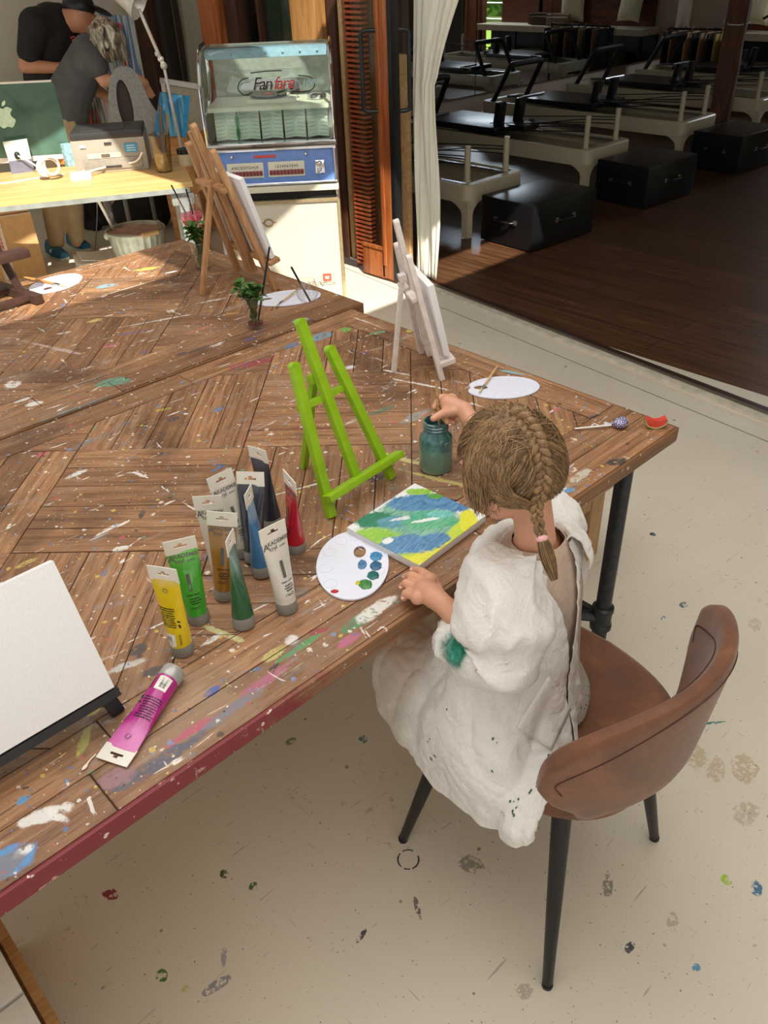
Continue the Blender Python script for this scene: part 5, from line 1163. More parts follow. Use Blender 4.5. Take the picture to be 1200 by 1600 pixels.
for k in range(1100):
    j=lambda s_: rs.uniform(-s_,s_)
    t0=rs.random(); K=[(780+16*t0+j(5),650+j(5)),(748+26*t0+j(6),676+j(8)),(728+34*t0+j(6),722+j(8)),(730+36*t0+j(6),760+j(8)),(742+34*t0+j(10),796+j(12))]
    kk=rs.uniform(1.05,1.085); pts=[]; dl=None
    for (px,py) in K:
        q=raydir(px,py,kk+.035)
        if q is None:
            if dl is None: break
            pts.append(pD(px,py,dl+.004))
        else: pts.append(HP(*q)); dl=(pts[-1]-CAM).length
    if len(pts)<5: continue
    sp_=spline(pts,14); strands[rs.choice((1,1,2,2,0))].append(sp_[:rs.randint(11,15)])
for k in range(160):
    q=raydir(rs.uniform(735,860),rs.uniform(640,700),1.06); 
    if not q: continue
    p0=HP(*q); out=(p0-HC).normalized(); tg=out.cross(V(rs.uniform(-1,1),rs.uniform(-1,1),rs.uniform(-1,1))).normalized(); L=rs.uniform(.02,.05); strands[rs.choice((1,2))].append([p0+tg*(L*i/5)+out*(.004*math.sin(PI*i/5)) for i in range(6)])
for k,mt_ in ((0,hair_d),(1,hair_m),(2,hair_l)):
    cu=bpy.data.curves.new('strands','CURVE'); cu.dimensions='3D'; cu.bevel_depth=.00045; cu.bevel_resolution=0; cu.resolution_u=3
    for q in strands[k]:
        sp=cu.splines.new('POLY'); sp.points.add(len(q)-1)
        for i,p in enumerate(q): sp.points[i].co=(p.x-GB.x,p.y-GB.y,p.z-GB.z,1); sp.points[i].radius=1.0 if 0<i<len(q)-1 else .5
    cu.materials.append(mt_); o=bpy.data.objects.new('hair_strands',cu); COL.objects.link(o); dg=bpy.context.evaluated_depsgraph_get(); me=bpy.data.meshes.new_from_object(o.evaluated_get(dg)); bpy.data.objects.remove(o)
    for p in me.polygons: p.use_smooth=True
    o=bpy.data.objects.new('hair_strands',me); COL.objects.link(o); o.parent=hair; o['kind']='stuff'
# ---------------------------------------------------------------- smock
def ring(c8,n,a0=0,a1=1):
    # closed spline through 8 control points, sampled between parameters a0..a1 (turns)
    c8=[Vector(p) for p in c8]; out=[]
    for i in range(n+1):
        t_=(a0+(a1-a0)*i/n)%1.0*8; a=int(t_)%8; f=t_-int(t_); p0,p1,p2,p3=c8[(a-1)%8],c8[a],c8[(a+1)%8],c8[(a+2)%8]
        out.append(.5*((2*p1)+(p2-p0)*f+(2*p0-5*p1+4*p2-p3)*f*f+(3*p1-p0-3*p2+p3)*f**3))
    return out
def el(cx,cy,z,rx_,ry_,dz=0,tilt=0): # order: front, front-left, left, back-left, back, back-right, right, front-right
    P=[]
    for k in range(8):
        a=PI/2+k*PI/4; P.append((cx+rx_*math.cos(a),cy+ry_*math.sin(a),z+tilt*math.sin(a)+dz*abs(math.cos(a))))
    return P
def cloth_loft(ctrl,nr,n,name,mat,parent,amp=.006,freq=9,a0=lambda v:0,a1=lambda v:1,seed=0,closed=True,fold=(1,1,.35),thick=.0016,gather=None,keepz=None):
    C=[[Vector(p) for p in c] for c in ctrl]; rows=[]
    for i in range(nr+1):
        v=i/nr; cc_=[spline([c[k] for c in C],nr)[i] for k in range(8)] if i==0 else [SP[k][i] for k in range(8)] if False else None
        rows.append(None)
    SP=[spline([c[k] for c in C],nr) for k in range(8)]
    for i in range(nr+1):
        v=i/nr; rows[i]=ring([SP[k][i] for k in range(8)],n,a0(v),a1(v))
    g=[]
    for i in range(nr+1):
        v=i/nr; row=[]
        for j in range(n+1):
            p=rows[i][j]; du=rows[i][min(j+1,n)]-rows[i][max(j-1,0)]; dv=rows[min(i+1,nr)][j]-rows[max(i-1,0)][j]; nn=du.cross(dv)
            if nn.length>1e-9: nn.normalize()
            else: nn=V(0,0,1)
            q=V(p.x*fold[0],p.y*fold[1],p.z*fold[2])*freq+V(seed,seed,0); h=max(0,1-abs(mnoise.noise(q))*2.6)**1.4; h2=max(0,1-abs(mnoise.noise(q*2.1+V(5,1,2)))*3.4)**1.3; q3=V(p.x+p.z*.8,p.y-p.z*.5,p.z)*26+V(seed,3,1); h3=max(0,1-abs(mnoise.noise(q3))*3.2)*.6
            d=amp*(h*.95+h2*.60+h3*.40+.5*mnoise.noise(q*.5))
            if gather: d+=gather(j/n,v)
            row.append(p-nn*(-d)*(1) if False else p+nn*d*SG)
        g.append(row)
    if closed:
        for r_ in g: r_.pop()
    b=MB(); b.loft([[q-GB for q in r_] for r_ in g],closed=closed); o=b.build(name,mat,parent,ang=180)
    if thick: m=o.modifiers.new('thickness','SOLIDIFY'); m.thickness=thick; m.offset=0
    return o
SG=1
def smock_stain(n,col):
    nz=n.noise(scale=60,det=5,rough=.7)
    for (px,py,z,rx_,ry_,c) in []: pass
    s=n.N('ShaderNodeSeparateXYZ'); n.l.new(n.tc(),s.inputs[0])
    v=n.vor(None,26); c=n.N('ShaderNodeTexVoronoi'); n.l.new(n.tc(),c.inputs[0]); c.inputs['Scale'].default_value=26; sp=n.N('ShaderNodeSeparateColor'); n.l.new(c.outputs['Color'],sp.inputs[0])
    m=n.math('MULTIPLY',n.math('LESS_THAN',n.math('MULTIPLY_ADD',nz,.25,c.outputs['Distance']),.24),n.math('GREATER_THAN',sp.outputs[0],.80)); m=n.math('MULTIPLY',m,n.math('LESS_THAN',s.outputs[2],.08))
    col=n.mix(n.math('MULTIPLY',m,.8),col,lin((50,92,74))); br=n.math('MULTIPLY',n.step(nz,.62,.68),n.math('LESS_THAN',s.outputs[1],-.12)); br=n.math('MULTIPLY',br,n.math('LESS_THAN',s.outputs[2],.0)); return n.mix(n.math('MULTIPLY',br,.5),col,lin((150,124,100)))
def gauze(n):
    s=n.N('ShaderNodeSeparateXYZ'); n.l.new(n.tc(),s.inputs[0]); q=n.noise(scale=20,det=3); y=n.math('MULTIPLY_ADD',q,.05,s.outputs[1]); return n.math('MULTIPLY',n.step(y,.06,.16),.60)
lw=linen('white_linen',(244,241,236),(254,252,249),smock_stain,gauze); lw2=linen('white_linen_sleeve',(244,241,236),(254,252,249))
# inner beige shirt and grey patterned skirt
li=linen('beige_shirt',(214,190,172),(226,206,190))
cloth_loft([el(.908,.622,.905,.046,.044,tilt=-.004),el(.91,.630,.885,.072,.058),el(.915,.638,.855,.105,.070,dz=-.004),el(.918,.645,.79,.118,.090),el(.92,.65,.70,.125,.100),el(.92,.65,.60,.130,.110)],30,80,'undershirt',li,G,amp=.0022,freq=14,seed=3,thick=0)
gp=NT('grey_dotted'); v_=gp.vor(None,90,rnd=.3); gp.fin(gp.mix(gp.math('LESS_THAN',v_,.22),lin((176,172,160)),lin((70,72,74))),.85)
cloth_loft([el(.92,.66,.60,.125,.110),el(.935,.67,.54,.140,.135),el(.94,.67,.505,.150,.150),el(.94,.68,.492,.150,.165)],12,60,'underskirt',gp.m,G,amp=.002,freq=12,seed=8,thick=0)
SM=[el(.910,.624,.897,.060,.058,tilt=-.006),
    el(.912,.632,.880,.098,.072,dz=-.006),
    el(.915,.640,.850,.128,.086,dz=-.012),
    [(.92,.745,.79),(.82,.715,.79),(.775,.640,.79),(.82,.560,.79),(.92,.545,.79),(1.01,.575,.79),(1.045,.650,.79),(1.015,.73,.79)],
    [(.92,.765,.70),(.80,.735,.70),(.755,.640,.70),(.81,.545,.70),(.91,.525,.70),(.985,.570,.70),(1.03,.650,.70),(1.02,.74,.70)],
    [(.93,.80,.62),(.80,.785,.62),(.735,.655,.61),(.765,.540,.61),(.88,.500,.61),(.985,.555,.61),(1.05,.650,.61),(1.03,.78,.61)],
    [(.93,.875,.585),(.785,.865,.57),(.715,.690,.54),(.722,.545,.54),(.845,.470,.54),(.985,.545,.54),(1.06,.66,.54),(1.05,.85,.56)],
    [(.93,.925,.54),(.765,.895,.52),(.706,.705,.48),(.700,.550,.50),(.775,.450,.520),(.960,.545,.515),(1.06,.67,.512),(1.05,.90,.52)],
    [(.93,.945,.49),(.756,.893,.475),(.702,.710,.435),(.697,.555,.445),(.716,.442,.482),(.930,.555,.506),(1.05,.69,.504),(1.05,.925,.47)],
    [(.93,.940,.46),(.752,.885,.447),(.702,.710,.408),(.697,.560,.405),(.714,.440,.452),(.920,.57,.503),(1.05,.70,.502),(1.05,.92,.44)]]
# back opening: turns parameter .5=back ; opening leans to the right going down
op=lambda v: .470+.03*min(1,v*2.2)+.01*v; hw=lambda v: max(.004,.085*(1-v/.52))
SMK=cloth_loft(SM,130,280,'smock',lw,G,amp=.010,freq=7.5,a0=lambda v:op(v)+hw(v),a1=lambda v:op(v)+1-hw(v),closed=False,fold=(1,1,.30))
# wide soft collar lying over the shoulders, open at the back
cloth_loft([el(.906,.628,.898,.054,.050,tilt=-.010),el(.906,.630,.906,.062,.058,tilt=-.012),el(.909,.632,.900,.084,.072,tilt=-.012),el(.912,.636,.884,.108,.088,dz=-.006,tilt=-.006),el(.914,.640,.862,.128,.100,dz=-.012),el(.915,.642,.845,.134,.104,dz=-.016)],26,150,'collar',lw2,G,amp=.0055,freq=15,a0=lambda v:.475+.105-.01*v,a1=lambda v:.475+1-.105+.01*v,closed=False,seed=12,fold=(1,1,.7),thick=.002)
bpy.context.view_layer.update()
def hit(px,py,off=.003,obs=None):
    d=ray(px,py).normalized(); best=None
    for ob in (obs or [SMK]):
        ok,loc,nn,_=ob.ray_cast(CAM-GB,d)
        if ok and (best is None or (loc-(CAM-GB)).length<best[0]): best=((loc-(CAM-GB)).length,loc-d*off)
    return best[1] if best else None
def strip(pxs,w,name,off=.004,n=26):
    P=spline([V(a,c,0) for a,c in pxs],n); rows=[]
    for i,p in enumerate(P):
        d=(P[min(i+1,n)]-P[max(i-1,0)]).normalized(); s_=V(-d.y,d.x,0); row=[]
        for k in range(5):
            q=p+s_*w*(k/4-.5); h=hit(q.x,q.y,off+.003*math.sin(PI*k/4)+.0015*mnoise.noise(V(i*.3,k,w)))
            if h is None: row=None; break
            row.append(h)
        if row: 
            if rows and (row[2]-rows[-1][2]).length>.04: continue
            rows.append(row)
    if len(rows)>2:
        b=MB(); b.loft(rows,closed=False); o=b.build(name,lw2,G,ang=180); m=o.modifiers.new('t','SOLIDIFY'); m.thickness=.002; m.offset=0
strip([(796,858),(818,886),(842,925),(862,965),(878,1010),(890,1060)],15,'opening_hem')
g=[]; 
for i in range(11):
    row=[]
    for j in range(11):
        u,v=i/10,j/10; A,B_,C_,D_=V(858,1056,0),V(806,1136,0),V(862,1172,0),V(892,1108,0); q=(A*(1-u)+B_*u)*(1-v)+(D_*(1-u)+C_*u)*v; h=hit(q.x,q.y,.0028); row.append(h)
    g.append(row)
if all(x is not None for r_ in g for x in r_):
    b=MB(); b.loft(g,closed=False); o=b.build('patch_pocket',lw2,G,ang=180); m=o.modifiers.new('t','SOLIDIFY'); m.thickness=.002; m.offset=0
# flecks of dried paint on the smock
fm=plain('green_fleck',(46,92,76),.5); r5=random.Random(31); b=MB()
for (px,py,n_,sp) in ((700,1110,1,2),(670,1157,2,3),(768,1205,2,4),(862,1185,4,9),(800,1258,6,10),(802,1272,2,3),(850,1290,4,8),(775,1158,2,6),(862,1152,3,6),(745,980,1,2),(830,1235,3,8)):
    for k in range(n_):
        h=hit(px+r5.uniform(-sp,sp),py+r5.uniform(-sp,sp),.0012)
        if h: b.ball(h,r5.uniform(.0012,.0028),(1,.6,1.4),5)
b.build('paint_flecks',fm,G)['kind']='stuff'
b=MB(); T=[pv(808,868,(.87,.57),0),pv(822,872,(.87,.57),0),pv(830,884,(.87,.57),-.004),pv(827,890,(.87,.57),-.004)]; b.tube([p-GB for p in spline(T,10)],.0016,6); b.build('tie_string',lw2,G)
# sleeves
def tube_rings(path,rad,twist=0):
    R=[]; path=[Vector(p) for p in path]
    for i,p in enumerate(path):
        d=(path[min(i+1,len(path)-1)]-path[max(i-1,0)]).normalized(); x,y,_=frame_z(d,(0,0,1)) if abs(d.z)<.9 else frame_z(d,(0,1,0)); r=rad[i]; r=r if isinstance(r,tuple) else (r,r)
        R.append([p+x*r[0]*math.cos(a)+y*r[1]*math.sin(a) for a in [k*PI/4 for k in range(8)]])
    return R
def sl_stain(n,col):
    nz=n.noise(scale=40,det=5,rough=.7); p=at(728,1015,.745)-GB; q=n.N('ShaderNodeVectorMath',operation='DISTANCE'); n.l.new(n.tc(),q.inputs[0]); q.inputs[1].default_value=tuple(CAM+ray(726,1014).normalized()*((EL.lerp(WL,.62)-CAM).length-.01)-GB)
    f=n.math('MULTIPLY_ADD',nz,.030,q.outputs['Value']); return n.mix(n.step(f,.062,.042),col,n.ramp(n.noise(scale=70,det=3),[(.35,lin((24,112,92))),(.6,lin((60,160,136))),(.75,lin((150,206,190)))]))
ls_=linen('white_linen_cuff',(244,241,236),(254,252,249),sl_stain)
fa=lambda t_,dz=0: tuple(EL.lerp(WL,t_)+V(0,0,dz))
cloth_loft(tube_rings([(.875,.640,.868),(.840,.634,.850),(.815,.618,.815),(.800,.600,.775),(.785,.592,.738),fa(.18,-.012),fa(.38,-.014),fa(.56,-.016),fa(.66,-.018)],[(.040,.034),(.062,.058),(.074,.070),(.078,.072),(.072,.070),(.062,.064),(.050,.058),(.042,.052),(.042,.052)]),70,120,'sleeve',ls_,G,amp=.0095,freq=8.5,seed=4,fold=(1,1,.6))
cloth_loft(tube_rings([fa(.50,-.022),fa(.60,-.030),fa(.68,-.040),fa(.72,-.052),fa(.70,-.064)],[(.044,.040),(.043,.042),(.042,.040),(.042,.036),(.040,.034)]),16,80,'cuff',ls_,G,amp=.006,freq=32,seed=6,fold=(1,1,.6))
cloth_loft(tube_rings([(.96,.66,.872),(1.00,.672,.858),(1.045,.695,.825),(1.085,.745,.800),(1.105,.80,.795),(1.11,.86,.825)],[(.040,.032),(.058,.048),(.060,.056),(.056,.054),(.048,.048),(.036,.036)]),40,80,'sleeve',lw2,G,amp=.006,freq=13,seed=9,fold=(1,1,.6))
# patch pocket on the smock side
# ---------------------------------------------------------------- brush in hand
ja=V(J.x+.004,J.y-.002,.845); jb=pv(682,600,(ja.x+.01,ja.y+.01),0)
ja=pv(688,676,(J.x,J.y),-.004)
bt=brush('old paint-stained brush held by the child over the jar',jb,ja+(ja-jb)*.35,.0038,plain('stained_handle',(176,140,96),.5,var=.3,scale=160),plain('wet_bristles',(60,90,80),.3))
# ================================================================== JUKEBOX
JL=V(2.50,4.03,0); jz=math.atan2(3.57-4.03,3.03-2.50)
JB=thing('jukebox','vintage jukebox with curved glass dome, chrome arches and blue selection panel','jukebox',JL[:],jz)
ch=MT['chrome']; cream=plain('cream_enamel',(214,210,190),.35,scale=10,var=.03); jblue=plain('blue_panel',(96,132,200),.35,scale=40,var=.06); dark=plain('black_gap',(14,14,15),.6)
side=plain('dark_side_panel',(58,58,54),.3,scale=8,var=.1); mint_c=plain('mint_white',(214,226,212),.45,scale=20,var=.03); redp=plain('red_print',(206,64,52),.5)
DW,DD=.70,.46
b=MB(); b.box((DW/2,DD/2+.03,.36),(DW-.03,DD-.06,.60)); b.build('lower_cabinet',side,JB)
b=MB(); b.box((DW/2,.0,.30),(DW-.10,.03,.56)); b.build('front_panel',cream,JB)
for x in (.02,DW-.02):
    b=MB(); b.tube(spline([(x,-.005,.02),(x,-.005,.30),(x,-.02,.52),(x,-.05,.66),(x,-.055,.86)],20),.018,10,flat=.7); b.build('chrome_edge',ch,JB)
b=MB(); b.box((DW/2,-.015,.625),(DW-.06,.05,.045)); b.build('black_recess',dark,JB)
b=MB(); b.box((DW/2,-.03,.668),(DW-.02,.09,.035),bev=.01); b.build('chrome_sill',cream,JB)
b=MB(); b.box((DW/2,DD/2,.78),(DW-.02,DD,.20)); b.build('middle_cabinet',side,JB)
PR=Matrix.Rotation(-.25,3,'X'); PM=Matrix.Translation((DW/2,-.035,.775))@PR.to_4x4()
b=MB(); b.box((0,0,0),(DW-.06,.03,.165),M=PM,bev=.004); b.build('selection_panel',jblue,JB)
b=MB(); b.box((0,-.012,.086),(DW-.03,.03,.018),M=PM,bev=.005); b.box((0,-.012,-.086),(DW-.03,.03,.012),M=PM,bev=.004); b.build('chrome_trim',ch,JB)
for cx in (-.155,.065):
    b=MB(); b.box((cx,-.017,-.014),(.195,.006,.075),M=PM,bev=.002); b.build('key_bank',cream,JB)
    b=MB()
    for k in range(10): b.box((cx-.083+k*.0185,-.023,-.030),(.0155,.012,.024),M=PM,bev=.002)
    b.build('red_keys',plain('red_key',(120,16,28),.3),JB); 
    text('numbers','ABCDEFGHJK' if cx<0 else '1234567890',.019,dark,PM@basis((cx,-.0215,-.006),(1,0,0),(0,0,1),(0,-1,0)),JB,space=1.36)
b=MB(); b.box((-.045,-.017,.052),(.12,.004,.012),M=PM); b.build('red_strip',redp,JB)
b=MB(); b.box((.245,-.02,-.012),(.050,.010,.068),M=PM,bev=.006); b.build('coin_slot',ch,JB)
for q_,r_ in ((V(.245,-.03,.006),.013),(V(.245,-.03,-.026),.010),(V(.175,-.02,.055),.010),(V(-.22,-.02,.055),.010)): b=MB(); b.ball(PM@q_,r_,n=8); b.build('button',ch,JB)
# dome
prof=[(-.045,.885),(-.058,.98),(-.055,1.08),(-.035,1.17),(.01,1.25),(.08,1.305),(.17,1.325),(.30,1.33)]
pp=[(p.x,p.y) for p in spline([(y,z,0) for y,z in prof],30)]
b=MB(); b.loft([[V(x,y,z) for x in (.03,DW*.35,DW*.65,DW-.03)] for y,z in pp],closed=False); o=b.build('glass_dome',glassm('dome_glass',(.93,.98,.96),.03,.10),JB); m=o.modifiers.new('t','SOLIDIFY'); m.thickness=.004
for x in (.015,DW-.015):
    b=MB(); P=[V(x,y,z) for y,z in pp]; b.tube(P,.017,10,flat=.55); b.tube([p+V(0,.022,-.012) for p in P],.006,8); b.build('chrome_arch',ch,JB)
    b=MB(); P2=[V(x+(.004 if x>.3 else -.004),y,z) for y,z in pp]; P2=P2+[V(P2[-1].x,.31,1.20),V(P2[-1].x,.20,1.06),V(P2[-1].x,-.04,1.02)]
    vs=[p for p in P2]; b.add(vs,[tuple(range(len(vs)))]); b.build('side_glass',glassm('side_glass',(.95,.98,.97),.03,.08),JB)
    b=MB(); b.tube(spline([(x,.28,1.33),(x,.33,1.28),(x,.32,1.17),(x,.22,1.07),(x,.0,1.03)],18),.009,8); b.build('chrome_side_trim',ch,JB)
b=MB(); b.box((DW/2,-.05,.893),(DW-.02,.045,.022),bev=.006); b.build('chrome_waist',ch,JB)
b=MB(); b.box((DW/2,DD-.02,1.10),(DW-.06,.02,.44)); b.build('back_panel',plain('silver_back',(170,176,168),.2,.5),JB)
b=MB(); b.box((DW/2,.22,1.295),(DW-.06,.10,.05),bev=.01); [b.ball((.08+.09*k,.165,1.295),.006,n=6) for k in range(7)]; b.build('blue_header',plain('light_blue_header',(160,190,214),.35),JB)
b=MB(); b.box((DW/2,.20,1.055),(DW-.06,.40,.02)); b.build('mechanism_shelf',cream,JB)
# title card wings
for k in range(5):
    x0=.055+k*.122; b=MB(); b.loft([[V(x0,.02,.905),V(x0+.055,.055,.905),V(x0+.112,.02,.905)],[V(x0,.045,1.045),V(x0+.055,.08,1.045),V(x0+.112,.045,1.045)]],closed=False); wg=b.build('title_cards',mint_c,JB)
    b=MB()
    for q in range(7):
        for (xa,ya,xb,yb) in ((x0,.0,x0+.054,.035),(x0+.056,.035,x0+.112,.0)):
            z=.918+q*.018; f=(z-.905)/.14*.025+.018; b.tube([(xa+.004,ya+f,z),(xb-.004,yb+f,z)],.0008,4)
    b.build('title_lines',plain('grey_line',(150,160,150),.6),wg)
    b=MB(); b.box((x0+.028,.030,1.050),(.045,.004,.010)); b.box((x0+.084,.030,1.050),(.045,.004,.010)); b.build('red_heading',redp,JB)
b=MB(); 
for z in (.94,1.0): b.tube(spline([(.175+.008*math.sin(a),.015,z+.028*math.cos(a)) for a in [i*PI/6 for i in range(12)]],20),.004,6)
b.build('green_ornament',plain('green_enamel',(60,160,90),.3),JB)
# turntable
b=MB(); b.box((.36,.20,1.075),(.26,.24,.02),bev=.006); b.build('turntable_base',cream,JB)
b=MB(); b.lathe([(.0,0),(.098,0),(.100,.004),(.098,.008),(0,.008)],(.34,.19,1.09),32); b.build('record',plain('vinyl',(26,24,26),.2),JB)
b=MB(); b.lathe([(0,0),(.035,0),(.035,.001),(0,.001)],(.34,.19,1.0985),24); b.build('record_label',redp,JB)
b=MB(); b.tube([(.47,.24,1.13),(.44,.14,1.12),(.39,.16,1.105)],.006,8); b.lathe([(.028,0),(.024,.06),(.0,.065)],(.48,.25,1.085),16); b.build('tonearm',MT['metal_black'],JB)
b=MB(); b.lathe([(.05,0),(.05,.02),(.03,.03),(0,.03)],(.60,.18,1.068),20); b.build('selector_hub',ch,JB)
# neon style lettering on the dome: Fanfare 100
neo=plain('dark_script',(60,44,44),.3); neor=plain('red_script',(196,60,64),.3)
TM=basis((.395,-.056,1.150),(1,0,0),(0,-.1,1),(0,-1,-.1))
text('lettering','Fan',.082,neo,TM@Matrix.Translation((-.012,0,0)),JB,shear=.35,space=.85,align='RIGHT'); text('lettering','fare',.082,neor,TM@Matrix.Translation((-.008,0,0)),JB,shear=.35,space=.85,align='LEFT'); text('lettering','100',.045,plain('pale_blue_script',(150,196,214),.3),TM@Matrix.Translation((.172,.006,0)),JB,shear=.2)
b=MB(); b.tube(spline([(.27,-.05,1.205),(.23,-.05,1.195),(.21,-.058,1.16),(.24,-.062,1.13),(.28,-.062,1.14)],14),.003,6); b.tube(spline([(.52,-.05,1.205),(.585,-.05,1.195),(.60,-.058,1.16),(.57,-.062,1.135),(.48,-.062,1.135)],14),.003,6); b.tube(spline([(.28,-.045,1.225),(.36,-.044,1.23),(.44,-.044,1.23)],8),.003,6); b.build('lettering',neo,JB)
for x in (.05,DW-.05): b=MB(); b.tube([(x,.03,0),(x,.03,.07)],.02,10); b.build('foot',MT['metal_black'],JB)
# framed print leaning on the jukebox
FP=thing('framed_print','large framed print with small drawings and a red stamp leaning on the jukebox','picture',(JL+V(math.cos(jz)*.38-math.sin(jz)*-.06*-1*0,math.sin(jz)*.38,0)+V(-.04,-.05,0))[:],jz)
LM=Matrix.Translation((0,0,.305))@Matrix.Rotation(.06,4,'X'); w,h=.60,.60
pf=plain('champagne_frame',(196,178,140),.3,.6)
for c,s_ in (((0,0,h/2),(w,.022,.016)),((0,0,-h/2),(w,.022,.016)),((w/2,0,0),(.016,.022,h)),((-w/2,0,0),(.016,.022,h))):
    b=MB(); b.box(c,s_,M=LM,bev=.002); b.build('frame_side',pf,FP)
b=MB(); b.box((0,.004,0),(w-.01,.008,h-.01),M=LM); b.build('paper',plain('pale_paper',(206,200,184),.5,scale=3,var=.02),FP)
b=MB(); r=random.Random(4)
for (cx,cz,rr_) in ((-.095,.19,.024),(-.23,.18,.012),(-.22,.06,.007)):
    b.tube([(LM@V(cx+rr_*math.cos(a),-.002,cz+rr_*.8*math.sin(a))) for a in [i*PI/8 for i in range(16)]],.0038,6,closed=True); b.tube([LM@V(cx-rr_*1.8,-.002,cz),LM@V(cx-rr_,-.002,cz)],.0024,5); b.tube([LM@V(cx+rr_,-.002,cz),LM@V(cx+rr_*1.8,-.002,cz+.002)],.0024,5)
b.build('drawing',plain('ochre_ink',(150,118,60),.5),FP)
b=MB(); P=[LM@V(-.10+.30*i/46,-.002,-.175+.014*math.sin(i*1.3)*(1 if i%9 else 2)) for i in range(47)]; b.tube(spline(P,120),.0012,5); b.tube([LM@V(.205+.045*math.cos(a),-.002,-.175+.008*math.sin(a)) for a in [i*PI/10 for i in range(20)]],.001,5,closed=True); b.build('signature',inkg,FP)
b=MB(); b.box((.205,-.002,-.138),(.048,.002,.044),M=LM,bev=.001); st=b.build('red_stamp',plain('stamp_red',(196,92,72),.5),FP); b=MB(); b.box((.205,-.0035,-.135),(.026,.002,.006),M=LM); b.box((.205,-.0035,-.145),(.022,.002,.006),M=LM); b.build('stamp_mark',lblw,st)
# ================================================================== DESK
DX=V(.89,-.456,0).normalized(); dzr=math.atan2(DX.y,DX.x); DO=V(2.33,3.95,0)
D=thing('work_desk','pale wooden desk with grey metal legs at the back left','desk',DO[:],dzr); ply=woodm('ply_top',(196,150,90),(226,186,124),(240,206,150),(2,24,24),.45); galv=plain('galvanised',(176,182,178),.4,.5,scale=20,var=.08)
b=MB(); b.box((-.85,.36,.737),(1.7,.72,.026),bev=.002); b.build('desk_top',ply,D)
b=MB(); b.box((-.85,.01,.712),(1.66,.03,.024)); b.box((-.85,.70,.712),(1.66,.03,.024)); b.build('frame_rail',galv,D)
for x in (-.06,-1.6):
    for y in (.05,.66): b=MB(); b.box((x,y,.36),(.05,.05,.70)); b.box((x,y,.66),(.12,.05,.06),bev=.01); b.box((x,y,.01),(.09,.09,.02)); b.build('leg',galv,D)
def onD(px,py,z=.75): return at(px,py,z)
def pplate(name,px4,base,th,mat,parent=None,off=0,bev=0,**k):
    n=V(base[0],base[1],0).normalized(); Q=[pv(x,y,base,off) for x,y in px4]; b=MB(); vs=[q for q in Q]+[q+n*th for q in Q]; m=len(Q)
    b.add(vs,[tuple(range(m)),tuple(reversed(range(m,2*m)))]+[(i,(i+1)%m,m+(i+1)%m,m+i) for i in range(m)]); return b.build(name,mat,parent,world=bool(parent),ang=20,**k)
# all-in-one computer
ib=at(62,262,.75); IM=thing('desktop_computer','all-in-one computer seen from behind, metal back coloured with a green reflection with a bitten apple mark','computer',ib[:])
scr=NT('computer_back'); q=scr.noise(scale=5,det=3,dist=.5); scr.fin(scr.ramp(q,[(.3,lin((58,92,84))),(.7,lin((96,132,116)))]),.2,.15); scr=scr.m  # green reflection painted into the base colour of the metal
pplate('screen_back',[(-90,136),(80,128),(84,131),(111,236),(108,240),(-80,253)],ib,.02,scr,IM)
pplate('bezel_edge',[(-90,133),(80,125),(80,128),(-90,136)],ib,.022,MT['white_plastic'],IM); pplate('lower_strip',[(-80,253),(108,240),(110,247),(-78,262)],ib,.016,MT['white_plastic'],IM)
alm=plain('pale_aluminium',(206,222,218),.3,.2)
pplate('stand',[(4,222),(42,217),(49,248),(14,252)],ib,.02,alm,IM,off=-.09); pplate('stand',[(14,252),(49,248),(56,276),(20,281)],ib,.02,plain('stand_shade',(120,126,150),.35,.3),IM,off=-.09)
b=MB(); cpt=pv(27,243,ib,-.10); b.ball(cpt,.016,(1,1,1.3),8); b.build('cable_hole',MT['black_plastic'],IM,world=True)
# the mark: apple silhouette with a bite and a leaf
n_=V(ib[0],ib[1],0).normalized(); ac=pv(8,183,ib,-.004); ax=n_.cross(V(0,0,1)); 
A=[(0,.022),(-.010,.026),(-.022,.023),(-.029,.010),(-.028,-.006),(-.021,-.021),(-.012,-.029),(-.003,-.026),(.003,-.026),(.012,-.029),(.021,-.020),(.026,-.009),(.018,.000),(.017,.010),(.024,.018),(.016,.025),(.008,.026)]
A=spline([(p[0]*1.9,p[1]*1.9,0) for p in A],51,closed=True); b=MB(); AM=basis(ac,ax,(0,0,1),-n_); b.prism([(p.x,p.y) for p in A],0,.003,AM); L_=spline([(p[0]*1.9,p[1]*1.9,0) for p in [(0,.028),(.002,.038),(.011,.043),(.010,.034)]],16,closed=True); b.prism([(p.x,p.y) for p in L_],0,.003,AM); b.build('apple_mark',plain('pale_mark',(206,236,214),.2),IM,world=True)
# coiled cable
b=MB(); cb=at(78,275,.77); 
for k in range(7):
    rx_=.055-.003*k; P=[cb+V(0,0,.045)+ax*(rx_*math.cos(a)+.004*k)+V(0,0,.045*math.sin(a)+.002*k)-n_*(.012*math.sin(a*2+k)+.004*k) for a in [i*PI/10 for i in range(21)]]; b.tube(P,.0045,8)
b.tube(spline([pv(27,243,ib,-.11),pv(45,252,ib,-.13),pv(60,262,ib,-.13),pv(80,276,ib,-.12),pv(100,285,ib,-.1),pv(115,292,ib,-.08)],24),.005,8); b.tube(spline([at(0,287,.755),at(30,283,.755),at(70,276,.755),at(100,272,.755)],20),.004,8)
o=b.build('coiled_cable',MT['white_plastic']); tag(o,'coil of white cable on the desk beside the computer stand','cable')
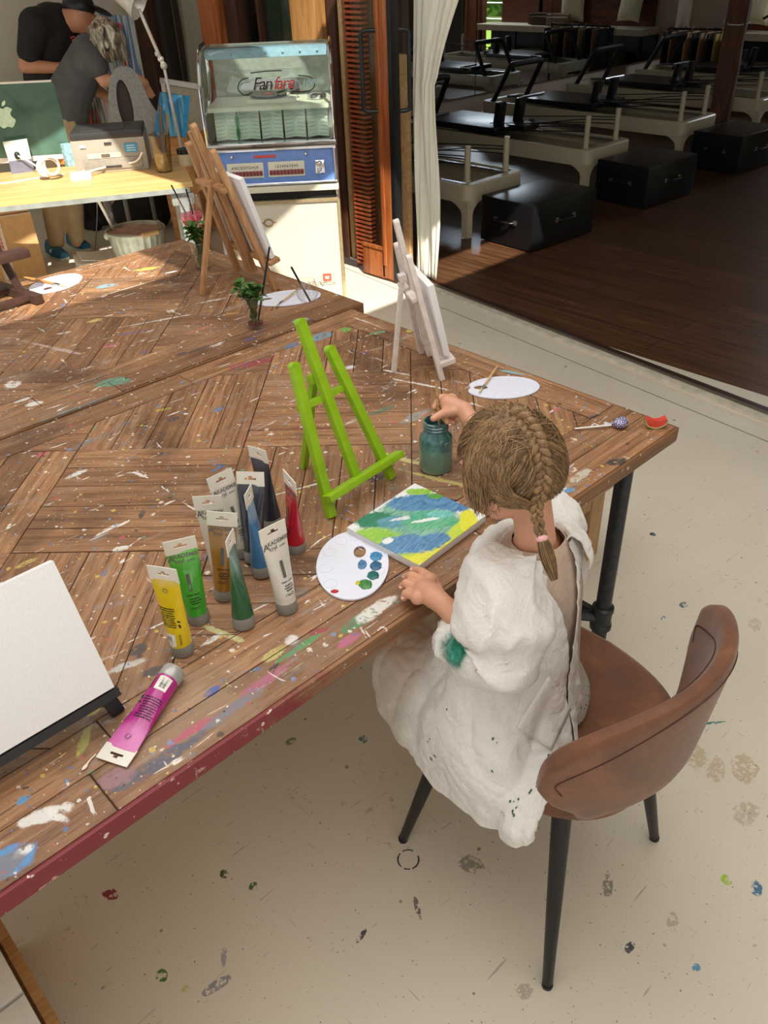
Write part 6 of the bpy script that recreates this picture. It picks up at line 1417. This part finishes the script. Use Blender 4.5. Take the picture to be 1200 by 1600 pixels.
# power strip
ps=at(128,281,.75); t=thing('power_strip','small white socket block hanging at the desk front edge','socket',ps[:],dzr); b=MB(); b.box((0,0,.02),(.11,.05,.04),bev=.008); b.build('block',MT['white_plastic'],t); b=MB(); b.ball((.02,-.02,.04),.012,n=8); b.build('plug',MT['white_plastic'],t)
b=MB(); b.tube(spline([ps+V(0,0,.03),at(150,265,.78),at(180,258,.78),at(212,252,.80),pv(222,238,(2.3,4.4),0)],24),.005,8); o=b.build('white_cable',MT['white_plastic']); tag(o,'white cable running from the socket block across the printer front','cable')
b=MB(); q_=at(112,262,.75); b.box((0,0,.06),(.05,.05,.12),bev=.006); o=b.build('small_carton',plain('pale_blue_carton',(150,190,206),.5,var=.2,scale=40)); o.location=q_+V(.02,.05,0); tag(o,'small pale blue carton between the computer and the printer','carton')
b=MB(); b.box((0,0,.04),(.03,.09,.08),bev=.003); o=b.build('orange_card_box',plain('orange_card',(226,140,70),.5)); o.location=at(104,258,.75)+V(.0,.06,0); o.rotation_euler=(0,0,.4); tag(o,'little orange box behind the cable coil','carton')
# printer
pA=at(121,273,.75); pB=at(234,264,.75); px_=(pB-pA).normalized(); prz=math.atan2(px_.y,px_.x); pw=(pB-pA).length
P_=thing('printer','grey and black laser printer on the desk','printer',pA[:],prz); gp_=plain('printer_grey',(160,156,146),.45,scale=20,var=.03); bp_=plain('printer_dark',(52,52,54),.4)
b=MB(); b.box((pw/2,.15,.085),(pw,.30,.17),bev=.010); b.build('body',gp_,P_)
b=MB(); b.box((pw/2,.15,.188),(pw*.98,.30,.038),bev=.014); b.box((pw*.45,.14,.206),(pw*.6,.2,.012),bev=.004); b.build('lid',bp_,P_)
b=MB(); b.box((pw*.52,-.004,.045),(pw*.80,.01,.055),bev=.003); b.build('paper_tray',plain('tray_grey',(146,142,134),.45),P_); b=MB(); b.box((pw*.52,-.010,.030),(pw*.22,.008,.010)); b.build('tray_handle',bp_,P_)
b=MB(); b.box((pw*.42,-.006,.088),(pw*.46,.004,.026)); b.build('paper_label',plain('beige_label',(206,196,170),.5),P_); b=MB(); b.box((pw*.44,-.009,.088),(pw*.12,.004,.016)); b.build('label_box',plain('label_dark',(90,86,76),.5),P_)
b=MB(); b.box((pw*.80,-.006,.118),(pw*.17,.004,.045),bev=.001); s_=b.build('blue_sticker',plain('sticker_blue',(52,150,196),.4),P_); b=MB(); [b.box((pw*.80,-.0085,.106+.012*k),(pw*.12,.002,.003)) for k in range(3)]; b.build('sticker_lines',lblw,s_)
b=MB(); b.box((pw*.16,-.006,.140),(pw*.08,.004,.014)); b.build('small_label',lblw,P_); b=MB(); b.box((pw*.5,-.006,.148),(pw*.10,.005,.010)); b.build('front_latch',bp_,P_)
# anglepoise lamp
lb=at(286,238,.75); t=thing('desk_lamp','white articulated desk lamp clamped beside the desk, head at the top edge','lamp',lb[:])
K=[pv(286,242,lb,0),pv(262,140,lb,0),pv(256,103,lb,0),pv(251,92,lb,0),pv(246,84,lb,0),pv(217,14,lb,-.03)]; wmt=plain('white_metal_lamp',(214,212,206),.3,.3)
for i,(a,c,r) in enumerate(((K[0],K[2],.009),(K[3],K[5],.010))): b=MB(); b.tube([a,c],r,10); b.build('arm',wmt,t,world=True)
b=MB(); b.ball(K[2],.02,n=8); b.ball(K[3],.018,n=8); b.tube([K[2],K[3]],.012,8); b.ball(K[4],.016,n=8); b.build('joint',wmt,t,world=True)
b=MB(); hc=pv(210,2,lb,-.05); dn=V(.35,-.5,-.35).normalized(); x,y,z=frame_z(dn); HMx=basis(hc,x,y,z); b.lathe([(.028,-.13),(.05,-.10),(.062,-.03),(.085,.03),(.082,.03),(.058,-.03),(.045,-.09),(0,-.10)],n=28,M=HMx); b.build('lamp_shade',wmt,t,world=True)
b=MB(); b.lathe([(0,-.02),(.03,-.03),(.034,-.05),(.02,-.09)],n=16,M=HMx); b.build('bulb',plain('bulb_white',(240,236,220),.2),t,world=True)
b=MB(); b.lathe([(.04,0),(.04,.02),(.012,.03)],lb,16); b.build('lamp_base',wmt,t,world=True)
# plastic cup with tools
cb=at(258,268,.75); t=thing('plastic_cup','cloudy plastic cup of tools at the right end of the desk','cup',cb[:]); b=MB(); b.lathe([(0,0),(.042,0),(.060,.19),(.057,.19),(.040,.006),(0,.006)],n=28); b.build('cup_body',glassm('cloudy_plastic',(.86,.82,.72),.15,.22),t)
b=MB(); b.lathe([(0,.008),(.040,.008),(.048,.10),(0,.10)],n=20); b.build('contents',plain('ochre_contents',(190,164,110),.7,var=.2,scale=60),t)
def stick(lab,a,c,r,mat,nm='tool_handle',cat='tool'): b=MB(); b.tube([a,c],r,8,flat=.5); o=b.build(nm,mat); return tag(o,lab,cat)
stick('dark grey flat tool handle leaning left in the plastic cup',cb+V(0,0,.06),pv(250,165,cb,0),.016,plain('dark_handle',(84,80,80),.4))
stick('wooden ended flat tool standing right in the plastic cup',cb+V(.01,0,.06),pv(262,178,cb,.02),.010,MT['easel_wood'])
# jar lids / red tray behind the cup
t=thing('paint_pot','black lidded pot with a cream label at the desk corner','pot',(at(288,262,.75)+V(.05,.06,0))[:]); b=MB(); b.lathe([(0,0),(.04,0),(.04,.06),(0,.06)],n=20); b.build('pot_body',plain('cream_pot',(214,196,160),.5),t); b=MB(); b.lathe([(.042,.06),(.042,.085),(0,.085)],n=20); b.build('lid',MT['black_plastic'],t)
# grey felt chair back with an oval hole
gb=V(2.72,5.20,0); t=thing('felt_chair','grey felt chair back with a long oval opening, behind the printer','chair',gb[:]); n_=V(gb.x,gb.y,0).normalized(); ax=V(n_.y,-n_.x,0)
FM=basis(pv(203,170,gb,0),ax,V(0,0,1),-n_); s_=gb.length/1260*1.06
def ov(k,w,h,cx=0,cy=0): return [(cx+w*math.cos(a),cy+h*math.sin(a)) for a in [2*PI*i/k for i in range(k)]]
o_=[(x*s_,y*s_) for x,y in [(-32,-48),(-28,-10),(-20,28),(-8,46),(8,47),(18,36),(26,8),(38,-18),(44,-48)]]; o2=spline([(p[0],p[1],0) for p in o_],40,closed=True)
holed_plate([(p.x,p.y) for p in o2],ov(24,9*s_,30*s_,-5*s_,4*s_),-.02,.02,FM,'felt_back',plain('grey_felt',(150,150,148),.95,scale=90,var=.1,bump=.2),t,world=True)
b=MB(); b.prism(ov(24,10.5*s_,31*s_,-5*s_,4*s_),-.075,-.03,FM); b.build('dark_inner_shell',plain('brown_shell',(60,46,40),.5),t,world=True)
b=MB(); [b.tube([gb+V(x,y,0),gb+V(x,y,.5)],.015,8) for x,y in ((-.2,-.05),(.2,.05),(-.15,.3),(.2,.35))]; b.box(gb+V(0,.12,.48),(.44,.42,.05),bev=.02); b.build('seat_and_legs',plain('grey_seat',(130,130,128),.9),t,world=True)
# ---------------------------------------------------------------- under the desk
cbx=at(74,428,0); t=thing('cardboard_box','open cardboard box with red lettering on its tape, under the desk','box',cbx[:],dzr+.15); kb=plain('cardboard',(206,164,112),.8,scale=20,var=.05)
b=MB(); b.box((-.15,.20,.20),(.30,.40,.40)); b.build('carton',kb,t); b=MB(); b.box((-.23,-.002,.20),(.07,.004,.40)); b.box((-.15,.2,.402),(.30,.40,.004)); b.build('tape',plain('pale_tape',(228,206,186),.6),t)
for k in range(3): text('print',['Premium','Qualität','Farbe'][k],.05,plain('red_ink_%d'%k,(196,80,60),.6),basis((-.215,-.0055,.30-k*.13),(0,0,1),(-1,0,0),(0,-1,0)),t)
b=MB(); b.box((-.15,.05,.47),(.28,.02,.14),R=Matrix.Rotation(-.5,3,'X')); b.build('open_flap',kb,t)
bk=at(212,368,.27); t=thing('zinc_bucket','zinc bucket with a wooden grip, filled with murky pink water','bucket',(bk.x+.02,bk.y+.03,0)); zn=plain('zinc',(190,198,188),.4,.3,scale=12,var=.15)
R=[]
for k in range(8):
    u=k/7; z=.30*u; r0=.125+.055*u; R.append([V((r0+.003*math.cos(24*a)*(1 if 0<k<7 else 0))*1.0*math.cos(a),(r0+.003*math.cos(24*a))*math.sin(a),z) for a in [2*PI*i/96 for i in range(96)]])
b=MB(); b.loft(R,cap0=True); b.tube([(.183*math.cos(a),.183*math.sin(a),.30) for a in [2*PI*i/32 for i in range(32)]],.008,8,closed=True); b.build('bucket_body',zn,t)
b=MB(); b.lathe([(.172,.275),(.174,.287),(0,.287)],n=32); b.build('water',plain('pink_water',(200,164,156),.25,scale=14,var=.15),t)
b=MB(); b.tube(spline([(-.18,.04,.30),(-.13,-.12,.31),(.0,-.20,.30),(.12,-.13,.31),(.18,.04,.30)],20),.004,6); b.build('bail',galv,t); b=MB(); b.tube([(-.055,-.19,.305),(.055,-.19,.305)],.014,10); b.build('wooden_grip',MT['pale_wood'],t)
for sx in (-1,1): b=MB(); b.ball((sx*.185,.03,.29),.02,(1,.6,1.2),8); b.build('ear',zn,t)
wb=at(170,430,0); t=thing('paper_box','white open paper carton on the floor left of the bucket','box',wb[:],-.3); b=MB(); wp_=plain('white_card',(232,228,218),.7)
b.box((0,.12,.05),(.34,.26,.10)); b.build('carton',wp_,t); b=MB(); b.box((-.06,.08,.115),(.18,.22,.006),R=Matrix.Rotation(.2,3,'Y')); b.build('paper_sheet',wp_,t)
bg=at(232,372,0); t=thing('black_bag','crumpled black bag behind the bucket under the desk','bag',(bg.x+.15,bg.y+.25,0)); b=MB(); b.ball((0,0,.17),1,(.26,.18,.20),16)
b.v=[tuple(V(*v)*(1+.22*mnoise.noise(V(*v)*6))) for v in b.v]; b.v=[(x,y,max(0,z)) for x,y,z in b.v]; b.build('bag_body',plain('black_cloth',(30,28,30),.7,scale=20,var=.2,bump=.2),t)
b=MB(); b.tube(spline([(.1,-.1,.3),(.25,-.15,.15),(.22,-.12,.02)],8),.012,6); b.build('brown_strap',plain('brown_strap',(120,70,44),.6),t)
cols=[(70,110,160),(240,120,60),(206,190,160),(120,90,70),(60,110,150),(226,226,220),(196,80,50),(40,90,150),(86,130,190),(214,200,120)]
nmc=['dusty blue','orange','cream','brown','teal blue','white','brick red','deep blue','light blue','mustard']
for k in range(6):
    p=at(150+k*12,352-2*k,0)+V(.34,.45,0); b=MB(); hh=.26+.05*((k*7)%3); b.box((0,0,hh/2),(.022,.20,hh)); o=b.build('stored_canvas',plain('panel_%d'%k,cols[k],.6,scale=8,var=.2)); o.location=p; o.rotation_euler=(0,0,dzr+.2); tag(o,nmc[k]+' painted canvas standing on edge under the desk','canvas','canvases stored under the desk')
b=MB(); sh=V(2.75,4.95,0); b.box((0,0,.42),(.8,.3,.02)); b.box((0,0,.02),(.8,.3,.02)); 
# white pole
stick('thin white pole leaning from the desk edge down to the bucket',pv(139,286,(2.1,4.5),-.05),at(178,360,.28),.009,MT['white_plastic'],'pole','pole')
b=MB(); b.tube(spline([pv(150,300,(2.1,4.5),-.03),at(152,330,.30),at(150,370,.05),at(148,395,.01)],16),.004,6); o=b.build('grey_cable',MT['grey_plastic']); tag(o,'grey cable dangling below the desk to the white carton','cable')
# ---------------------------------------------------------------- paintings and shelf behind
def stripes(nm,cs,ang,sc):
    n=NT(nm); q=n.noise(n.mp(sc=(sc,sc,.8),rot=(0,ang,0)),1.0,4,.6,.3); k=len(cs); return n.fin(n.ramp(q,[(.28+.44*i/(k-1),lin(c)) for i,c in enumerate(cs)]),.4)
pb_=V(3.32,6.75,0); t=thing('striped_painting','tall canvas painted in red, blue, green and white vertical streaks','painting',pb_[:]); 
pplate('canvas_face',[(150,22),(207,25),(228,135),(236,200),(172,205),(150,100)],pb_,.03,stripes('streak_paint',[(24,60,70),(40,130,130),(60,120,170),(214,220,214),(40,96,160),(60,120,180),(30,60,90)],0,14),t)
pplate('red_streak',[(183,34),(189,38),(206,122),(194,124)],pb_,.004,plain('red_streak',(206,62,66),.5,var=.15,scale=12),t,off=-.006)
bb=V(2.75,4.9,0); t=thing('blue_canvas','blue streaked canvas with bright blue side leaning by the lamp','painting',bb[:])
pplate('canvas_face',[(250,144),(289,150),(284,212),(240,215)],bb,.03,stripes('blue_paint',[(20,60,90),(60,140,190),(30,100,150),(110,180,206),(40,120,170)],0,24),t); pplate('painted_side',[(289,150),(297,150),(291,216),(284,212)],bb,.02,plain('bright_blue',(44,150,214),.4),t)
pplate('plywood_box',[(240,215),(292,213),(332,396),(282,404)],(bb.x+.02,bb.y+.02),.22,woodm('orange_ply_box',(150,98,50),(190,134,76),(212,160,100)),None,label='orange plywood box standing behind the desk end, under the blue canvas',cat='box')
sb=V(3.0,5.6,0); t=thing('white_cabinet','white framed cabinet front between the dark post and the jukebox','cabinet',sb[:])
pplate('front',[(252,126),(318,138),(322,210),(268,210)],sb,.03,plain('beige_front',(190,184,164),.6),t); pplate('top_rail',[(250,122),(312,132),(312,140),(250,130)],sb,.04,MT['white_plastic'],t,off=-.02); pplate('left_rail',[(250,122),(256,124),(268,200),(262,200)],sb,.04,MT['white_plastic'],t,off=-.02)
pplate('base',[(268,205),(322,205),(350,350),(296,358)],sb,.3,plain('orange_ply',(176,126,70),.6),t,off=-.02)
# more canvases standing behind the people
pc_=V(3.25,6.65,0); t=thing('abstract_canvas','black, white and orange splashed canvas below the striped painting','painting',pc_[:])
pplate('canvas_face',[(118,110),(170,110),(222,345),(150,345)],pc_,.03,stripes('splash_paint',[(24,22,24),(220,90,50),(30,28,28),(232,228,220),(206,80,50),(20,20,24)],.3,9),t)
# ================================================================== PEOPLE
WB=V(2.35,5.80,0); MBs=V(2.78,6.28,0)
sk2=skin('adult_skin',(222,168,134)); sk3=skin('adult_skin_tan',(206,146,112))
def pw_(px,py,off=0): return pv(px,py,WB,off)
def pm_(px,py,off=0): return pv(px,py,MBs,off)
T=thing('person','person in a grey T-shirt and beige trousers bending over, one arm stretched out','person',WB[:])
f=Flesh(); HDW=pw_(166,66,-.05)
f.ball(HDW,1,(.085,.10,.11),14); f.cap(HDW+V(0,0,-.04),.055,pw_(146,72),.06); f.cap(pw_(146,74),.06,pw_(138,82),.10)
f.cap(pw_(138,90),.11,pw_(106,150),.13); f.cap(pw_(106,150),.13,pw_(100,185),.145)
f.chain([pw_(139,88,-.10),pw_(163,127,-.16),pw_(214,121,-.20)],[.052,.040,.026])
hw_=pw_(226,130,-.20); f.cap(pw_(214,121,-.20),.026,hw_,.030)
for i,(a,c) in enumerate((((232,134),(242,150)),((230,136),(238,154)),((228,137),(233,153)),((225,136),(228,149)))): f.chain([hw_,pw_(*a,-.20),pw_(*c,-.20)],[.016,.011,.008])
f.chain([hw_,pw_(222,138,-.21)],[.014,.009])
f.chain([pw_(128,88,.12),pw_(150,140,.12),pw_(180,160,.0)],[.052,.040,.028])
for a,k,an,tt in (((97,190),(82,320),(88,386),(100,398)),((112,190),(110,318),(119,378),(130,388))):
    f.chain([pw_(*a),pw_(*k,-.02),pw_(*an)],[.085,.062,.038])
f.ball(HDW+V(-.01,-.085,-.03)*1,1,(.02,.03,.02),8)
f.done('body',sk2,T,voxel=.008,sm=4)
tg=plain('grey_tshirt',(88,90,92),.85,scale=14,var=.08,bump=.1)
f=Flesh(); f.cap(pw_(140,84),.118,pw_(108,150),.142); f.cap(pw_(108,150),.142,pw_(102,182),.150); f.cap(pw_(139,86,-.08),.088,pw_(152,104,-.14),.072); f.cap(pw_(128,86,.08),.075,pw_(136,104,.14),.060); f.done('tshirt',tg,T,voxel=.009)
bt_=plain('beige_trousers',(196,172,136),.85,scale=12,var=.05,bump=.1)
f=Flesh(); f.cap(pw_(101,184),.150,pw_(104,205),.14)
for a,k,an in (((96,205),(82,318),(88,378)),((112,205),(112,316),(119,370))): f.chain([pw_(*a),pw_(*k,-.02),pw_(*an)],[.105,.080,.055])
f.done('trousers',bt_,T,voxel=.009)
hr_=NT('ash_hair'); q=hr_.noise(hr_.mp(sc=(30,30,6)),1,4,.6,.8); hr_.fin(hr_.ramp(q,[(.32,lin((50,46,44))),(.5,lin((150,140,120))),(.66,lin((232,226,206)))]),.5); hr_.bump(q,.5,.01)
b=MB(); b.ball(HDW+V(-.0,.0,.015),1,(.108,.120,.125),22); b.v=[tuple(V(*v)+(V(*v)-HDW).normalized()*.028*mnoise.noise(V(*v)*16)) for v in b.v]; hw2=b.build('hair',hr_.m,T,world=True,ang=180)
r=random.Random(8); b=MB()
for k in range(90):
    a=r.uniform(0,2*PI); p=HDW+V(.095*math.cos(a),.105*math.sin(a),r.uniform(-.05,.08)); b.tube([p,p+V(.02*math.cos(a),.02*math.sin(a),-.05),p+V(r.uniform(-.01,.03)+.012*math.cos(a),.012*math.sin(a),-.11-r.random()*.05)],[.007,.006,.001],5)
b.build('hair_locks',hr_.m,hw2,world=False) if False else b.build('hair_locks',hr_.m,T,world=True)
sho=plain('blue_shoe',(30,110,150),.6,scale=40,var=.1); sole=plain('pale_sole',(190,206,190),.6)
for (a,c,lab) in (((84,398),(112,412),'x'),((117,384),(136,392),'y')):
    A_,B_=at(*a,.0),at(*c,.0); d=(B_-A_).normalized(); s_=V(-d.y,d.x,0); L=.25; sh=bpy.data.objects.new('shoe',None); 
    b=MB(); R=[]
    for k in range(12):
        u=k/11; w=.036+.012*math.sin(PI*u)+(.004 if u>.5 else 0); w*=(1 if u<.93 else .75); hgt=.085-.045*u; c_=A_+d*(L*(u-.2)); R.append([c_+s_*w*math.cos(t_)+V(0,0,.018+max(0,hgt*math.sin(t_))) for t_ in [PI*i/10 for i in range(11)]])
    b.loft(R,closed=False,cap0=False); b.add([p for p in R[0]],[tuple(range(11))]); b.add([p for p in R[-1]],[tuple(range(11))]); so=b.build('shoe',sho,T,world=True)
    b=MB(); R2=[[c_+s_*w*sx+V(0,0,z) for sx,z in ((-1,0),(1,0),(1,.02),(-1,.02))] for c_,w in [(A_+d*(L*(k/11-.2)),(.040+.012*math.sin(PI*k/11))*(1 if k<11 else .75)) for k in range(12)]]; b.loft(R2,cap0=True,cap1=True); b.build('sole',sole,so,world=True)
    b=MB(); c_=A_+d*(L*.35)+V(0,0,.055)-s_*.0; b.box(c_-s_*(.038 if s_.dot(V(1,1,0))>0 else -.038),(.03,.006,.02)); b.build('side_tab',lblw,so,world=True)
# man
T=thing('person','person in a black polo shirt and black cap looking down behind the bending one','person',MBs[:])
f=Flesh(); HDM=pm_(124,22,-.05); f.ball(HDM,1,(.088,.105,.12),14); f.ball(HDM+V(.045,-.035,-.045),1,(.06,.06,.065),10); f.cap(HDM+V(-.03,0,-.04),.07,pm_(92,30),.085)
f.ball(HDM+V(-.02,-.09,-.005),1,(.02,.012,.035),8); f.cap(HDM+V(.085,-.06,-.03),.012,HDM+V(.10,-.07,-.05),.016)
f.cap(pm_(80,40),.13,pm_(72,110),.15); f.cap(pm_(72,110),.15,pm_(74,150),.15); f.chain([pm_(52,40,-.12),pm_(40,103,-.16),pm_(88,106,-.22)],[.065,.048,.036]); f.chain([pm_(110,45,.1),pm_(118,100,.05),pm_(125,115,-.1)],[.065,.045,.035])
mh=pm_(98,106,-.22); f.cap(pm_(88,106,-.22),.036,mh,.038)
for dy in (-6,-2,2,6): f.chain([mh,pm_(106,106+dy,-.22),pm_(112,110+dy,-.22)],[.018,.012,.009])
f.chain([mh,pm_(104,97,-.22)],[.015,.010])
for a,k,an,to in (((66,160),(116,310),(138,350),(150,360)),((92,160),(134,300),(152,340),(160,350))): f.chain([pm_(*a),pm_(*k),pm_(*an)],[.09,.065,.045]); pass
f.done('body',sk3,T,voxel=.009,sm=4)
bp2=plain('black_polo',(30,30,33),.85,scale=12,var=.1,bump=.1)
f=Flesh(); f.cap(pm_(82,42),.150,pm_(74,105),.168); f.cap(pm_(74,105),.165,pm_(76,140),.165); f.cap(pm_(56,40,-.10),.112,pm_(46,82,-.15),.082); f.cap(pm_(56,40,-.10),.112,pm_(82,42),.14); f.cap(pm_(106,44,.06),.095,pm_(112,78,.06),.075); f.cap(pm_(92,26),.085,pm_(84,36),.11); f.done('polo_shirt',bp2,T,voxel=.010)
f=Flesh(); f.cap(pm_(76,145),.150,pm_(80,165),.15)
for a,k,an in (((70,165),(116,308),(138,345)),((92,165),(134,298),(152,336))): f.chain([pm_(*a),pm_(*k),pm_(*an)],[.12,.09,.07]); f.cap(pm_(*an),.05,pm_(an[0]+12,an[1]+8,-.06),.045)
f.done('trousers',plain('black_trousers',(28,28,32),.8),T,voxel=.010)
b=MB(); b.ball(HDM+V(.005,0,.04),1,(.105,.115,.095),16); b.v=[(x,y,max(z,HDM.z+.015+(x-HDM.x)*-.25)) for x,y,z in b.v]; cp=b.build('cap',MT['black_plastic'],T,world=True)
b=MB(); c_=HDM+V(.12,-.07,.015); b.ball(c_,1,(.085,.075,.014),12,Matrix.Rotation(.5,3,'Y')); b.build('cap_peak',MT['black_plastic'],T,world=True)
b=MB(); b.tube(spline([pm_(110,60,-.19),pm_(114,57,-.19),pm_(118,60,-.19),pm_(112,63,-.19)],8),.004,5); b.build('chest_print',plain('orange_print',(206,80,44),.6),T,world=True)
# ================================================================== CRATE bottom left
t=thing('wooden_crate','wooden crate with pale packets on top at the bottom left corner','crate',(-.27,.96,0)); wc=woodm('crate_wood',(150,108,66),(186,142,94),(206,166,118))
b=MB(); b.box((.255,0,.11),(.018,.50,.22)); b.build('side_board',wc,t); b=MB(); b.box((-.255,0,.11),(.018,.50,.22)); b.build('side_board',wc,t)
b=MB(); b.box((0,.25,.11),(.52,.018,.22)); b.build('end_board',wc,t); b=MB(); b.box((0,-.25,.11),(.52,.018,.22)); b.build('end_board',wc,t); b=MB(); b.box((0,0,.01),(.5,.5,.018)); b.build('bottom_board',wc,t)
for k in range(4):
    b=MB(); b.box((0,0,0),(.22,.10,.05),bev=.002); o=b.build('packet',MT['white_plastic']); o.location=(-.14,1.13-k*.108,.05+.0); o.location.z=.21; tag(o,'white packet lying in the wooden crate, '+['farthest from the camera','second from the far end','third from the far end','nearest the camera'][k],'packet','packets in the crate')
